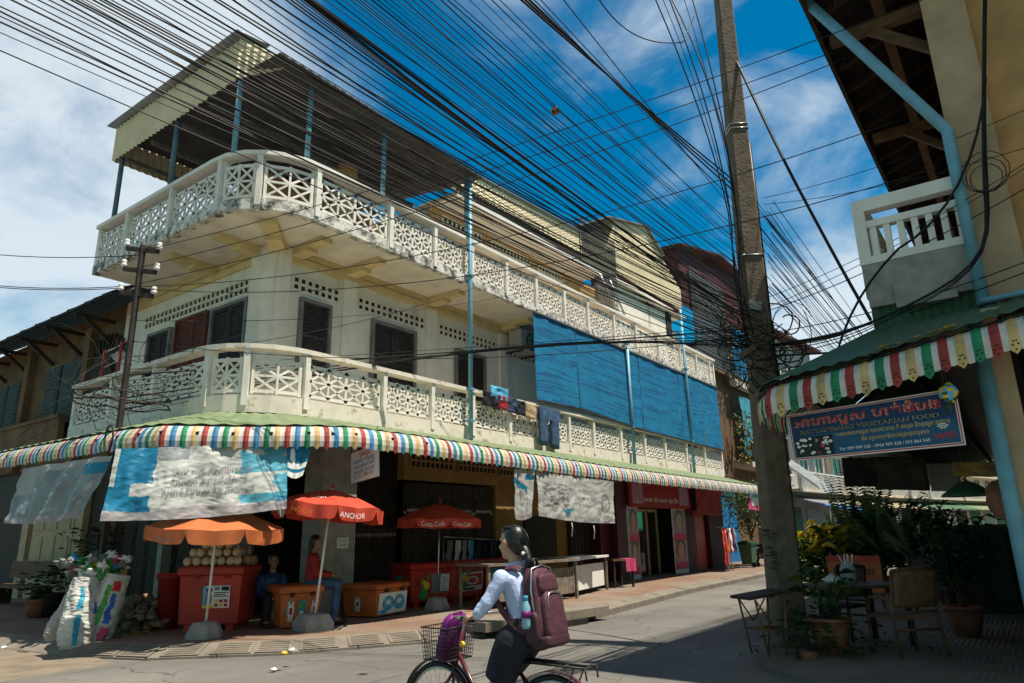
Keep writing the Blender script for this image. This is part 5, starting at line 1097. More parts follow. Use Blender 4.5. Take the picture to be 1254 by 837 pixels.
# pole hardware: wooden spacer and cable clamps
g = MB(); a = ond(905, 437, 9.8); c = ond(925, 425, 9.8); g.bar(a, c, .06, .07); g.build('wood_arm', M['wood'], UPO)

def wire(pts, r, label, group, name='overhead_cable'):
    g = MB(); g.tube(pts, r*(.68 if r < .0125 else .8), 5); tag(g.build(name, M['cable']), label, 'cable', group); return
def ppx(x, y, off=0.): # point near the pole at a pixel
    return ond(x, y, math.hypot(PX, PY)+off)
rw = random.Random(17)
LBL = 'thin black cable fanning from the utility pole across the sky to the upper left'; GRP = 'cables fanning left from the utility pole'
def over(ex, ey, px_, py_, r, lb=LBL, gp=GRP, sg=.10, ext=.8):
    a = ppx(px_, py_, rw.uniform(-.25, .2)); e = onz(ex, ey, max(4.5, a.z-rw.uniform(.1, .5))); far = a.lerp(e, 1+ext); far.z = e.z+(e.z-a.z)*.3+.3
    P_ = [a.lerp(e, t)-V((0, 0, sg*4*t*(1-t))) for t in [i/10 for i in range(11)]]+[e.lerp(far, t) for t in (.33, .66, 1)]
    wire(P_, r, lb, gp)
exits = [(0, 62), (0, 40), (0, 27), (0, 20), (0, 14), (0, 8), (14, 0), (30, 0), (46, 0), (60, 0), (75, 0), (87, 0), (93, 0), (99, 0), (105, 0), (114, 0), (122, 0), (128, 0), (136, 0), (150, 0), (160, 0), (168, 0), (190, 0), (198, 0), (212, 0), (225, 0), (240, 0), (262, 0), (268, 0), (285, 0), (303, 0), (318, 0), (330, 0)]
for i, (x, y) in enumerate(exits): over(x, y, rw.uniform(915, 940), 438-60*(i/len(exits))+rw.uniform(-9, 9), rw.choice((.005, .006, .007, .009)), sg=rw.uniform(.03, .2))
for i, x in enumerate((350, 356, 362, 398, 410, 420, 455, 462, 495, 515, 368, 374, 379, 384, 430, 436, 441, 447, 470, 478, 486, 505, 525, 540, 548, 556, 575, 590, 602, 612)): over(x, 0, rw.uniform(900, 925), 392-100*((x-350)/262)+rw.uniform(-12, 12), .015 if i in (11, 12) else rw.choice((.005, .006, .008)), sg=rw.uniform(.0, .12))
LB2 = 'thick black cable bundle strand above the fan of cables, left of the utility pole'
for i, x in enumerate((638, 643, 648, 654, 662, 690)): over(x, 0, rw.uniform(893, 905), 218+i*8, .015 if i < 3 else .008, LB2, 'thick upper cables left of the pole', sg=.03)
# street line beyond the pole
for i in range(32):
    a = ppx(rw.uniform(925, 948), 245+rw.uniform(0, 110)); e = V((PX+42, PY+rw.uniform(-.5, .8), a.z+rw.uniform(-.5, .4)))
    wire(sag(a, e, rw.uniform(.4, 1.0), 14), rw.choice((.006, .007, .009)), 'black cable running from the utility pole down the street behind the restaurant', 'street line cables right of the pole')
for i, (x, y) in enumerate(((803, 0), (812, 0), (820, 0), (838, 0), (848, 0), (833, 20))):
    a = ppx(x, y, -1.2+.2*i); b_ = ppx(868+6*i, 150, -.5); c = ppx(897+rw.uniform(-6, 10), 262+8*i, -.15); e = ppx(915+rw.uniform(-6, 10), 390+5*i, -.2)
    top = a+(a-b_)*.5; P_ = [top]+bez(a, b_, c, 8)+bez(c, c.lerp(e, .5)-RH*.1, e, 6)[1:]
    wire(P_, rw.choice((.009, .014, .018)), 'drooping black cable coming steeply down to the left side of the utility pole', 'steep cables left of the pole')
wire(bez(onz(730, -6, 8), onz(770, 60, 8), onz(836, 52, 8), 10)+[onz(850, 20, 8.6)], .012, 'single loose black cable looping below the top edge of the sky', 'loose cables')
# lines from the steel post over to the restaurant eave
EP = [(5.5, 12.3)]; pz = lambda x, y: V((5.5, 12.3, onl(x, y, 5.5, 12.3)))
for (x, y), (ex, ey), sg in (((205, 312), (1130, 0), .25), ((203, 332), (1045, 55), .2), ((200, 352), (1050, 66), .3), ((172, 352), (1095, 150), .5), ((203, 358), (1150, 205), .6)):
    a = pz(x, y); e = onx(ex, ey, 9.3) if ex > 1000 else onx(ex, ey, 9.3)
    wire(sag(a, e, sg, 16), .010, 'black service cable from the steel post across to the restaurant eave', 'service cables between steel post and restaurant')
for y in (312, 350, 352): a = pz(172, y); e = ond(-60, y-6, 16); wire(sag(a, e, .1, 8), .012, 'horizontal black cable leaving the steel post towards the left edge', 'cables left of the steel post')
LB3 = 'black cable in the heavy sagging bundle crossing the lower balcony'
for i in range(9):
    a = pz(182, 455+i*7); e = ppx(925, 398+i*4, -.1); m_ = ony(600, 428+rw.uniform(-4, 6), 8.6)
    P_ = bez(a, m_*2-(a+e)/2, e, 18); wire(P_, rw.choice((.009, .012, .016)), LB3, 'cables crossing the lower balcony')
for (a, e) in (((184, 420), (925, 410)), ((186, 395), (700, 345)), ((185, 440), (640, 330))):
    p, q = pz(*a), (ppx(*e) if e[0] > 900 else ony(e[0], e[1], 8.9)); wire(sag(p, q, .35, 14), .009, 'thin black cable strung from the steel post along the balcony front', 'thin cables along the balcony front')
# cables to the restaurant
def pxc(L, r, label, group, jit=0):
    wire([ond(x, y, d) for x, y, d in L], r, label, group)
p_ = math.hypot(PX, PY)
H1 = bez(ppx(902, 76), ond(960, 200, 10.1), ond(985, 245, 10), 6)+bez(ond(985, 245, 10), ond(1030, 330, 9.8), ond(1066, 392, 9.4), 8)[1:]
wire(H1, .028, 'thick black cable falling from the pole top to the restaurant awning', 'cables to the restaurant')
wire(bez(ond(1207, 95, 9.36), ond(1196, 250, 9.2), ond(1100, 305, 9.3), 8)+bez(ond(1100, 305, 9.3), ond(1045, 360, 9.6), ond(1025, 432, 9.8), 6)[1:]+[ppx(950, 436)], .020, 'thick black cable curving from the restaurant wall down to the pole', 'cables to the restaurant')
for i in range(6):
    j = rw.uniform(-5, 5); P_ = [ppx(940, 428+j), ond(1000, 420+j+i*2, 9.8), ond(1060, 405+j, 9.3), ond(1120, 375+j, 9.05), ond(1170, 350+j, 8.95), ond(1210, 310+j, 9.1), ond(1212+j, 260, 9.3), ond(1206+j*.6, 200, 9.35), ond(1206+j*.5, 100, 9.35), ond(1208+j*.5, -30, 9.35)]
    Q = []
    for k in range(len(P_)-1): Q += [P_[k].lerp(P_[k+1], t) for t in (0, .5)]
    for _ in range(2): Q = [Q[0]]+[(Q[k-1]+Q[k]*2+Q[k+1])/4 for k in range(1, len(Q)-1)]+[Q[-1]]
    wire(Q+[P_[-1]], .018 if i < 3 else .010, 'black cable in the bundle climbing the orange restaurant wall', 'cable bundle on the restaurant wall')
for x0, y0, x1, y1 in ((1230, 205, 1000, 330), (1254, 222, 1010, 345), (1254, 318, 960, 395), (1254, 195, 950, 350), (1254, 330, 950, 425), (1254, 180, 1100, 250), (1254, 130, 840, 215)):
    a = ond(x0+30, y0-8, 9.1); e = ppx(x1, y1, .1) if x1 < 960 else ond(x1, y1, 10.5)
    e2 = ppx(935, y1+rw.uniform(0, 50)); wire(sag(a, e2, .12, 12), rw.choice((.007, .010)), 'thin black cable from the utility pole to the orange restaurant wall', 'thin cables to the restaurant wall')
for i in range(3): # loop on the wall
    c = onx(1208, 218, 9.3); R_ = .16+.04*i; wire([c+V((-.02*i, R_*math.cos(t*.5), R_*1.1*math.sin(t*.5)+.03*i)) for t in range(14)], .008, 'coiled black cable loop on the orange restaurant wall', 'cable loops on the restaurant wall', 'cable_loop')
# tangle of coils on the pole
for i in range(36):
    cx_, cy_ = rw.uniform(893, 975), rw.uniform(390, 478); c = ppx(cx_, cy_, rw.uniform(-.35, .1)); R_ = rw.uniform(.10, .30); ph = rw.uniform(0, 6); el = rw.uniform(.7, 1.3); tl = V((rw.uniform(-.3, .3), rw.uniform(-.3, .3), 0))
    P_ = [c+(RH+tl)*(R_*math.cos(ph+t*.42)*(1+.1*math.sin(t)))+V((0, 0, R_*el*math.sin(ph+t*.42)))+FH*(.02*math.sin(t*.9)) for t in range(rw.randint(9, 17))]
    wire(P_, rw.choice((.008, .010, .014)), 'black cable coil in the tangle halfway up the utility pole', 'cable coils on the utility pole', 'cable_coil')
for i in range(16):
    a = ppx(rw.uniform(840, 900), rw.uniform(330, 430), -.1); e = ppx(rw.uniform(925, 965), rw.uniform(385, 470), -.1); m_ = (a+e)/2+V((rw.uniform(-.2, .2), 0, rw.uniform(-.5, .2)))
    wire(bez(a, m_, e, 9), rw.choice((.008, .012)), 'slack black cable end looped beside the cable tangle on the pole', 'slack cables at the pole tangle')
# ================================================================ STEEL POST WITH INSULATORS
ST = thing('steel_post', 'brown rusty steel power post with white insulators rising through the striped awning', 'power post', (5.5, 12.3, SW))
zt_ = onl(190, 303, 5.5, 12.3); g = MB(); g.box(5.46, 12.26, SW, 5.54, 12.34, zt_); g.build('shaft', M['rust'], ST)
ins = []
for (xa, ya), (xb, yb_) in (((173, 303), (211, 314)), ((169, 328), (207, 339)), ((173, 360), (205, 366))):
    z = onl((xa+xb)/2, (ya+yb_)/2, 5.5, 12.3); g = MB(); a, b_ = V((5.5, 12.3, z))-RH*.3+V((0, 0, .03)), V((5.5, 12.3, z))+RH*.3-V((0, 0, .05)); g.bar(a, b_, .06, .07); g.build('crossarm', M['rust'], ST); ins += [a, b_]
for p in ins:
    q = p+V((0, 0, .04)); g = MB(); g.lathe(q, [(.016, 0), (.048, .016), (.052, .05), (.032, .065), (.048, .09), (.04, .13), (.016, .145)], 12); g.build('insulator', M['ceramic'], ST)
g = MB(); c = V((5.5, 12.3, onl(178, 497, 5.5, 12.3))); 
for z in (0, .14): g.tube([c+V((.8*math.cos(t*.4)*1., .5*math.sin(t*.4), z+.03*math.sin(t*2))) for t in range(17)], .014, 5)
g.build('cable_ring', M['rust'], ST)
for i in range(17):
    c0 = V((5.5, 12.3, onl(178, rw.uniform(430, 530), 5.5, 12.3))); P_ = [c0]; d = V((rw.uniform(-.6, .2), rw.uniform(-.2, 1.), rw.uniform(-.3, .5)))
    for k in range(9): d = d+V((rw.gauss(0, .35), rw.gauss(0, .35), rw.gauss(-.05, .35))); P_.append(P_[-1]+d.normalized()*.22)
    wire(P_, rw.choice((.006, .009)), 'stray curling wire in the snarl around the rusty steel post', 'wire snarl on the steel post', 'stray_wire')
c = ond(133, 538, 12.4); wire([c+V((0, .13*math.cos(t*.5), .22*math.sin(t*.5))) for t in range(14)], .018, 'black cable coil hanging over the awning edge below the steel post', 'hanging coil', 'cable_coil')

# ================================================================ PLANTS AND FURNITURE OF THE RESTAURANT
def pot(T_, p, r, h, m_): g = MB(); g.lathe(p, [(r*.62, 0), (r*.9, h*.6), (r, h*.9), (r*1.08, h*.92), (r*1.08, h), (r*.9, h), (r*.85, h*.9)], 16); g.build('pot', m_, T_); g = MB(); g.lathe(p+V((0, 0, h*.86)), [(r*.86, 0), (r*.1, .02)], 12); g.build('soil', M['darkwood'], T_)
def frond(g, st_, L_, rise, az, n=26, mi=0, w=.02, drop=.9):
    d = V((math.cos(az), math.sin(az), 0)); P_ = [st_+d*(L_*t)+V((0, 0, rise*t-drop*L_*t*t*.55)) for t in [i/n for i in range(n+1)]]
    g.tube(P_, [.012*(1-i/n*.8) for i in range(n+1)], 4, mi)
    for i in range(4, n):
        tg = (P_[i+1]-P_[i]).normalized(); s = tg.cross(V((0, 0, 1))).normalized(); l = L_*.34*math.sin(math.pi*min(1, .12+i/n*.9))
        for q in (1, -1): g.leaf(P_[i], s*q+tg*.75+V((0, 0, -.15)), l*rnd.uniform(.85, 1.1), w, mi, .3)
GZ = .06
pp = onz(1020, 801, GZ); pot_plant = thing('potted_pothos', 'trailing pothos with round pale green leaves in a terracotta pot at the pole foot', 'potted plant', pp)
pot(pot_plant, pp, .26, .42, M['terracotta'])
g = MB()
for i in range(240):
    a = rnd.uniform(0, 6.28); r = abs(rnd.gauss(.25, .25)); c = pp+RH*(r*math.cos(a)*1.2-.12)+FH*(r*math.sin(a)*.6-.15)+V((0, 0, rnd.uniform(.02, .55)*(1.15-min(1, r*.9)))); g.leaf(c, (rnd.uniform(-1, 1), rnd.uniform(-1, 1), rnd.uniform(-.2, .6)), rnd.uniform(.08, .16), rnd.uniform(.06, .11), rnd.choice((0, 0, 1, 1, 1)), .25)
g.build('foliage', LEAFS, pot_plant)
dr = thing('broad_leaf_plant', 'broad leafed green plant standing in the pot right of the utility pole', 'plant', pp+V((0, 0, .4)))
g = MB()
for i in range(15):
    a = rnd.uniform(0, 6.28); b_ = pp+V((rnd.uniform(-.1, .1), rnd.uniform(-.1, .1), .4)); d = V((math.cos(a)*.35, math.sin(a)*.35, 1)); tip = b_+d*rnd.uniform(.25, .55); g.tube([b_, tip], .008, 4, 0); g.leaf(tip, (math.cos(a), math.sin(a), .5), rnd.uniform(.25, .4), .15, rnd.choice((0, 1)), .35)
g.build('foliage', LEAFS, dr)
cp = ond(1022, 690, 19.2); cp.z = GZ; cr = thing('croton_shrub', 'bushy shrub with yellow topped narrow leaves behind the utility pole', 'shrub', cp)
g = MB(); pot(cr, cp, .22, .35, M['terracotta'])
tops_ = [ond(x, y, math.hypot(cp.x, cp.y)+rnd.uniform(-.4, .5)) for x, y in ((993, 655), (1003, 648), (1015, 655), (1025, 662), (1036, 668), (1046, 652), (1055, 660), (1000, 672), (1020, 680), (1040, 680), (990, 690), (1010, 700), (1030, 705), (1000, 720))]
st_ = MB(); g = MB()
for t in tops_:
    st_.tube(bez(cp+V((0, 0, .3)), cp+V((0, 0, .3))+(t-cp)*.4+V((rnd.uniform(-.1, .1), rnd.uniform(-.1, .1), .2)), t, 8), .010, 5)
    for i in range(60):
        c = t+V((rnd.gauss(0, .14), rnd.gauss(0, .14), rnd.uniform(-.42, .10))); a = rnd.uniform(0, 6.28); up_ = (c.z-t.z+.36)/.44; yel = t.z > 1.0 and rnd.random() < .25+.65*up_; g.leaf(c, (math.cos(a), math.sin(a), rnd.uniform(-.2, .9)), rnd.uniform(.30, .50), .075, 2 if yel else rnd.choice((0, 0, 1)), .35)
st_.build('stem', M['wood'], cr); g.build('foliage', LEAFS, cr)
vi = MB()
for i in range(60): z = rnd.uniform(.9, 1.6) if i < 22 else rnd.uniform(.05, .75); c = PP(z)-FH*.2-RH*(.2 if i < 22 else rnd.uniform(-.1, .25))+V((rnd.gauss(0, .05), rnd.gauss(0, .05), 0)); vi.leaf(c, (rnd.uniform(-1, 1), rnd.uniform(-1, 1), .2), rnd.uniform(.08, .15), .09, rnd.choice((0, 0, 1)), .3)
vp = thing('climbing_vine', 'small green vine climbing the foot of the utility pole', 'vine', PP(.1)); vi.build('foliage', LEAFS, vp)
def palm(label, p, n, L_, h, seed, mi=(0, 1)):
    r = random.Random(seed); T_ = thing('potted_palm', label, 'palm', p); pot(T_, p, .22, .36, M['terracotta']); g = MB()
    for i in range(n):
        a = 6.28*i/n+r.uniform(-.3, .3); frond(g, p+V((r.uniform(-.05, .05), r.uniform(-.05, .05), .3)), L_*r.uniform(.75, 1.05), h*r.uniform(.7, 1.15), a, 34, r.choice(mi), .017, .85)
    g.build('foliage', LEAFS, T_)
palm('tall feathery palm with arching fronds behind the orange signboard', onz(1088, 725, GZ)+FH*1.0, 12, 1.2, 3.2, 1)
palm('dense dark palm beside the restaurant tables, right of the tall palm', onz(1120, 730, GZ)+FH*1.2, 16, 1.3, 2.5, 2, (1, 1, 0))
palm('dark bushy palm in the shade below the hanging basket', onz(1165, 735, GZ)+FH*1.3, 16, 1.25, 2.3, 3, (1,))
palm('low dark palm at the far right of the restaurant terrace', onz(1215, 745, GZ)+FH*1.5, 13, 1.1, 1.6, 4, (1,))
def bush(label, x, y, d, rx, h, n, seed, mi=(1, 1, 0)):
    r = random.Random(seed); p = ond(x, y, d); p.z = GZ; T_ = thing('leafy_bush', label, 'bush', p); pot(T_, p, .24, .4, M['terracotta']); g = MB(); s = MB()
    for k in range(12):
        a = r.uniform(0, 6.28); e = p+V((rx*.8*math.cos(a)*r.random()**.5, rx*.8*math.sin(a)*r.random()**.5, r.uniform(.5, 1)*h)); s.tube(bez(p+V((0, 0, .3)), p.lerp(e, .5)+V((0, 0, .2)), e, 6), [.014]*6+[.006], 4)
        for i in range(n//12):
            c = e+V((r.gauss(0, rx*.25), r.gauss(0, rx*.25), r.gauss(-.06, .14))); g.leaf(c, (r.uniform(-1, 1), r.uniform(-1, 1), r.uniform(-.7, .5)), r.uniform(.09, .2), r.uniform(.03, .06), r.choice(mi), r.uniform(.1, .5))
    s.build('stem', M['wood'], T_); g.build('foliage', LEAFS, T_)
bush('dark small leaved bush in front of the wooden counter', 1170, 690, 12.2, .55, 1.7, 900, 42, (1,))
ct = thing('added_counter', 'made-up dark wooden counter backing the far end of the restaurant arcade', 'counter', (15.4, .8, GZ))  # counter added as a dark back, hiding the pale lit floor beyond
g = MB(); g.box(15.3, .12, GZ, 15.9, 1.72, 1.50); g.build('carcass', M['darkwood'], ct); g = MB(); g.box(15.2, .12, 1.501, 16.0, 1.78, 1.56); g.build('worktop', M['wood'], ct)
for k in range(4): g = MB(); g.box(15.27, .2+k*.38, .25, 15.299, .52+k*.38, 1.4); g.build('panel', M['darkwood'], ct)
# bamboo stool
def leggy(T_, P_, q, r, m_): g = MB(); g.tube([P_, q], r, 6); g.build('leg', m_, T_)
sp0 = onz(947, 806, GZ); bs = thing('bamboo_bench', 'small bamboo bench with slatted lower shelf left of the utility pole', 'bench', sp0)
zt = onl(940, 735, sp0.x, sp0.y); u_ = (RH*.93+FH*.35).normalized(); w_ = (FH*.93-RH*.35).normalized(); o = ond(919, 741, math.hypot(sp0.x, sp0.y)-.1); o.z = zt
g = MB(); 
for k in range(6): g.obox(o+w_*(k*.065), u_*.62+V((0, 0, .06)), w_*.058, V((0, 0, .035)))
g.build('seat', M['darkwood'], bs)
for a, c, s in ((.10, .03, .1), (.10, .35, .1), (.55, .03, -.05), (.55, .35, -.05)):
    t0 = o+u_*a+w_*c; leggy(bs, t0, V((t0.x, t0.y, GZ))+u_*s*1.2, .014, M['rattan'])
for c in (.03, .35): g = MB(); g.tube([o+u_*.3+w_*c-V((0, 0, .28)), o+u_*.1+w_*c], .01, 5); g.tube([o+u_*.3+w_*c-V((0, 0, .28)), o+u_*.52+w_*c], .01, 5); g.build('brace', M['rattan'], bs)
g = MB()
for k in range(7): g.tube([o+u_*.16+w_*(.02+k*.055)-V((0, 0, .36)), o+u_*.55+w_*(.02+k*.055)-V((0, 0, .36))], .01, 5)
g.build('shelf', M['rattan'], bs)
# chairs
def chair(label, base, face, m_, seatm, h=.95, wid=.5):
    T_ = thing('wooden_chair', label, 'chair', base); f = V((math.cos(face), math.sin(face), 0)); s = V((-f.y, f.x, 0)); p = lambda a, b_, z: V(base)+s*a+f*b_+V((0, 0, z)); hw = wid/2
    for a in (-hw, hw):
        g = MB(); g.tube([p(a*1.0, -.26, 0), p(a*.96, -.20, .44), p(a*.94, -.28, h)], [.022, .022, .018], 8); g.build('leg', m_, T_)
        g = MB(); g.tube([p(a*.96, .22, 0), p(a*.94, .22, .44)], .022, 8); g.build('leg', m_, T_)
        g = MB(); g.tube([p(a*.95, -.22, .66), p(a*1.02, .1, .66), p(a*.95, .22, .62), p(a*.95, .22, .44)], .018, 6); g.build('armrest', m_, T_)
    g = MB(); g.obox(p(-hw*.95, -.22, .42), s*wid*.95, f*.45, V((0, 0, .045))); g.build('seat', seatm, T_)
    g = MB(); g.grid(lambda u, v: p(-hw*.9+wid*.9*u, -.215-.07*v-.03*math.sin(u*math.pi), .56+(h-.58)*v+.03*math.sin(u*math.pi)*v), 10, 8); o = g.build('backrest', seatm, T_, .025)
    for z in (.30, .50): g = MB(); g.tube([p(-hw*.96, -.215, z), p(hw*.96, -.215, z)], .016, 6); g.build('stretcher', m_, T_)
    g = MB(); g.tube([p(-hw*.94, -.285, h), p(0, -.32, h+.03), p(hw*.94, -.285, h)], .022, 6); g.build('top_rail', m_, T_)
    return T_
ca, cb = onz(1105, 808, GZ), onz(1162, 804, GZ); cm = (ca+cb)/2; sd_ = (cb-ca).normalized(); fc = math.atan2(*(lambda n: (n.y, n.x))(V((-sd_.y, sd_.x, 0))))
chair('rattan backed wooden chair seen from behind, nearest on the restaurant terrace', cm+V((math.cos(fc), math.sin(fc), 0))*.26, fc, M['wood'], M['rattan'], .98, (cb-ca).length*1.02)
c2 = onz(1062, 790, GZ)+FH*.55; chair('dark wooden chair turned sideways behind the nearest chair', c2, fc+1.9, M['darkwood'], M['darkwood'], .95, .46)
tb = cm+V((math.cos(fc), math.sin(fc), 0))*1.15; rtb = thing('restaurant_table', 'dark wooden table with dishes behind the rattan backed chair', 'table', tb)
f_ = V((math.cos(fc), math.sin(fc), 0)); s_ = V((-f_.y, f_.x, 0))
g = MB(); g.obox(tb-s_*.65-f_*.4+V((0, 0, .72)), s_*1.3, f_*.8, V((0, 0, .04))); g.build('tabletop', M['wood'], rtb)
for a in (-.6, .56):
    for c in (-.36, .32): g = MB(); g.obox(tb+s_*a+f_*c, s_*.05, f_*.05, V((0, 0, .719))); g.build('leg', M['darkwood'], rtb)
p = tb+V((0, 0, .761))-s_*.0; kt = thing('glass_jar', 'cloudy glass jar with utensils standing on the restaurant table', 'jar', p); g = MB(); g.lathe(p, [(.08, 0), (.1, .08), (.1, .2), (.07, .26), (.075, .28)], 14); g.build('jar_body', M['fargrey'], kt); g = MB()
for i in range(6): g.tube([p+V((rnd.uniform(-.04, .04), rnd.uniform(-.04, .04), .1)), p+V((rnd.uniform(-.12, .12), rnd.uniform(-.12, .12), .38))], .008, 4)
g.build('chopsticks', M['paper'], kt)
p = tb+V((0, 0, .761))+s_*.28; dsh = thing('white_bowl', 'white bowl of napkins at the left end of the restaurant table', 'bowl', p); g = MB(); g.lathe(p, [(.05, 0), (.09, .03), (.12, .07), (.115, .07)], 14); g.build('bowl', M['ceramic'], dsh); g = MB(); g.ell(p+V((0, 0, .07)), .09, .09, .06, 8, 5, 0, .9, 2); g.build('napkins', M['paper'], dsh)
# orange signboard and pink chair back further in
a, c = onz(1040, 748, GZ)+FH*.7, onz(1112, 752, GZ)+FH*.7; osb = thing('orange_signboard', 'orange wooden signboard with black Khmer writing behind the chairs', 'signboard', (a+c)/2)
t = (c-a); z0, z1 = .35, 1.02; g = MB(); n = V((-t.y, t.x, 0)).normalized(); g.obox(a+V((0, 0, z0-GZ)), t, n*.05, V((0, 0, z1-z0))); g.build('board', M['orangesign'], osb)
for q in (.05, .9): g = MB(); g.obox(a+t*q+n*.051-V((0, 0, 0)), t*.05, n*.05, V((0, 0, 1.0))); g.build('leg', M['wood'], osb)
g = MB(); g.obox(a-n*.004+V((0, 0, z0-GZ+.55)), t, n*-.012, V((0, 0, .12))); g.build('header_strip', M['redplastic'], osb)
lettering('បាយ មីឆា', a-n*.012+t*.1+V((0, 0, z0-GZ+.32)), t, (0, 0, 1), .14, M['txt_black'], osb, width=t.length*.75); lettering('លក់ ៩ លរ', a-n*.012+t*.1+V((0, 0, z0-GZ+.08)), t, (0, 0, 1), .14, M['txt_black'], osb, width=t.length*.75)
a, c = onz(1147, 760, GZ)+FH*.6, onz(1190, 760, GZ)+FH*.6; t = c-a; n = V((-t.y, t.x, 0)).normalized(); pk = thing('pink_screen', 'square pink panel framed in dark wood beside the restaurant table', 'panel', (a+c)/2)
g = MB(); g.obox(a+V((0, 0, .45)), t, n*.03, V((0, 0, .50))); g.build('panel', M['pinkseat'], pk); g = MB()
for q in (0, 1): g.obox(a+t*q-n*.02, t.normalized()*.05, n*.07, V((0, 0, 1.0)))
g.obox(a-n*.02+V((0, 0, .952)), t, n*.07, V((0, 0, .05))); g.obox(a-n*.02+V((0, 0, .40)), t, n*.07, V((0, 0, .049))); g.build('frame', M['wood'], pk)
# brick at the pavement edge
p = onz(993, 808, GZ); g = MB(); g.obox(p-RH*.11, RH*.2+FH*.02, FH*.1, V((0, 0, .075))); o = g.build('brick', M['brick']); md = o.modifiers.new('bevel', 'BEVEL'); md.width = .008; tag(o, 'single red brick lying on the pavement below the pothos', 'brick')
# things hanging under the restaurant awning
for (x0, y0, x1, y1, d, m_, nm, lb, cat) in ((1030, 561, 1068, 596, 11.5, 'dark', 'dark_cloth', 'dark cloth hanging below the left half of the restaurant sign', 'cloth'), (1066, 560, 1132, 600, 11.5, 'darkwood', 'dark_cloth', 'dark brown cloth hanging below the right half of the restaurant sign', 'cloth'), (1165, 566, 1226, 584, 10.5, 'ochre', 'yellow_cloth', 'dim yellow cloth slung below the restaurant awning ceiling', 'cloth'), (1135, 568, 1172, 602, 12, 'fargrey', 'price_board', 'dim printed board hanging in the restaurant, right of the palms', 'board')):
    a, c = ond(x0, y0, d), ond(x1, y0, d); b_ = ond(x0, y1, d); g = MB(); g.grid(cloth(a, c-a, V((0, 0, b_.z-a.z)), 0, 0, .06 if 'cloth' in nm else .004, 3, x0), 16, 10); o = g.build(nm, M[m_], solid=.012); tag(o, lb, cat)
    g2 = MB()
p = ond(1186, 608, 11.2); lm = thing('hanging_lantern', 'dark green conical lantern hanging in the restaurant arcade', 'lantern', p); g = MB(); g.lathe(p, [(.32, 0), (.3, .03), (.12, .16), (.03, .2)], 14); g.build('shade', M['greenroof2'], lm); g = MB(); g.tube([p+V((0, 0, .2)), p+V((0, 0, .9))], .01, 5); g.build('cord', M['black'], lm)
p = ond(1228, 612, 9.6); hb = thing('plastic_bag', 'translucent brownish plastic bag hanging beside the blue corner pipe', 'bag', p); g = MB(); g.ell(p, .17, .17, .23, 12, 9, 0, .5, 4); g.build('bag_body', M['terracotta'], hb); g = MB(); g.tube([p+V((0, 0, .2)), p+V((0, 0, .7))], .008, 4); g.build('string', M['black'], hb)
g = MB(); p0 = onz(905, 836, .0)
# ================================================================ NEIGHBOURING AND FAR BUILDINGS
OH = thing('old_house', 'old brown two storey house with dark tiled eaves left of the cream shophouse', 'house', (8.05, 18.5, 0))
g = MB(); g.box(8.05, 18.42, 3.6, 16, 33, 7.6); g.build('upper_wall', M['brownwall'], OH)
g = MB(); g.box(8.2, 18.42, 0, 16, 33, 3.599); g.build('ground_wall', M['darkwood'], OH)
def rz_(x): return 7.30+.62*(x-7.0)
g = MB()
for k in range(30):      # rows of tiles, each a little higher than the last
    y0 = 18.43+k*.5; 
    for j in range(16): x = 7.0+j*.42; g.hexa([(x, y0, rz_(x)), (x+.46, y0, rz_(x+.46)+.03), (x+.46, y0+.49, rz_(x+.46)+.03), (x, y0+.49, rz_(x)), (x, y0, rz_(x)+.06), (x+.46, y0, rz_(x+.46)+.07), (x+.46, y0+.49, rz_(x+.46)+.07), (x, y0+.49, rz_(x)+.06+.03*((k+j) % 2))])
for k in range(3):
    y0 = 17.0+k*.48
    for j in range(2): x = 7.0+j*.42; g.hexa([(x, y0, rz_(x)), (x+.46, y0, rz_(x+.46)+.03), (x+.46, y0+.46, rz_(x+.46)+.03), (x, y0+.46, rz_(x)), (x, y0, rz_(x)+.06), (x+.46, y0, rz_(x+.46)+.07), (x+.46, y0+.46, rz_(x+.46)+.07), (x, y0+.46, rz_(x)+.08)])
g.build('tiled_roof', M['tile'], OH)
for y in (19.0, 20.8, 22.6, 24.4, 26.2, 28): g = MB(); g.bar((8.04, y, 6.6), (7.2, y, 7.25), .09, .10); g.bar((8.04, y, 7.2), (7.05, y, 7.22), .08, .09); g.build('eave_bracket', M['darkwood'], OH)
for y in (19.9, 23.9, 27.5): g = MB(); g.box(7.85, y, 3.6, 8.049, y+.35, 7.2); g.build('pilaster', M['brownwall'], OH)
for i, (y0, y1_, z0, z1, m_) in enumerate(((18.7, 19.7, 4.6, 6.35, 'darkwood'), (20.5, 21.6, 4.7, 6.45, 'shuttergrey'), (21.75, 22.7, 4.7, 6.45, 'shuttergrey'), (24.6, 25.5, 4.7, 6.4, 'shuttergrey'), (25.6, 26.5, 4.7, 6.4, 'shuttergrey'))):
    g = MB(); g.box(7.93, y0, z0, 8.048, y1_, z1)
    for k in range(14): z = z0+.1+k*(z1-z0-.2)/14; g.box(7.915, y0+.1, z, 7.929, y1_-.1, z+.07)
    g.build('shutter', M[m_], OH)
g = MB()
for i in range(15): a = rad(8+i*11.7); c = V((8.0, 19.2, 6.05)); g.bar(c+V((0, .75*math.cos(a), .42*math.sin(a))), c+V((0, 1.25*math.cos(a), .85*math.sin(a))), .05, .06)
g.build('fan_lintel', M['darkwood'], OH)
g = MB(); g.box(7.55, 20.3, 4.1, 7.7, 30, 4.75); g.box(7.5, 20.3, 4.751, 7.75, 30, 4.85); g.box(7.701, 18.5, 3.95, 8.049, 30, 4.1); g.build('parapet', M['brownwall'], OH)
g = MB(); g.box(8.1, 19.9, .15, 8.199, 22.4, 2.7); 
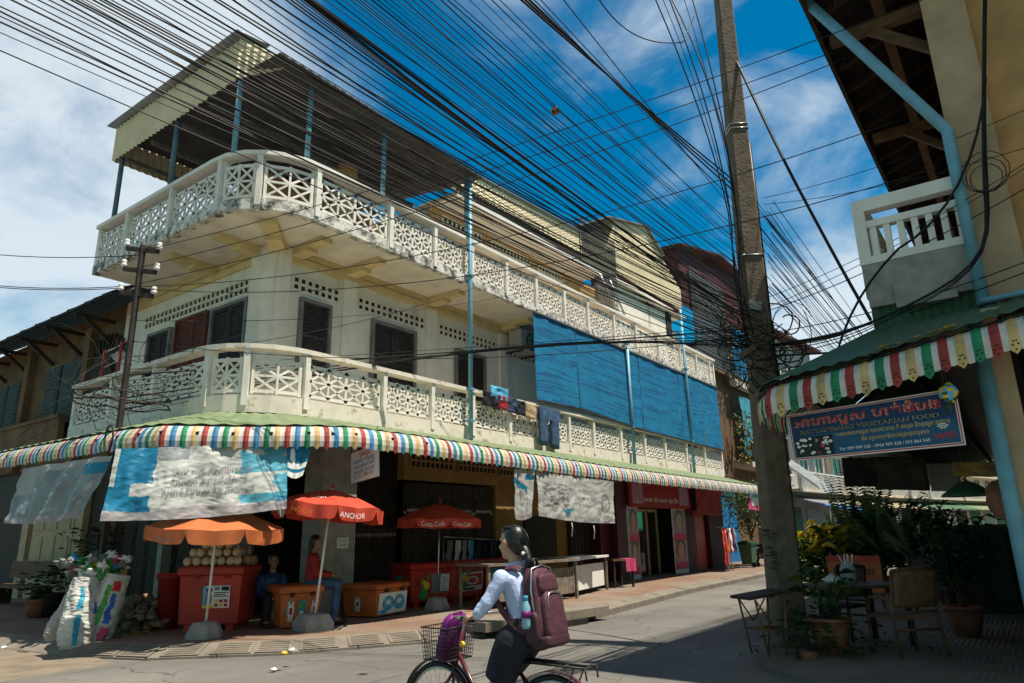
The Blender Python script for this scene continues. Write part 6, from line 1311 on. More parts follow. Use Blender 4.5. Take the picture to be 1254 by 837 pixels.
for k in range(3):
    for j in range(3): g.box(8.075, 20.05+k*.8, .35+j*.78, 8.099, 20.65+k*.8, .95+j*.78)
g.build('cream_door', M['creamdoor'], OH)
for y in (22.6, 19.3): g = MB(); g.box(8.05, y, .15, 8.199, y+.42, 3.5); g.build('door_pillar', M['creamdoor'], OH)
# red tubular stools on the left end of the lower balcony
fm = thing('red_stool_stack', 'red tubular frame with a towel standing at the left end of the lower balcony', 'frame', (7.2, 15, D1+.14))
a = onx(124, 462, 6.9); b_ = onx(127, 430, 6.9); c = onx(145, 452, 6.9); d = onx(148, 420, 6.9)
for p, q in ((a, b_), (c, d)): g = MB(); g.tube([V((q.x, p.y, D1+.14)), V((q.x, p.y, q.z)), V((q.x+.25, p.y, q.z+.08))], .03, 6); g.build('leg', M['red'], fm)
g = MB(); g.tube([b_-V((0, 0, .06)), d-V((0, 0, .06))], .018, 5); g.tube([a+V((0, 0, .2)), c+V((0, 0, .2))], .018, 5); g.build('cross_rail', M['chrome'], fm)
g = MB(); g.grid(cloth(b_.lerp(d, .35)-V((0, 0, .18)), (d-b_)*.75, V((.25, 0, -.1)), 0, 0, .06, 4, 3), 10, 6); g.build('towel', M['paper'], fm)
# bench and pots before the old house
p = onz(14, 742, SW)
bh = thing('dark_bench', 'dark wooden bench in the shade at the far left', 'bench', p)
g = MB(); g.box(6.9, 18.6, .55, 7.3, 21.2, .62); g.build('seat', M['wood'], bh); g = MB(); g.box(7.32, 18.6, .75, 7.38, 21.2, 1.15); g.build('backrest', M['wood'], bh)
for y in (18.7, 21.0): g = MB(); g.box(6.95, y, SW, 7.36, y+.08, .549); g.build('leg', M['darkwood'], bh)
for i, (x, y, r, h, m_, lb) in enumerate(((60, 756, .2, .45, 'dark', 'tall dark pot with a small shrub left of the rubbish sacks'), (64, 732, .24, .3, 'greenroof2', 'wide green plastic pot on the step beside the cream door'), (42, 757, .2, .34, 'terracotta', 'small brown pot left of the tall dark pot'))):
    p = onz(x, y, SW); T_ = thing('potted_plant', lb, 'potted plant', p); pot(T_, p, r, h, M[m_]); g = MB()
    for k in range(70): a = rnd.uniform(0, 6.28); c = p+V((rnd.gauss(0, .16), rnd.gauss(0, .16), h+rnd.uniform(0, .5))); g.leaf(c, (math.cos(a), math.sin(a), .4), rnd.uniform(.12, .24), .05, rnd.choice((0, 1)), .3)
    g.build('foliage', LEAFS, T_)
p = onz(110, 742, SW); sh = thing('shade_shrub', 'dark leafy shrub in the doorway shade above the rubbish sacks', 'shrub', p); g = MB()
for k in range(330): c = p+V((rnd.gauss(0, .3), rnd.gauss(0, .35), rnd.uniform(.3, 1.75))); g.leaf(c, (rnd.uniform(-1, 1), rnd.uniform(-1, 1), .2), rnd.uniform(.12, .26), .07, rnd.choice((0, 1, 1)), .3)
g.build('foliage', LEAFS, sh); g = MB(); g.tube([p, p+V((.05, 0, .9)), p+V((0, .1, 1.6))], .03, 6); g.build('stem', M['wood'], sh)

# ---------------------------------------------------------------- houses down the street
def win(T_, o, t, n, w, h, m_='glass', arch=False, fm='farwhite'):
    f = MB(); e = .09
    f.obox(o-t*e-V((0, 0, e))+n*.0, t*e, n*.1, V((0, 0, h+2*e))); f.obox(o+t*w-V((0, 0, e)), t*e, n*.1, V((0, 0, h+2*e))); f.obox(o-V((0, 0, e)), t*w, n*.1, V((0, 0, e))); f.obox(o+V((0, 0, h)), t*w, n*.1, V((0, 0, e)))
    f.obox(o+t*(w/2-.03)+n*.02, t*.06, n*.05, V((0, 0, h)))
    fo = f.build('window', M[fm], T_); q = MB(); q.obox(o+n*.005, t*w, n*.012, V((0, 0, h)))
    if arch: q.add([o+n*.03+t*(w/2+w/2*math.cos(a_))+V((0, 0, h+w/2*math.sin(a_))) for a_ in [math.pi*i/10 for i in range(11)]], [tuple(range(11))])
    q.build('pane', M[m_], fo)
def house(name, label, p, q, z1, depth, wallm, floors, roofm, awn=None, seed=0, balc=True, z0f=3.6):
    r = random.Random(seed); p, q = V((*p, 0)), V((*q, 0)); t = (q-p); w = t.length; t.normalize(); n = V((t.y, -t.x, 0)); T_ = thing(name, label, 'house', p)
    g = MB(); g.obox(p, t*w, -n*depth, V((0, 0, z1))); g.build('wall', M[wallm], T_)
    g = MB(); a = p-t*.2+n*.7+V((0, 0, z1)); g.obox(a, t*(w+.4), -n*(depth+.7), V((0, 0, .16))); g.build('roof', M[roofm], T_)
    fh = (z1-z0f)/floors
    for f in range(floors):
        z = z0f+f*fh; k = max(2, int(w/2.2))
        for i in range(k): win(T_, p+t*(w*(i+.25)/k)+n*.004+V((0, 0, z+.9)), t, n, w/k*.5, fh*.45, r.choice(('glass', 'shuttergrey', 'glass')), arch=(f == 0 and name == 'cream_house'))
        if balc:
            b = MB(); b.obox(p+n*.005+V((0, 0, z-.12)), t*w, n*1.1, V((0, 0, .14))); B = b.build('balcony', M['farcream'], T_)
            b = MB(); b.obox(p+n*1.02+V((0, 0, z+.9)), t*w, n*.08, V((0, 0, .08)))
            for i in range(int(w/.22)): b.obox(p+n*1.03+t*(i*.22)+V((0, 0, z+.02)), t*.06, n*.05, V((0, 0, .88)))
            b.build('balustrade', M['farwhite'], B)
    for i in range(max(1, int(w/3))):
        d = MB(); d.obox(p+t*(i*3+.4)+n*.004, t*2.2, n*.05, V((0, 0, 2.7))); d.build('shutter_door', M[r.choice(('fargrey', 'shuttergrey', 'darkwood', 'greenroof2'))], T_)
    if awn:
        g = MB(); a0 = p+n*.01+V((0, 0, 3.35)); nn = max(2, int(w/.3)); g.grid(lambda u, v: a0+t*(w*u)+n*(2.2*v)-V((0, 0, .65*v))+V((0, 0, .02*(1 if round(u*nn) % 2 else -1))), nn, 2, 0, False); g.build('awning', M[awn], T_, .02)
    return T_, t, n
# next house: maroon top, mesh cage, plants and blue sheets
NH = thing('maroon_townhouse', 'tall narrow townhouse with maroon sheet top and blue sheets, just past the lattice balconies', 'house', (29.6, 11.5, 0))
g = MB(); g.box(29.45, 11.6, 0, 37.5, 18, 9.0); g.build('wall', M['brownwall'], NH)
g = MB(); corr(g, (28.6, 11.4, 0), (37.5, 11.4, 0), (11.4, 11.4), (14.2, 14.9), n=70); corr(g, (28.6, 16, 0), (28.6, 11.4, 0), (10.9, 10.9), (14.2, 14.2), n=40); g.build('maroon_sheet', M['maroon'], NH, .01)
g = MB(); g.add([(28.4, 11.1, 14.25), (33.5, 11.0, 15.3), (40, 11.0, 15.0), (28.4, 17, 14.6), (33.5, 17, 15.8), (40, 17, 15.4)], [(0, 1, 4, 3), (1, 2, 5, 4)]); g.build('roof', M['maroon'], NH, .10)
g = MB(); g.box(29.6, 11.3, 8.9, 39.2, 18, 9.1); g.box(33.6, 11.0, 8.45, 39.0, 11.3, 8.75, 1); g.box(33.9, 10.7, 4.45, 39.3, 11.6, 4.7, 1); g.build('floor_slab', [M['brownwall'], M['farcream']], NH)
g = MB(); meshpanel(g, (29.6, 11.3, 9.1), (4.4, 0, 0), (0, 0, 4.4), 26, 24, .04); meshpanel(g, (34.0, 11.3, 9.1), (5, 0, 0), (0, 0, 2.3), 20, 10, .04); g.build('mesh_cage', M['mesh'], NH)
g = MB(); g.grid(cloth((34.1, 11.1, 11.6), (3.0, 0, 0), (0, 0, -2.6), 0, 0, .12, 3, 7), 14, 12); g.build('upper_blue_sheet', M['bluetarp'], NH)
g = MB(); g.grid(cloth((34.4, 11.1, 8.0), (2.9, 0, 0), (0, 0, -2.9), 0, 0, .15, 3, 9), 14, 12); g.build('lower_blue_sheet', M['tarpcyan'], NH)
g = MB(); meshpanel(g, (34.2, 10.75, 4.7), (5, 0, 0), (0, 0, 1.0), 20, 3, .05); g.build('balcony_rail', M['darkwood'], NH)
g = MB(); g.box(29.5, 11.55, .1, 33.5, 11.595, 3.4); g.build('blue_shutter', M['bluetarp'], NH)
g = MB()
for i in range(520): x = rnd.uniform(32.8, 35.6); z = rnd.choice((rnd.uniform(4.6, 7.2), rnd.uniform(8.8, 11.5))); g.leaf((x, 11.0+rnd.gauss(0, .15), z), (rnd.uniform(-1, 1), rnd.uniform(-1, .2), rnd.uniform(-.8, .4)), rnd.uniform(.14, .3), .10, rnd.choice((0, 1, 1, 3)), .3)
vn = thing('balcony_creeper', 'straggling dry creeper hanging beside the blue sheets of the maroon townhouse', 'creeper', (34, 11, 4.6)); g.build('foliage', LEAFS, vn)
house('grey_house', 'grey three storey house mostly hidden behind the utility pole', (39.6, 11.2), (47, 10.4), 12.5, 8, 'fargrey', 2, 'maroon', 'greyroof', 3)
house('cream_house', 'cream house with arched windows seen between the pole and the palms', (47.2, 10.3), (58, 8.4), 9.5, 9, 'farcream', 2, 'maroon', 'creamdoor', 5)
house('white_house', 'white house with a green sheet awning at the bend of the street', (58.3, 8.3), (68, 5.9), 8.6, 9, 'farwhite', 2, 'greyroof', 'greenroof2', 6)
house('pale_house', 'pale far house behind the palms on the right of the street bend', (68.4, 5.8), (80, 2.6), 7.5, 9, 'farcream', 2, 'maroon', 'greenroof', 8)
g = MB(); g.grid(lambda u, v: V((38.5+8.5*u, 9.9-2.6*v, 3.0-.75*v+.12*math.sin(u*17)*v+.05*noise.noise(V((u*9, v*5, 1))))), 26, 8); sb = thing('blue_market_canopy', 'bright blue tarpaulin canopy over the far pavement, right of the pole', 'canopy', (40, 9, 0)); g.build('sheet', M['bluebright'], sb)
for x in (38.7, 42.5, 46.8): g = MB(); g.cyl((x, 7.4, .1), (x, 7.4, 2.3), .05, 6); g.build('post', M['chrome'], sb)
g = MB(); g.grid(lambda u, v: V((36.8+3.2*u, 10.5-1.9*v, 5.2-1.6*v-.35*math.sin(u*math.pi))), 14, 8); tag(g.build('pale_sheet', M['tarpgrey']), 'pale sagging sheet stretched out under a balcony right of the pole', 'sheet')
# street tree
tp = onz(925, 694, .1); tr = thing('street_tree', 'small leafy street tree at the end of the striped awning', 'tree', tp)
g = MB(); rr = random.Random(6); g.tube([tp, tp+V((.05, 0, .9)), tp+V((-.1, .1, 1.8))], [.09, .07, .05], 7)
tips = []
for i in range(9): a = rr.uniform(0, 6.28); e = tp+V((.9*math.cos(a), .9*math.sin(a), rr.uniform(1.5, 3.2))); tips.append(e); g.tube(bez(tp+V((0, 0, 1.2)), tp+V((.2*math.cos(a), .2*math.sin(a), 1.9)), e, 5), [.04, .035, .03, .025, .02, .012], 5)
g.build('trunk', M['woodgrey'], tr)
g = MB()
for e in tips+[tp+V((rr.gauss(0, .6), rr.gauss(0, .6), rr.uniform(1.2, 3.0))) for _ in range(7)]:
    for i in range(85): c = e+V((rr.gauss(0, .32), rr.gauss(0, .32), rr.gauss(0, .28))); g.leaf(c, (rr.uniform(-1, 1), rr.uniform(-1, 1), rr.uniform(-.5, .6)), rr.uniform(.12, .24), .09, rr.choice((0, 0, 1, 2 if rr.random() < .15 else 0)), .3)
g.build('crown', LEAFS, tr)
# clothes stand, wheeled bin, parked motorbike
p = onz(893, 700, SW); cs = thing('clothes_stand', 'clothes stand with red, orange and white dresses beside the street tree', 'clothes stand', p)
g = MB(); g.tube([p, p+V((0, 0, 1.5))], .025, 6); g.tube([p+V((-.5, .1, 1.5)), p+V((.9, .2, 1.5))], .02, 6); g.tube([p+V((.4, 0, 0)), p+V((.4, .1, 1.5))], .02, 6); g.build('frame', M['chrome'], cs)
for i, m_ in enumerate(('redcloth', 'redcloth', 'orangecloth', 'paper', 'purple', 'tarpgrey')): g = MB(); q = p+V((-.45+i*.24, -.05, 1.46)); g.grid(cloth(q, (.26, .1, 0), (0, -.03, -1.25 if i < 2 else -.85), 0, 0, .09, 4, i+20), 6, 10); g.build('dress', M[m_], cs, .015)
p = onz(918, 695, SW); wb = thing('wheeled_bin', 'green wheeled bin beside the clothes stand', 'bin', p); g = MB(); g.rings([[p+V((s*x, s*y*.8, z)) for x, y in ((-1, -1), (1, -1), (1, 1), (-1, 1))] for s, z in ((.24, .12), (.32, .85))], 0, False); g.build('bin_body', M['greenroof2'], wb); g = MB(); g.rings([[p+V((s*x, s*y*.8, z)) for x, y in ((-1, -1), (1, -1), (1, 1), (-1, 1))] for s, z in ((.36, .851), (.34, .93), (.15, .99))], 0, False); g.build('lid', M['leafdark'], wb)
for q in (-1, 1): g = MB(); g.tube([p+V((.2*q, -.26, .1)), p+V((.25*q, -.26, .1))], .10, 10); g.build('wheel', M['black'], wb)
def motorbike(label, p, az, m_):
    T_ = thing('motorbike', label, 'motorbike', p); f = V((math.cos(az), math.sin(az), 0)); s = V((-f.y, f.x, 0)); P = lambda a, b_, z: V(p)+f*a+s*b_+V((0, 0, z))
    for a in (-.62, .62):
        g = MB(); g.tube([P(a+.25*math.cos(t*.3696), 0, .29+.25*math.sin(t*.3696)) for t in range(18)], .05, 8); w = g.build('wheel', M['black'], T_)
        q = MB(); [q.tube([P(a, 0, .29), P(a+.22*math.cos(k*1.047), 0, .29+.22*math.sin(k*1.047))], .012, 4) for k in range(6)]; q.build('spokes', M['chrome'], w)
    g = MB(); g.ell(P(-.1, 0, .52), .42, .12, .16, 10, 8, rot=Matrix.Rotation(az, 3, 'Z')); g.tube([P(.6, 0, .3), P(.45, 0, .75), P(.38, 0, 1.0)], .05, 6); g.tube([P(.3, 0, .55), P(.44, 0, .85)], .09, 7); g.build('body', m_, T_)
    g = MB(); g.ell(P(-.25, 0, .76), .38, .13, .07, 10, 6, rot=Matrix.Rotation(az, 3, 'Z')); g.build('seat', M['black'], T_)
    g = MB(); g.tube([P(.36, -.32, 1.02), P(.4, 0, .98), P(.36, .32, 1.02)], .018, 6); g.build('handlebar', M['chrome'], T_); g = MB(); g.ell(P(.5, 0, .88), .08, .08, .08, 8, 6); g.build('headlight', M['paper'], T_)
motorbike('dark parked motorbike under the street tree', onz(936, 693, SW)+V((1.0, .2, 0)), -1.9, M['maroonpaint'])
g = MB(); a = ond(953, 656, 33); g.grid(cloth(a, (1.9, -.3, -.9), (.1, 0, -.55), 0, 0, .08, 3, 31), 12, 6); tag(g.build('white_cover', M['paper']), 'slanting white cover sheet just left of the utility pole', 'sheet')
# far trees and rooftops at the end of the street
rr = random.Random(33)
for i, (x, y, s) in enumerate(((88, 8, 3.2), (92, 3, 2.6), (84, -1.0, 2.8))):
    t0 = thing('far_tree', ('broad green tree rising behind the far cream houses', 'smaller far tree at the very end of the street', 'dark far tree behind the restaurant lantern')[i], 'tree', (x, y, 0)); p = V((x, y, 0)); g = MB(); g.tube([p, p+V((0, 0, 3.5)), p+V((.4, .2, 5))], [.25, .2, .12], 7)
    for k in range(7): a = rr.uniform(0, 6.28); g.tube([p+V((0, 0, 3)), p+V((math.cos(a)*s*.6, math.sin(a)*s*.6, 3+rr.uniform(1, s)))], [.1, .03], 5)
    g.build('trunk', M['wood'], t0); g = MB()
    for k in range(900): c = V((rr.gauss(0, 1), rr.gauss(0, 1), rr.gauss(0, .8))); c = c.normalized()*s*rr.random()**.4*(1+.3*noise.noise(c*1.5)); g.leaf(p+V((0, 0, 4.6))+c, (rr.uniform(-1, 1), rr.uniform(-1, 1), rr.uniform(-.5, .5)), .5, .3, rr.choice((0, 1)), .3)
    g.build('crown', LEAFS, t0)
g = MB(); g.grid(lambda u, v: V((-280+860*u, 420+40*math.sin(u*7), -2+v*(10+5*noise.noise(V((u*22, 0, 0)))))), 120, 2); o = g.build('far_treeline', M['leafdark']); tag(o, 'distant dark line of trees along the horizon', 'trees', kind='stuff')

# small ball caught on the cables
p = ond(680, 136, 8.0); wb2 = thing('wicker_ball', 'small yellow and black ball caught on the overhead cables in the open sky', 'ball', p); g = MB(); g.ell(p, .055, .055, .055, 12, 9, 0, .25, 3); rr = random.Random(3); g.m = [rr.choice((0, 0, 1)) for _ in g.m]; g.build('ball', [M['ochre'], M['dark']], wb2)
# ================================================================ CYCLIST, BICYCLE AND PEOPLE
def organic(name, mb, parent, m_, vox, it=4, fac=.5):
    """closed overlapping shapes fused into one continuous skin"""
    o = mb.build('tmp', m_, None); md = o.modifiers.new('r', 'REMESH'); md.mode = 'VOXEL'; md.voxel_size = vox
    if it: sm = o.modifiers.new('s', 'SMOOTH'); sm.iterations = it; sm.factor = fac
    dg = bpy.context.evaluated_depsgraph_get(); dg.update(); me = bpy.data.meshes.new_from_object(o.evaluated_get(dg)); bpy.data.objects.remove(o)
    org = root_loc(parent)
    for v in me.vertices: v.co -= org
    for p in me.polygons: p.use_smooth = True
    if not me.materials: me.materials.append(m_)
    me.name = name; q = bpy.data.objects.new(name, me); COL.objects.link(q); q.parent = parent; return q
def limb(g, pts, rs, n=12): 
    P_ = []; R_ = []
    for i in range(len(pts)-1):
        for t in (0, .25, .5, .75): P_.append(V(pts[i]).lerp(V(pts[i+1]), t)); R_.append(rs[i]+(rs[i+1]-rs[i])*t)
    P_.append(V(pts[-1])); R_.append(rs[-1]); g.tube(P_, R_, n); g.ell(pts[0], rs[0], rs[0], rs[0], 10, 7); g.ell(pts[-1], rs[-1], rs[-1], rs[-1], 10, 7)
    for i in range(1, len(pts)-1): g.ell(pts[i], rs[i]*1.01, rs[i]*1.01, rs[i]*1.01, 10, 7)
def torso(g, secs, n=20):      # secs: (centre, half width, half depth, side vector, forward vector)
    g.rings([[V(c)+s*(hw*math.copysign(abs(math.cos(2*math.pi*i/n))**.85, math.cos(2*math.pi*i/n)))+f*(hd*math.copysign(abs(math.sin(2*math.pi*i/n))**.9, math.sin(2*math.pi*i/n))) for i in range(n)] for c, hw, hd, s, f in secs])
def hand(g, wrist, d, palm_n, L_=.17, curl=.9, side=1):
    """palm, four curled fingers and a thumb from the side of the palm"""
    w, d, n = V(wrist), V(d).normalized(), V(palm_n).normalized(); s = d.cross(n).normalized()*side
    for k in range(5): g.ell(w+d*(L_*.10+L_*.09*k), .014+.012, .026, .026, 8, 6) if 0 else g.ell(w+d*(L_*.08+L_*.10*k)+n*0, .027, .027, .027, 8, 6)
    for i, (o, l) in enumerate(((-.030, .78), (-.010, .92), (.010, 1.), (.030, .9))):
        b_ = w+d*(L_*.5)+s*o; l *= L_*.5; a1 = d*math.cos(curl*.5)+n*math.sin(curl*.5); a2 = d*math.cos(curl*1.5)+n*math.sin(curl*1.5); a3 = d*math.cos(curl*2.4)+n*math.sin(curl*2.4)
        p1 = b_+a1*l*.45; p2 = p1+a2*l*.32; p3 = p2+a3*l*.23; g.tube([b_-d*.02, b_, p1, p2, p3], [.010, .010, .0095, .0085, .007], 7); g.ell(p3, .007, .007, .007, 6, 5)
    b_ = w+d*L_*.2+s*.03; t1 = b_+(s*.7+d*.6+n*.3).normalized()*L_*.2; t2 = t1+(d*.7+n*.7).normalized()*L_*.16; g.tube([w+d*L_*.12+s*.012, b_, t1, t2], [.013, .012, .010, .008], 7); g.ell(t2, .008, .008, .008, 6, 5)
def head(g, c, f, s, k=1.):
    c, f, s = V(c), V(f).normalized(), V(s).normalized(); u = s.cross(f).normalized(); u = u if u.z > 0 else -u; R = Matrix((s, f, u)).transposed(); E = lambda o, rx, ry, rz: g.ell(c+R @ (V(o)*k), rx*k, ry*k, rz*k, 14, 10, rot=R)
    E((0, -.012, .025), .076, .094, .092); E((0, .02, -.035), .062, .068, .075); E((0, .045, -.085), .034, .036, .030)      # skull, face, chin
    E((0, .088, -.022), .011, .016, .020); E((0, .080, .0), .009, .012, .03)                                               # nose
    E((0, .074, -.058), .022, .012, .007); E((0, .073, -.068), .019, .012, .008)                                           # lips
    for q in (-1, 1): E((q*.079, -.004, -.010), .012, .022, .032); E((q*.03, .072, .022), .022, .012, .007); E((q*.036, .062, -.03), .022, .02, .02)
    return R
def face_marks(T_, c, R, k=1.):
    c = V(c)
    for q in (-1, 1):
        g = MB(); g.ell(c+R @ (V((q*.030, .078, .002))*k), .013*k, .007*k, .006*k, 8, 6, rot=R); g.build('eye', M['txt_black'], T_)
        g = MB(); g.ell(c+R @ (V((q*.031, .082, .024))*k), .020*k, .006*k, .0035*k, 8, 5, rot=R); g.build('eyebrow', M['hair'], T_)
    g = MB(); g.ell(c+R @ (V((0, .085, -.062))*k), .020*k, .006*k, .0045*k, 8, 5, rot=R); g.build('lips', M['pink'], T_)

# ---------------------------------------------------------------- bicycle
BO = V((4.15, 3.25, 0)); LX, LY = V((1, 0, 0)), V((0, 1, 0))
def bp_(x, y, z): return BO+V((x, y, z))
BK = thing('bicycle', 'maroon step-through bicycle with wire basket and rear rack ridden across the road', 'bicycle', BO)
def ringpts(y, r, a0=0, a1=360, n=40, x=0., z=.33): return [bp_(x, y+r*math.cos(rad(a0+(a1-a0)*i/n)), z+r*math.sin(rad(a0+(a1-a0)*i/n))) for i in range(n+1)]
for y in (.5, -.5):
    g = MB(); g.tube(ringpts(y, .315), .019, 8); w = g.build('wheel', M['black'], BK)
    g = MB(); g.tube(ringpts(y, .292), .010, 6); g.build('rim', M['chrome'], w)
    g = MB(); g.tube([bp_(-.05, y, .33), bp_(.05, y, .33)], .022, 8)
    for k in range(32): a = rad(k*11.25); g.tube([bp_(.03*(1 if k % 2 else -1), y, .33), bp_(0, y+.29*math.cos(a), .33+.29*math.sin(a))], .0016, 3)
    g.build('spokes', M['chrome'], w)
    g = MB(); P_ = ringpts(y, .352, -5 if y < 0 else 25, 190 if y < 0 else 165, 30)
    for i in range(len(P_)-1): g.bar(P_[i], P_[i+1], .055, .004, 0, (P_[i]-bp_(0, y, .33)))
    g.build('mudguard', M['maroonpaint'] if y < 0 else M['black'], BK)
g = MB(); ht, hb_ = bp_(0, .29, .88), bp_(0, .37, .60); bb = bp_(0, -.06, .29); stp = bp_(0, -.24, .80)
g.tube([ht, hb_], .020, 8); g.tube([hb_+V((0, 0, .03)), bp_(0, .26, .45), bp_(0, .12, .33), bb], .019, 8); g.tube([hb_.lerp(ht, .5), bp_(0, .2, .55), bp_(0, .05, .44), bp_(0, -.13, .46)], .016, 8); g.tube([bb, stp], .018, 8)
for x in (-.055, .055): g.tube([bb+V((x*.4, 0, 0)), bp_(x, -.5, .33)], .010, 6); g.tube([bp_(0, -.2, .68), bp_(x, -.5, .33)], .009, 6); g.tube([hb_, bp_(x, .42, .50), bp_(x, .5, .33)], .012, 6)
g.build('frame', M['maroonpaint'], BK)
g = MB(); g.tube([ht, bp_(0, .265, .97)], .014, 8); g.tube([bp_(-.27, -.02, 1.00), bp_(-.25, .10, 1.0), bp_(-.15, .22, .99), bp_(0, .265, .975), bp_(.15, .22, .99), bp_(.25, .10, 1.0), bp_(.27, -.02, 1.0)], .011, 8); g.build('handlebar', M['chrome'], BK)
for x in (-.27, .27):
    q = 1 if x > 0 else -1; g = MB(); g.tube([bp_(x, -.04, 1.0), bp_(x-.015*q, .08, 1.0)], .017, 8); g.build('grip', M['black'], BK); g = MB(); g.tube([bp_(x-.04*q, .10, .99), bp_(x-.02*q, .03, .965), bp_(x-.005*q, -.03, .96)], .006, 5); g.build('brake_lever', M['chrome'], BK)
g = MB(); g.rings([[bp_(w*math.cos(2*math.pi*i/16), y0+l*math.sin(2*math.pi*i/16), z) for i in range(16)] for w, l, y0, z in ((.05, .10, -.27, .80), (.10, .13, -.28, .83), (.10, .13, -.28, .86), (.06, .09, -.28, .875))]); g.build('saddle', M['black'], BK)
g = MB()
for x in (-.07, .07): g.tube([bp_(x, -.24, .73), bp_(x, -.78, .73)], .007, 5); g.tube([bp_(x, -.70, .73), bp_(x*.9, -.5, .33)], .006, 5); g.tube([bp_(x, -.78, .73), bp_(x, -.79, .66)], .006, 5)
for y in (-.3, -.45, -.62, -.78): g.tube([bp_(-.07, y, .73), bp_(.07, y, .73)], .006, 5)
g.tube([bp_(0, -.28, .735), bp_(0, -.78, .735)], .012, 5); g.build('rear_rack', M['black'], BK)
g = MB(); z0, z1 = .69, .91
def bk(u, v, z): e = 1+.14*(z-z0)/(z1-z0); return bp_((u-.5)*.28*e, .425+(v-.5)*.22*e, z)
for side in range(4):
    P = [lambda t, z: bk(t, 0, z), lambda t, z: bk(1, t, z), lambda t, z: bk(1-t, 1, z), lambda t, z: bk(0, 1-t, z)][side]
    for i in range(13): g.tube([P(i/12, z0), P(i/12, z1)], .0022, 3)
    for j in range(9): z = z0+(z1-z0)*j/8; g.tube([P(0, z), P(1, z)], .0022 if j not in (0, 8) else .005, 3 if j not in (0, 8) else 5)
for i in range(9): g.tube([bk(i/8, 0, z0), bk(i/8, 1, z0)], .0025, 3)
g.build('basket', M['black'], BK)
g = MB(); g.tube([bb+V((.06, .085*math.cos(rad(i*15)), .085*math.sin(rad(i*15)))) for i in range(25)], .008, 5); g.tube([bb+V((.06, 0, .09)), bp_(.05, -.5, .365)], .005, 4); g.tube([bb+V((.06, 0, -.09)), bp_(.05, -.5, .295)], .005, 4); g.build('chainset', M['chrome'], BK)
for x, dy, dz in ((-.09, .03, -.165), (.09, -.03, .165)): g = MB(); g.tube([bb+V((x*.7, 0, 0)), bb+V((x*.9, dy, dz))], .010, 6); g.box(*(bb+V((x*1.1-(.045), dy-.04, dz-.012))), *(bb+V((x*1.1+.045, dy+.04, dz+.012)))); g.build('pedal', M['black'], BK)
g = MB(); g.ell(bp_(-.05, .245, .80), .022, .022, .022, 10, 8); g.build('reflector', M['txt_yellow'], BK)
for i in range(3): g = MB(); g.tube(bez(bp_(-.2+.15*i, .16, .99), bp_(-.1+.08*i, .42, 1.0), bp_(0, .36, .62), 10), .004, 4); g.build('brake_cable', M['black'], BK)
# purple bag in the basket
pb_ = thing('purple_bag', 'bright purple satchel standing in the bicycle basket', 'bag', bp_(0, .42, .70)); g = MB()
def rbox(g, c, X, Y, Z, hx, hy, hz, e=.25, n=24, taper=0.):
    c = V(c); rs = []
    for k in range(11):
        t = -1+2*k/10; sc = (1-abs(t)**6*.35); rs.append([c+X*(hx*(1-taper*t)*sc*math.copysign(abs(math.cos(q))**e, math.cos(q)))+Y*(hy*(1-taper*t)*sc*math.copysign(abs(math.sin(q))**e, math.sin(q)))+Z*(hz*t) for q in [2*math.pi*i/n for i in range(n)]])
    g.rings(rs)
Zt = V((0, -.32, 1)).normalized(); Yt = LX.cross(Zt) if 0 else V((0, 1, .32)).normalized()
rbox(g, bp_(0, .385, .835), LX, Yt, Zt, .120, .038, .165, .30); g.build('bag_body', M['purple'], pb_); g = MB(); g.tube([bp_(-.05, .335, .985), bp_(-.04, .33, 1.005), bp_(.04, .33, 1.005), bp_(.05, .335, .985)], .007, 6); g.build('handle', M['purple'], pb_)
g = MB(); g.tube([bp_(-.118, .375, .88), bp_(-.09, .345, .88), bp_(.09, .345, .88), bp_(.118, .375, .88)], .004, 5); g.build('zip', M['plumdark'], pb_)

# ---------------------------------------------------------------- the girl
GP = thing('person', 'person with a ponytail in pale blue shirt and navy shorts riding the bicycle', 'person', bp_(0, -.3, .86))
HC = bp_(0, -.175, 1.495); HF = V((.10, 1, .02)).normalized(); HS = V((1, -.10, 0)).normalized()
sh = [bp_(-.165, -.20, 1.265), bp_(.165, -.17, 1.265)]; el = [bp_(-.245, -.09, 1.10), bp_(.235, -.02, 1.08)]; wr = [bp_(-.268, -.045, 1.055), bp_(.262, .02, 1.04)]
wr = [bp_(-.272, -.085, 1.035), bp_(.268, -.075, 1.03)]; el = [bp_(-.275, -.20, 1.10), bp_(.28, -.19, 1.09)]
el = [bp_(-.235, -.13, 1.115), bp_(.24, -.11, 1.10)]
kn = [bp_(-.105, -.09, .53), bp_(.105, .01, .60)]; hp = [bp_(-.085, -.235, .86), bp_(.085, -.235, .86)]; an = [bp_(-.11, -.12, .20), bp_(.11, -.13, .40)]
g = MB(); R_ = head(g, HC, HF, HS, 1.02); limb(g, [bp_(0, -.215, 1.30), bp_(0, -.195, 1.40)], [.052, .047])
torso(g, [(bp_(0, -.30, .84), .14, .105, LX, LY), (bp_(0, -.30, .93), .15, .11, LX, LY), (bp_(0, -.285, 1.05), .118, .085, LX, LY), (bp_(0, -.25, 1.18), .135, .095, LX, LY), (bp_(0, -.22, 1.27), .15, .082, LX, LY), (bp_(0, -.21, 1.32), .075, .05, LX, LY)])
for i in (0, 1):
    limb(g, [sh[i], el[i], wr[i]], [.046, .036, .025]); limb(g, [hp[i], kn[i], an[i]], [.082, .056, .036]); limb(g, [an[i], an[i]+V((0, .10, -.045))], [.038, .03])
    hand(g, wr[i], V((0, .85, -.18)), V((0, -.25, -1)), .165, 1.0, 1 if i == 0 else -1)
organic('body', g, GP, M['skin'], .0065, 3, .45); face_marks(GP, HC, R_, 1.02)
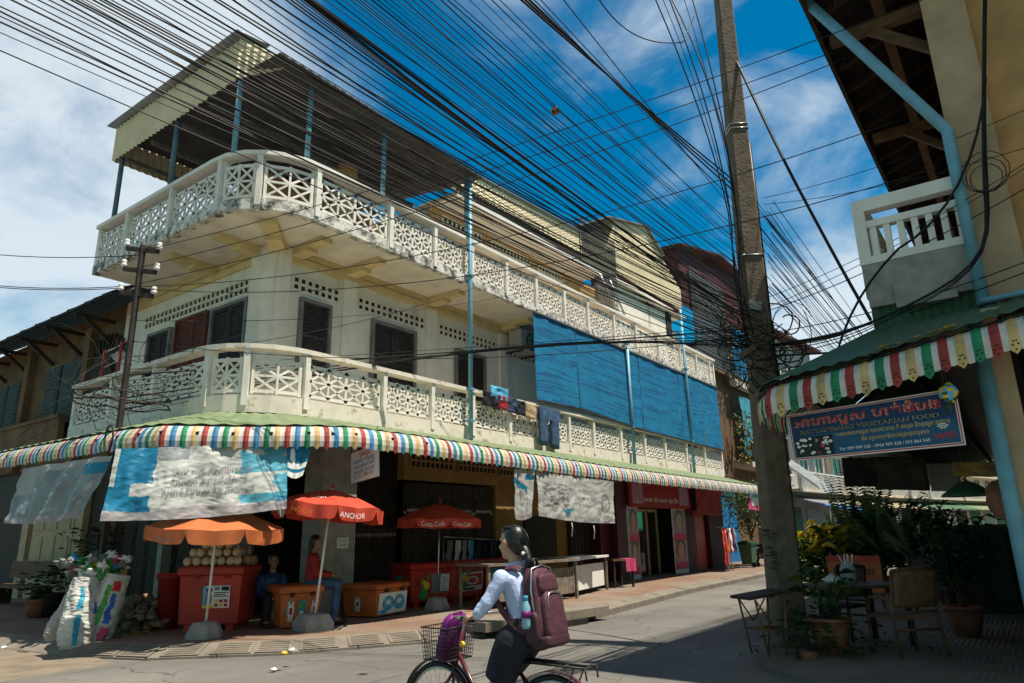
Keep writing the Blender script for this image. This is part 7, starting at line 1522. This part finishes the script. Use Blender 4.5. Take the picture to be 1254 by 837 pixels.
# hair: cap, bun root and low ponytail
g = MB(); E = lambda o, rx, ry, rz: g.ell(HC+R_ @ V(o), rx, ry, rz, 14, 10, rot=R_)
E((0, -.034, .036), .083, .090, .088); E((0, -.072, -.008), .072, .058, .080); E((.0, .02, .082), .066, .060, .036)
for q in (-1, 1): E((q*.056, -.055, .0), .026, .040, .055)
E((0, -.125, -.055), .035, .035, .035)
limb(g, [HC+R_ @ V((0, -.135, -.06)), HC+R_ @ V((-.01, -.165, -.12)), HC+R_ @ V((-.015, -.155, -.17)), HC+R_ @ V((-.01, -.14, -.22))], [.030, .031, .024, .009]); organic('hair', g, GP, M['hair'], .008, 3)
g = MB(); hr = random.Random(12)
for i in range(46):
    a = hr.uniform(-.075, .075); z = hr.uniform(-.06, .10); p0 = HC+R_ @ V((a, hr.uniform(-.02, .05), .10 if i % 3 == 0 else z)); p1 = HC+R_ @ V((a*.5, -.135, hr.uniform(-.02, .03))); p2 = HC+R_ @ V((hr.uniform(-.035, .015), -.16+hr.gauss(0, .012), -.14)); p3 = HC+R_ @ V((hr.uniform(-.04, .02), -.15+hr.gauss(0, .02), hr.uniform(-.26, -.19)))
    if i % 3: g.tube([p1.lerp(p2, .35), p2, p3], [.004, .003, .0012], 4)
    else: c = HC+R_ @ V((a*1.1, -.06, .125)); g.tube(bez(p0, c, p1, 7), .0026, 4)
g.build('loose_strands', M['hair'], GP)
g = MB(); g.ell(HC+R_ @ V((-.012, -.142, -.075)), .036, .030, .018, 10, 6); g.build('hair_tie', M['txt_black'], GP); g = MB(); g.ell(HC+R_ @ V((-.045, -.145, -.07)), .013, .013, .013, 8, 6); g.build('hair_bead', M['paper'], GP)
# shirt
g = MB(); torso(g, [(bp_(0, -.295, .90), .160, .122, LX, LY), (bp_(0, -.295, .97), .150, .115, LX, LY), (bp_(0, -.285, 1.05), .138, .105, LX, LY), (bp_(0, -.25, 1.18), .152, .115, LX, LY), (bp_(0, -.22, 1.265), .165, .098, LX, LY), (bp_(0, -.212, 1.315), .105, .070, LX, LY), (bp_(0, -.207, 1.335), .062, .058, LX, LY)])
rs_ = random.Random(5)
for i in (0, 1):
    P_ = []; RR = []
    for k in range(13):
        t = k/12; p = sh[i].lerp(el[i], t/.5) if t < .5 else el[i].lerp(wr[i]+V((0, .01, 0)), (t-.5)/.5); P_.append(p+V((rs_.gauss(0, .003), rs_.gauss(0, .003), -.008*math.sin(t*math.pi)))); RR.append((.056-.018*t)*(1+.05*math.sin(k*2.4)))
    g.tube(P_, RR, 14); g.ell(sh[i], .060, .058, .056, 12, 8); g.ell(P_[-1], RR[-1], RR[-1], RR[-1], 8, 6)
    g.ell(el[i], .047, .047, .047, 10, 8)
organic('shirt', g, GP, M['shirt'], .008, 3, .4)
g = MB(); g.tube([bp_(.058*math.cos(t), -.205+.056*math.sin(t), 1.345+.012*math.sin(t)*-1) for t in [i*.3307 for i in range(20)]], [.016]*20, 6); g.build('collar', M['shirt'], GP)
g = MB(); g.tube([bp_(-.03, -.115, 1.27), bp_(-.02, -.14, 1.15), bp_(-.02, -.165, 1.0)], [.02, .022, .028], 6); g.build('neck_tie', M['navy'], GP)
# shorts
g = MB(); torso(g, [(bp_(0, -.30, .80), .165, .125, LX, LY), (bp_(0, -.30, .88), .172, .130, LX, LY), (bp_(0, -.298, .98), .160, .122, LX, LY), (bp_(0, -.295, 1.01), .150, .114, LX, LY)])
for i in (0, 1):
    k2 = hp[i].lerp(kn[i], .70); P_ = [hp[i], hp[i].lerp(kn[i], .3), hp[i].lerp(kn[i], .55), k2]; g.tube([p for p in P_], [.118, .120, .114, .108], 16); g.ell(hp[i], .115, .115, .11, 12, 8)
    g.tube([k2-V((0, 0, .0)), k2+(kn[i]-hp[i])*.06], [.108, .104], 14)
organic('shorts', g, GP, M['navy'], .010, 3, .5)
for i in (0, 1): g = MB(); g.rings([[an[i]+V((w*math.cos(q), y0+l*math.sin(q), z)) for q in [2*math.pi*j/14 for j in range(14)]] for w, l, y0, z in ((.042, .115, .045, -.075), (.047, .122, .045, -.055), (.044, .10, .03, -.03), (.040, .06, 0, .01))]); g.build('shoe', M['black'], GP)
# backpack and bottle
BPK = thing('backpack', 'plum coloured backpack on the back of the cyclist', 'backpack', bp_(0, -.46, .86))
Zb = V((0, .16, 1)).normalized(); Yb = V((0, 1, -.16)).normalized(); pc = bp_(0, -.415, 1.085)
g = MB(); rbox(g, pc, LX, Yb, Zb, .135, .078, .245, .5, 28, .14); g.build('main_bag', M['plum'], BPK)
g = MB(); rbox(g, pc-Yb*.080-Zb*.075, LX, Yb, Zb, .115, .042, .155, .5, 24, .10); g.build('front_pocket', M['plum'], BPK)
g = MB(); rbox(g, pc-Yb*.070+Zb*.135, LX, Yb, Zb, .105, .028, .06, .42, 24, .06); g.build('top_pocket', M['plum'], BPK)
g = MB(); rbox(g, pc-Yb*.03-Zb*.225, LX, Yb, Zb, .142, .092, .042, .5, 24, -.0); g.build('base_panel', M['plumdark'], BPK)
for q in (-1, 1): g = MB(); rbox(g, pc+LX*q*.140-Zb*.13, LX, Yb, Zb, .028, .06, .095, .5, 16); g.build('side_pocket', M['plumdark'], BPK)
g = MB(); P_ = [pc+LX*x*.72-Yb*.118+Zb*(z-.01) for x, z in ((-.12, -.02), (-.118, .04), (-.09, .075), (0, .085), (.09, .075), (.118, .04), (.12, -.02))]; g.tube(P_, .005, 5); P_ = [pc+LX*x*.132-Yb*y+Zb*z for x, y, z in ((-1.05, .03, -.18), (-1.06, .03, .1), (-.85, .04, .235), (0, .05, .255), (.85, .04, .235), (1.06, .03, .1), (1.05, .03, -.18))]; g.tube(P_, .006, 5); g.build('zip', M['chrome'], BPK)
g = MB(); g.tube([pc+LX*-.03+Zb*.255, pc+LX*-.02+Zb*.30, pc+LX*.02+Zb*.30, pc+LX*.03+Zb*.255], .012, 6); g.build('grab_handle', M['black'], BPK)
for i, q in ((0, -1), (1, 1)):
    g = MB(); P_ = bez(pc+LX*q*.09+Yb*.06+Zb*.245, bp_(q*.12, -.22, 1.375), bp_(q*.118, -.095, 1.22), 8)+bez(bp_(q*.118, -.095, 1.22), bp_(q*.145, -.12, 1.05), bp_(q*.155, -.38, .93), 8)[1:]
    for a, c in zip(P_[:-1], P_[1:]): g.bar(a, c+(c-a)*.1, .045, .014, 0, V((q*.5, .7, .6)))
    g.build('shoulder_strap', M['plum'], BPK)
bo = bp_(-.175, -.41, .955); WB = thing('water_bottle', 'clear blue capped water bottle in the side pocket of the backpack', 'bottle', bo)
M['clearblue'] = mat('clear_blue_plastic', (.20, .42, .50), .12, .1, spec=.6)
g = MB(); g.lathe(bo, [(.026, 0), (.031, .02), (.029, .06), (.032, .09), (.031, .13), (.016, .165), (.013, .175)], 14); g.build('bottle_body', M['clearblue'], WB); g = MB(); g.lathe(bo+V((0, 0, .175)), [(.016, 0), (.016, .024), (.012, .028)], 12); g.build('cap', M['skyblue'], WB); g = MB(); g.lathe(bo+V((0, 0, .065)), [(.0325, 0), (.0335, .045)], 14); g.build('label_band', M['purple'], WB)

# ---------------------------------------------------------------- seated people in the shade
def seated(label, root, face, hz, top, legs, hairlen, seed, seat_z=.45, skin='skindark', armf=.35):
    f = V((math.cos(face), math.sin(face), 0)); s = V((f.y, -f.x, 0)); P = lambda a, b_, z: V((root.x, root.y, 0))+s*a+f*b_+V((0, 0, z)); T_ = thing('person', label, 'person', V((root.x, root.y, SW)))
    hip = seat_z+.10; c = P(0, .04, hz-.11)
    g = MB(); R = head(g, c, f, s, .98); limb(g, [P(0, .0, hz-.30), P(0, .02, hz-.20)], [.055, .05])
    torso(g, [(P(0, 0, hip-.06), .16, .12, s, f), (P(0, 0, hip+.1), .15, .11, s, f), (P(0, .01, hip+.3), .155, .11, s, f), (P(0, 0, hz-.36), .165, .09, s, f), (P(0, 0, hz-.30), .08, .06, s, f)])
    S_, E_, W_, K_, A_ = [], [], [], [], []
    for q in (-1, 1):
        S_.append(P(q*.18, 0, hz-.37)); E_.append(P(q*.23, .08, hz-.62)); W_.append(P(q*.10, armf, hz-.66)); K_.append(P(q*.12, .42, seat_z+.08)); A_.append(P(q*.13, .40, SW+.08))
        limb(g, [S_[-1], E_[-1], W_[-1]], [.05, .042, .03]); limb(g, [P(q*.1, .02, hip-.02), K_[-1], A_[-1]], [.09, .062, .042]); limb(g, [A_[-1], A_[-1]+f*.14-V((0, 0, .045))], [.042, .032]); hand(g, W_[-1], f*.8-s*q*.5, V((0, 0, -1)), .17, .7, -q)
    organic('body', g, T_, M[skin], .011, 3); face_marks(T_, c, R)
    g = MB(); E = lambda o, rx, ry, rz: g.ell(c+R @ V(o), rx, ry, rz, 12, 9, rot=R)
    E((0, -.03, .04), .088, .095, .092); E((0, -.06, -.02), .08, .06, .09)
    limb(g, [c+R @ V((0, -.09, -.03)), c+R @ V((0, -.11, -.05-hairlen))], [.06, .035]); organic('hair', g, T_, M['hair'], .012, 3)
    g = MB(); torso(g, [(P(0, 0, hip-.04), .178, .135, s, f), (P(0, 0, hip+.1), .168, .125, s, f), (P(0, .01, hip+.3), .172, .125, s, f), (P(0, 0, hz-.36), .18, .105, s, f), (P(0, 0, hz-.29), .085, .068, s, f)])
    for i in (0, 1): limb(g, [S_[i], E_[i], E_[i].lerp(W_[i], .8)], [.066, .056, .045])
    organic('shirt', g, T_, M[top], .012, 3)
    g = MB(); torso(g, [(P(0, 0, hip-.10), .185, .14, s, f), (P(0, 0, hip+.06), .175, .132, s, f)])
    for i, q in ((0, -1), (1, 1)): limb(g, [P(q*.1, .02, hip-.02), K_[i], A_[i]+V((0, 0, .04))], [.105, .078, .06])
    organic('trousers', g, T_, M[legs], .013, 3)
    for i in (0, 1): g = MB(); g.ell(A_[i]+f*.06-V((0, 0, .04)), .06, .14, .04, 10, 6, rot=Matrix.Rotation(face-math.pi/2, 3, 'Z')); g.build('sandal', M['black'], T_)
    st0 = thing('plastic_stool', 'stool under the '+('blue shirted' if top == 'signblue' else 'red shirted')+' seated person', 'stool', V((root.x, root.y, SW))); g = MB(); g.lathe(P(0, 0, seat_z-.03), [(.17, 0), (.18, .03), (.16, .035)], 12); g.build('seat', M['darkwood'], st0)
    for a in range(4): g = MB(); g.tube([P(.12*math.cos(a*1.57+.78), .12*math.sin(a*1.57+.78), seat_z-.03), P(.17*math.cos(a*1.57+.78), .17*math.sin(a*1.57+.78), SW)], .016, 6); g.build('leg', M['darkwood'], st0)
    return T_
r1 = ond(334, 700, 13.35); seated('person in a blue shirt seated behind the low orange cooler', r1, -2.0, onl(334, 680, r1.x, r1.y), 'signblue', 'navy', .10, 1, .52)
r2 = ond(383, 700, 13.0); seated('person in a red shirt and blue jeans seated beside the beer parasol pole', r2, -.75, onl(383, 656, r2.x, r2.y), 'darkredcloth', 'jean', .22, 2, .72)
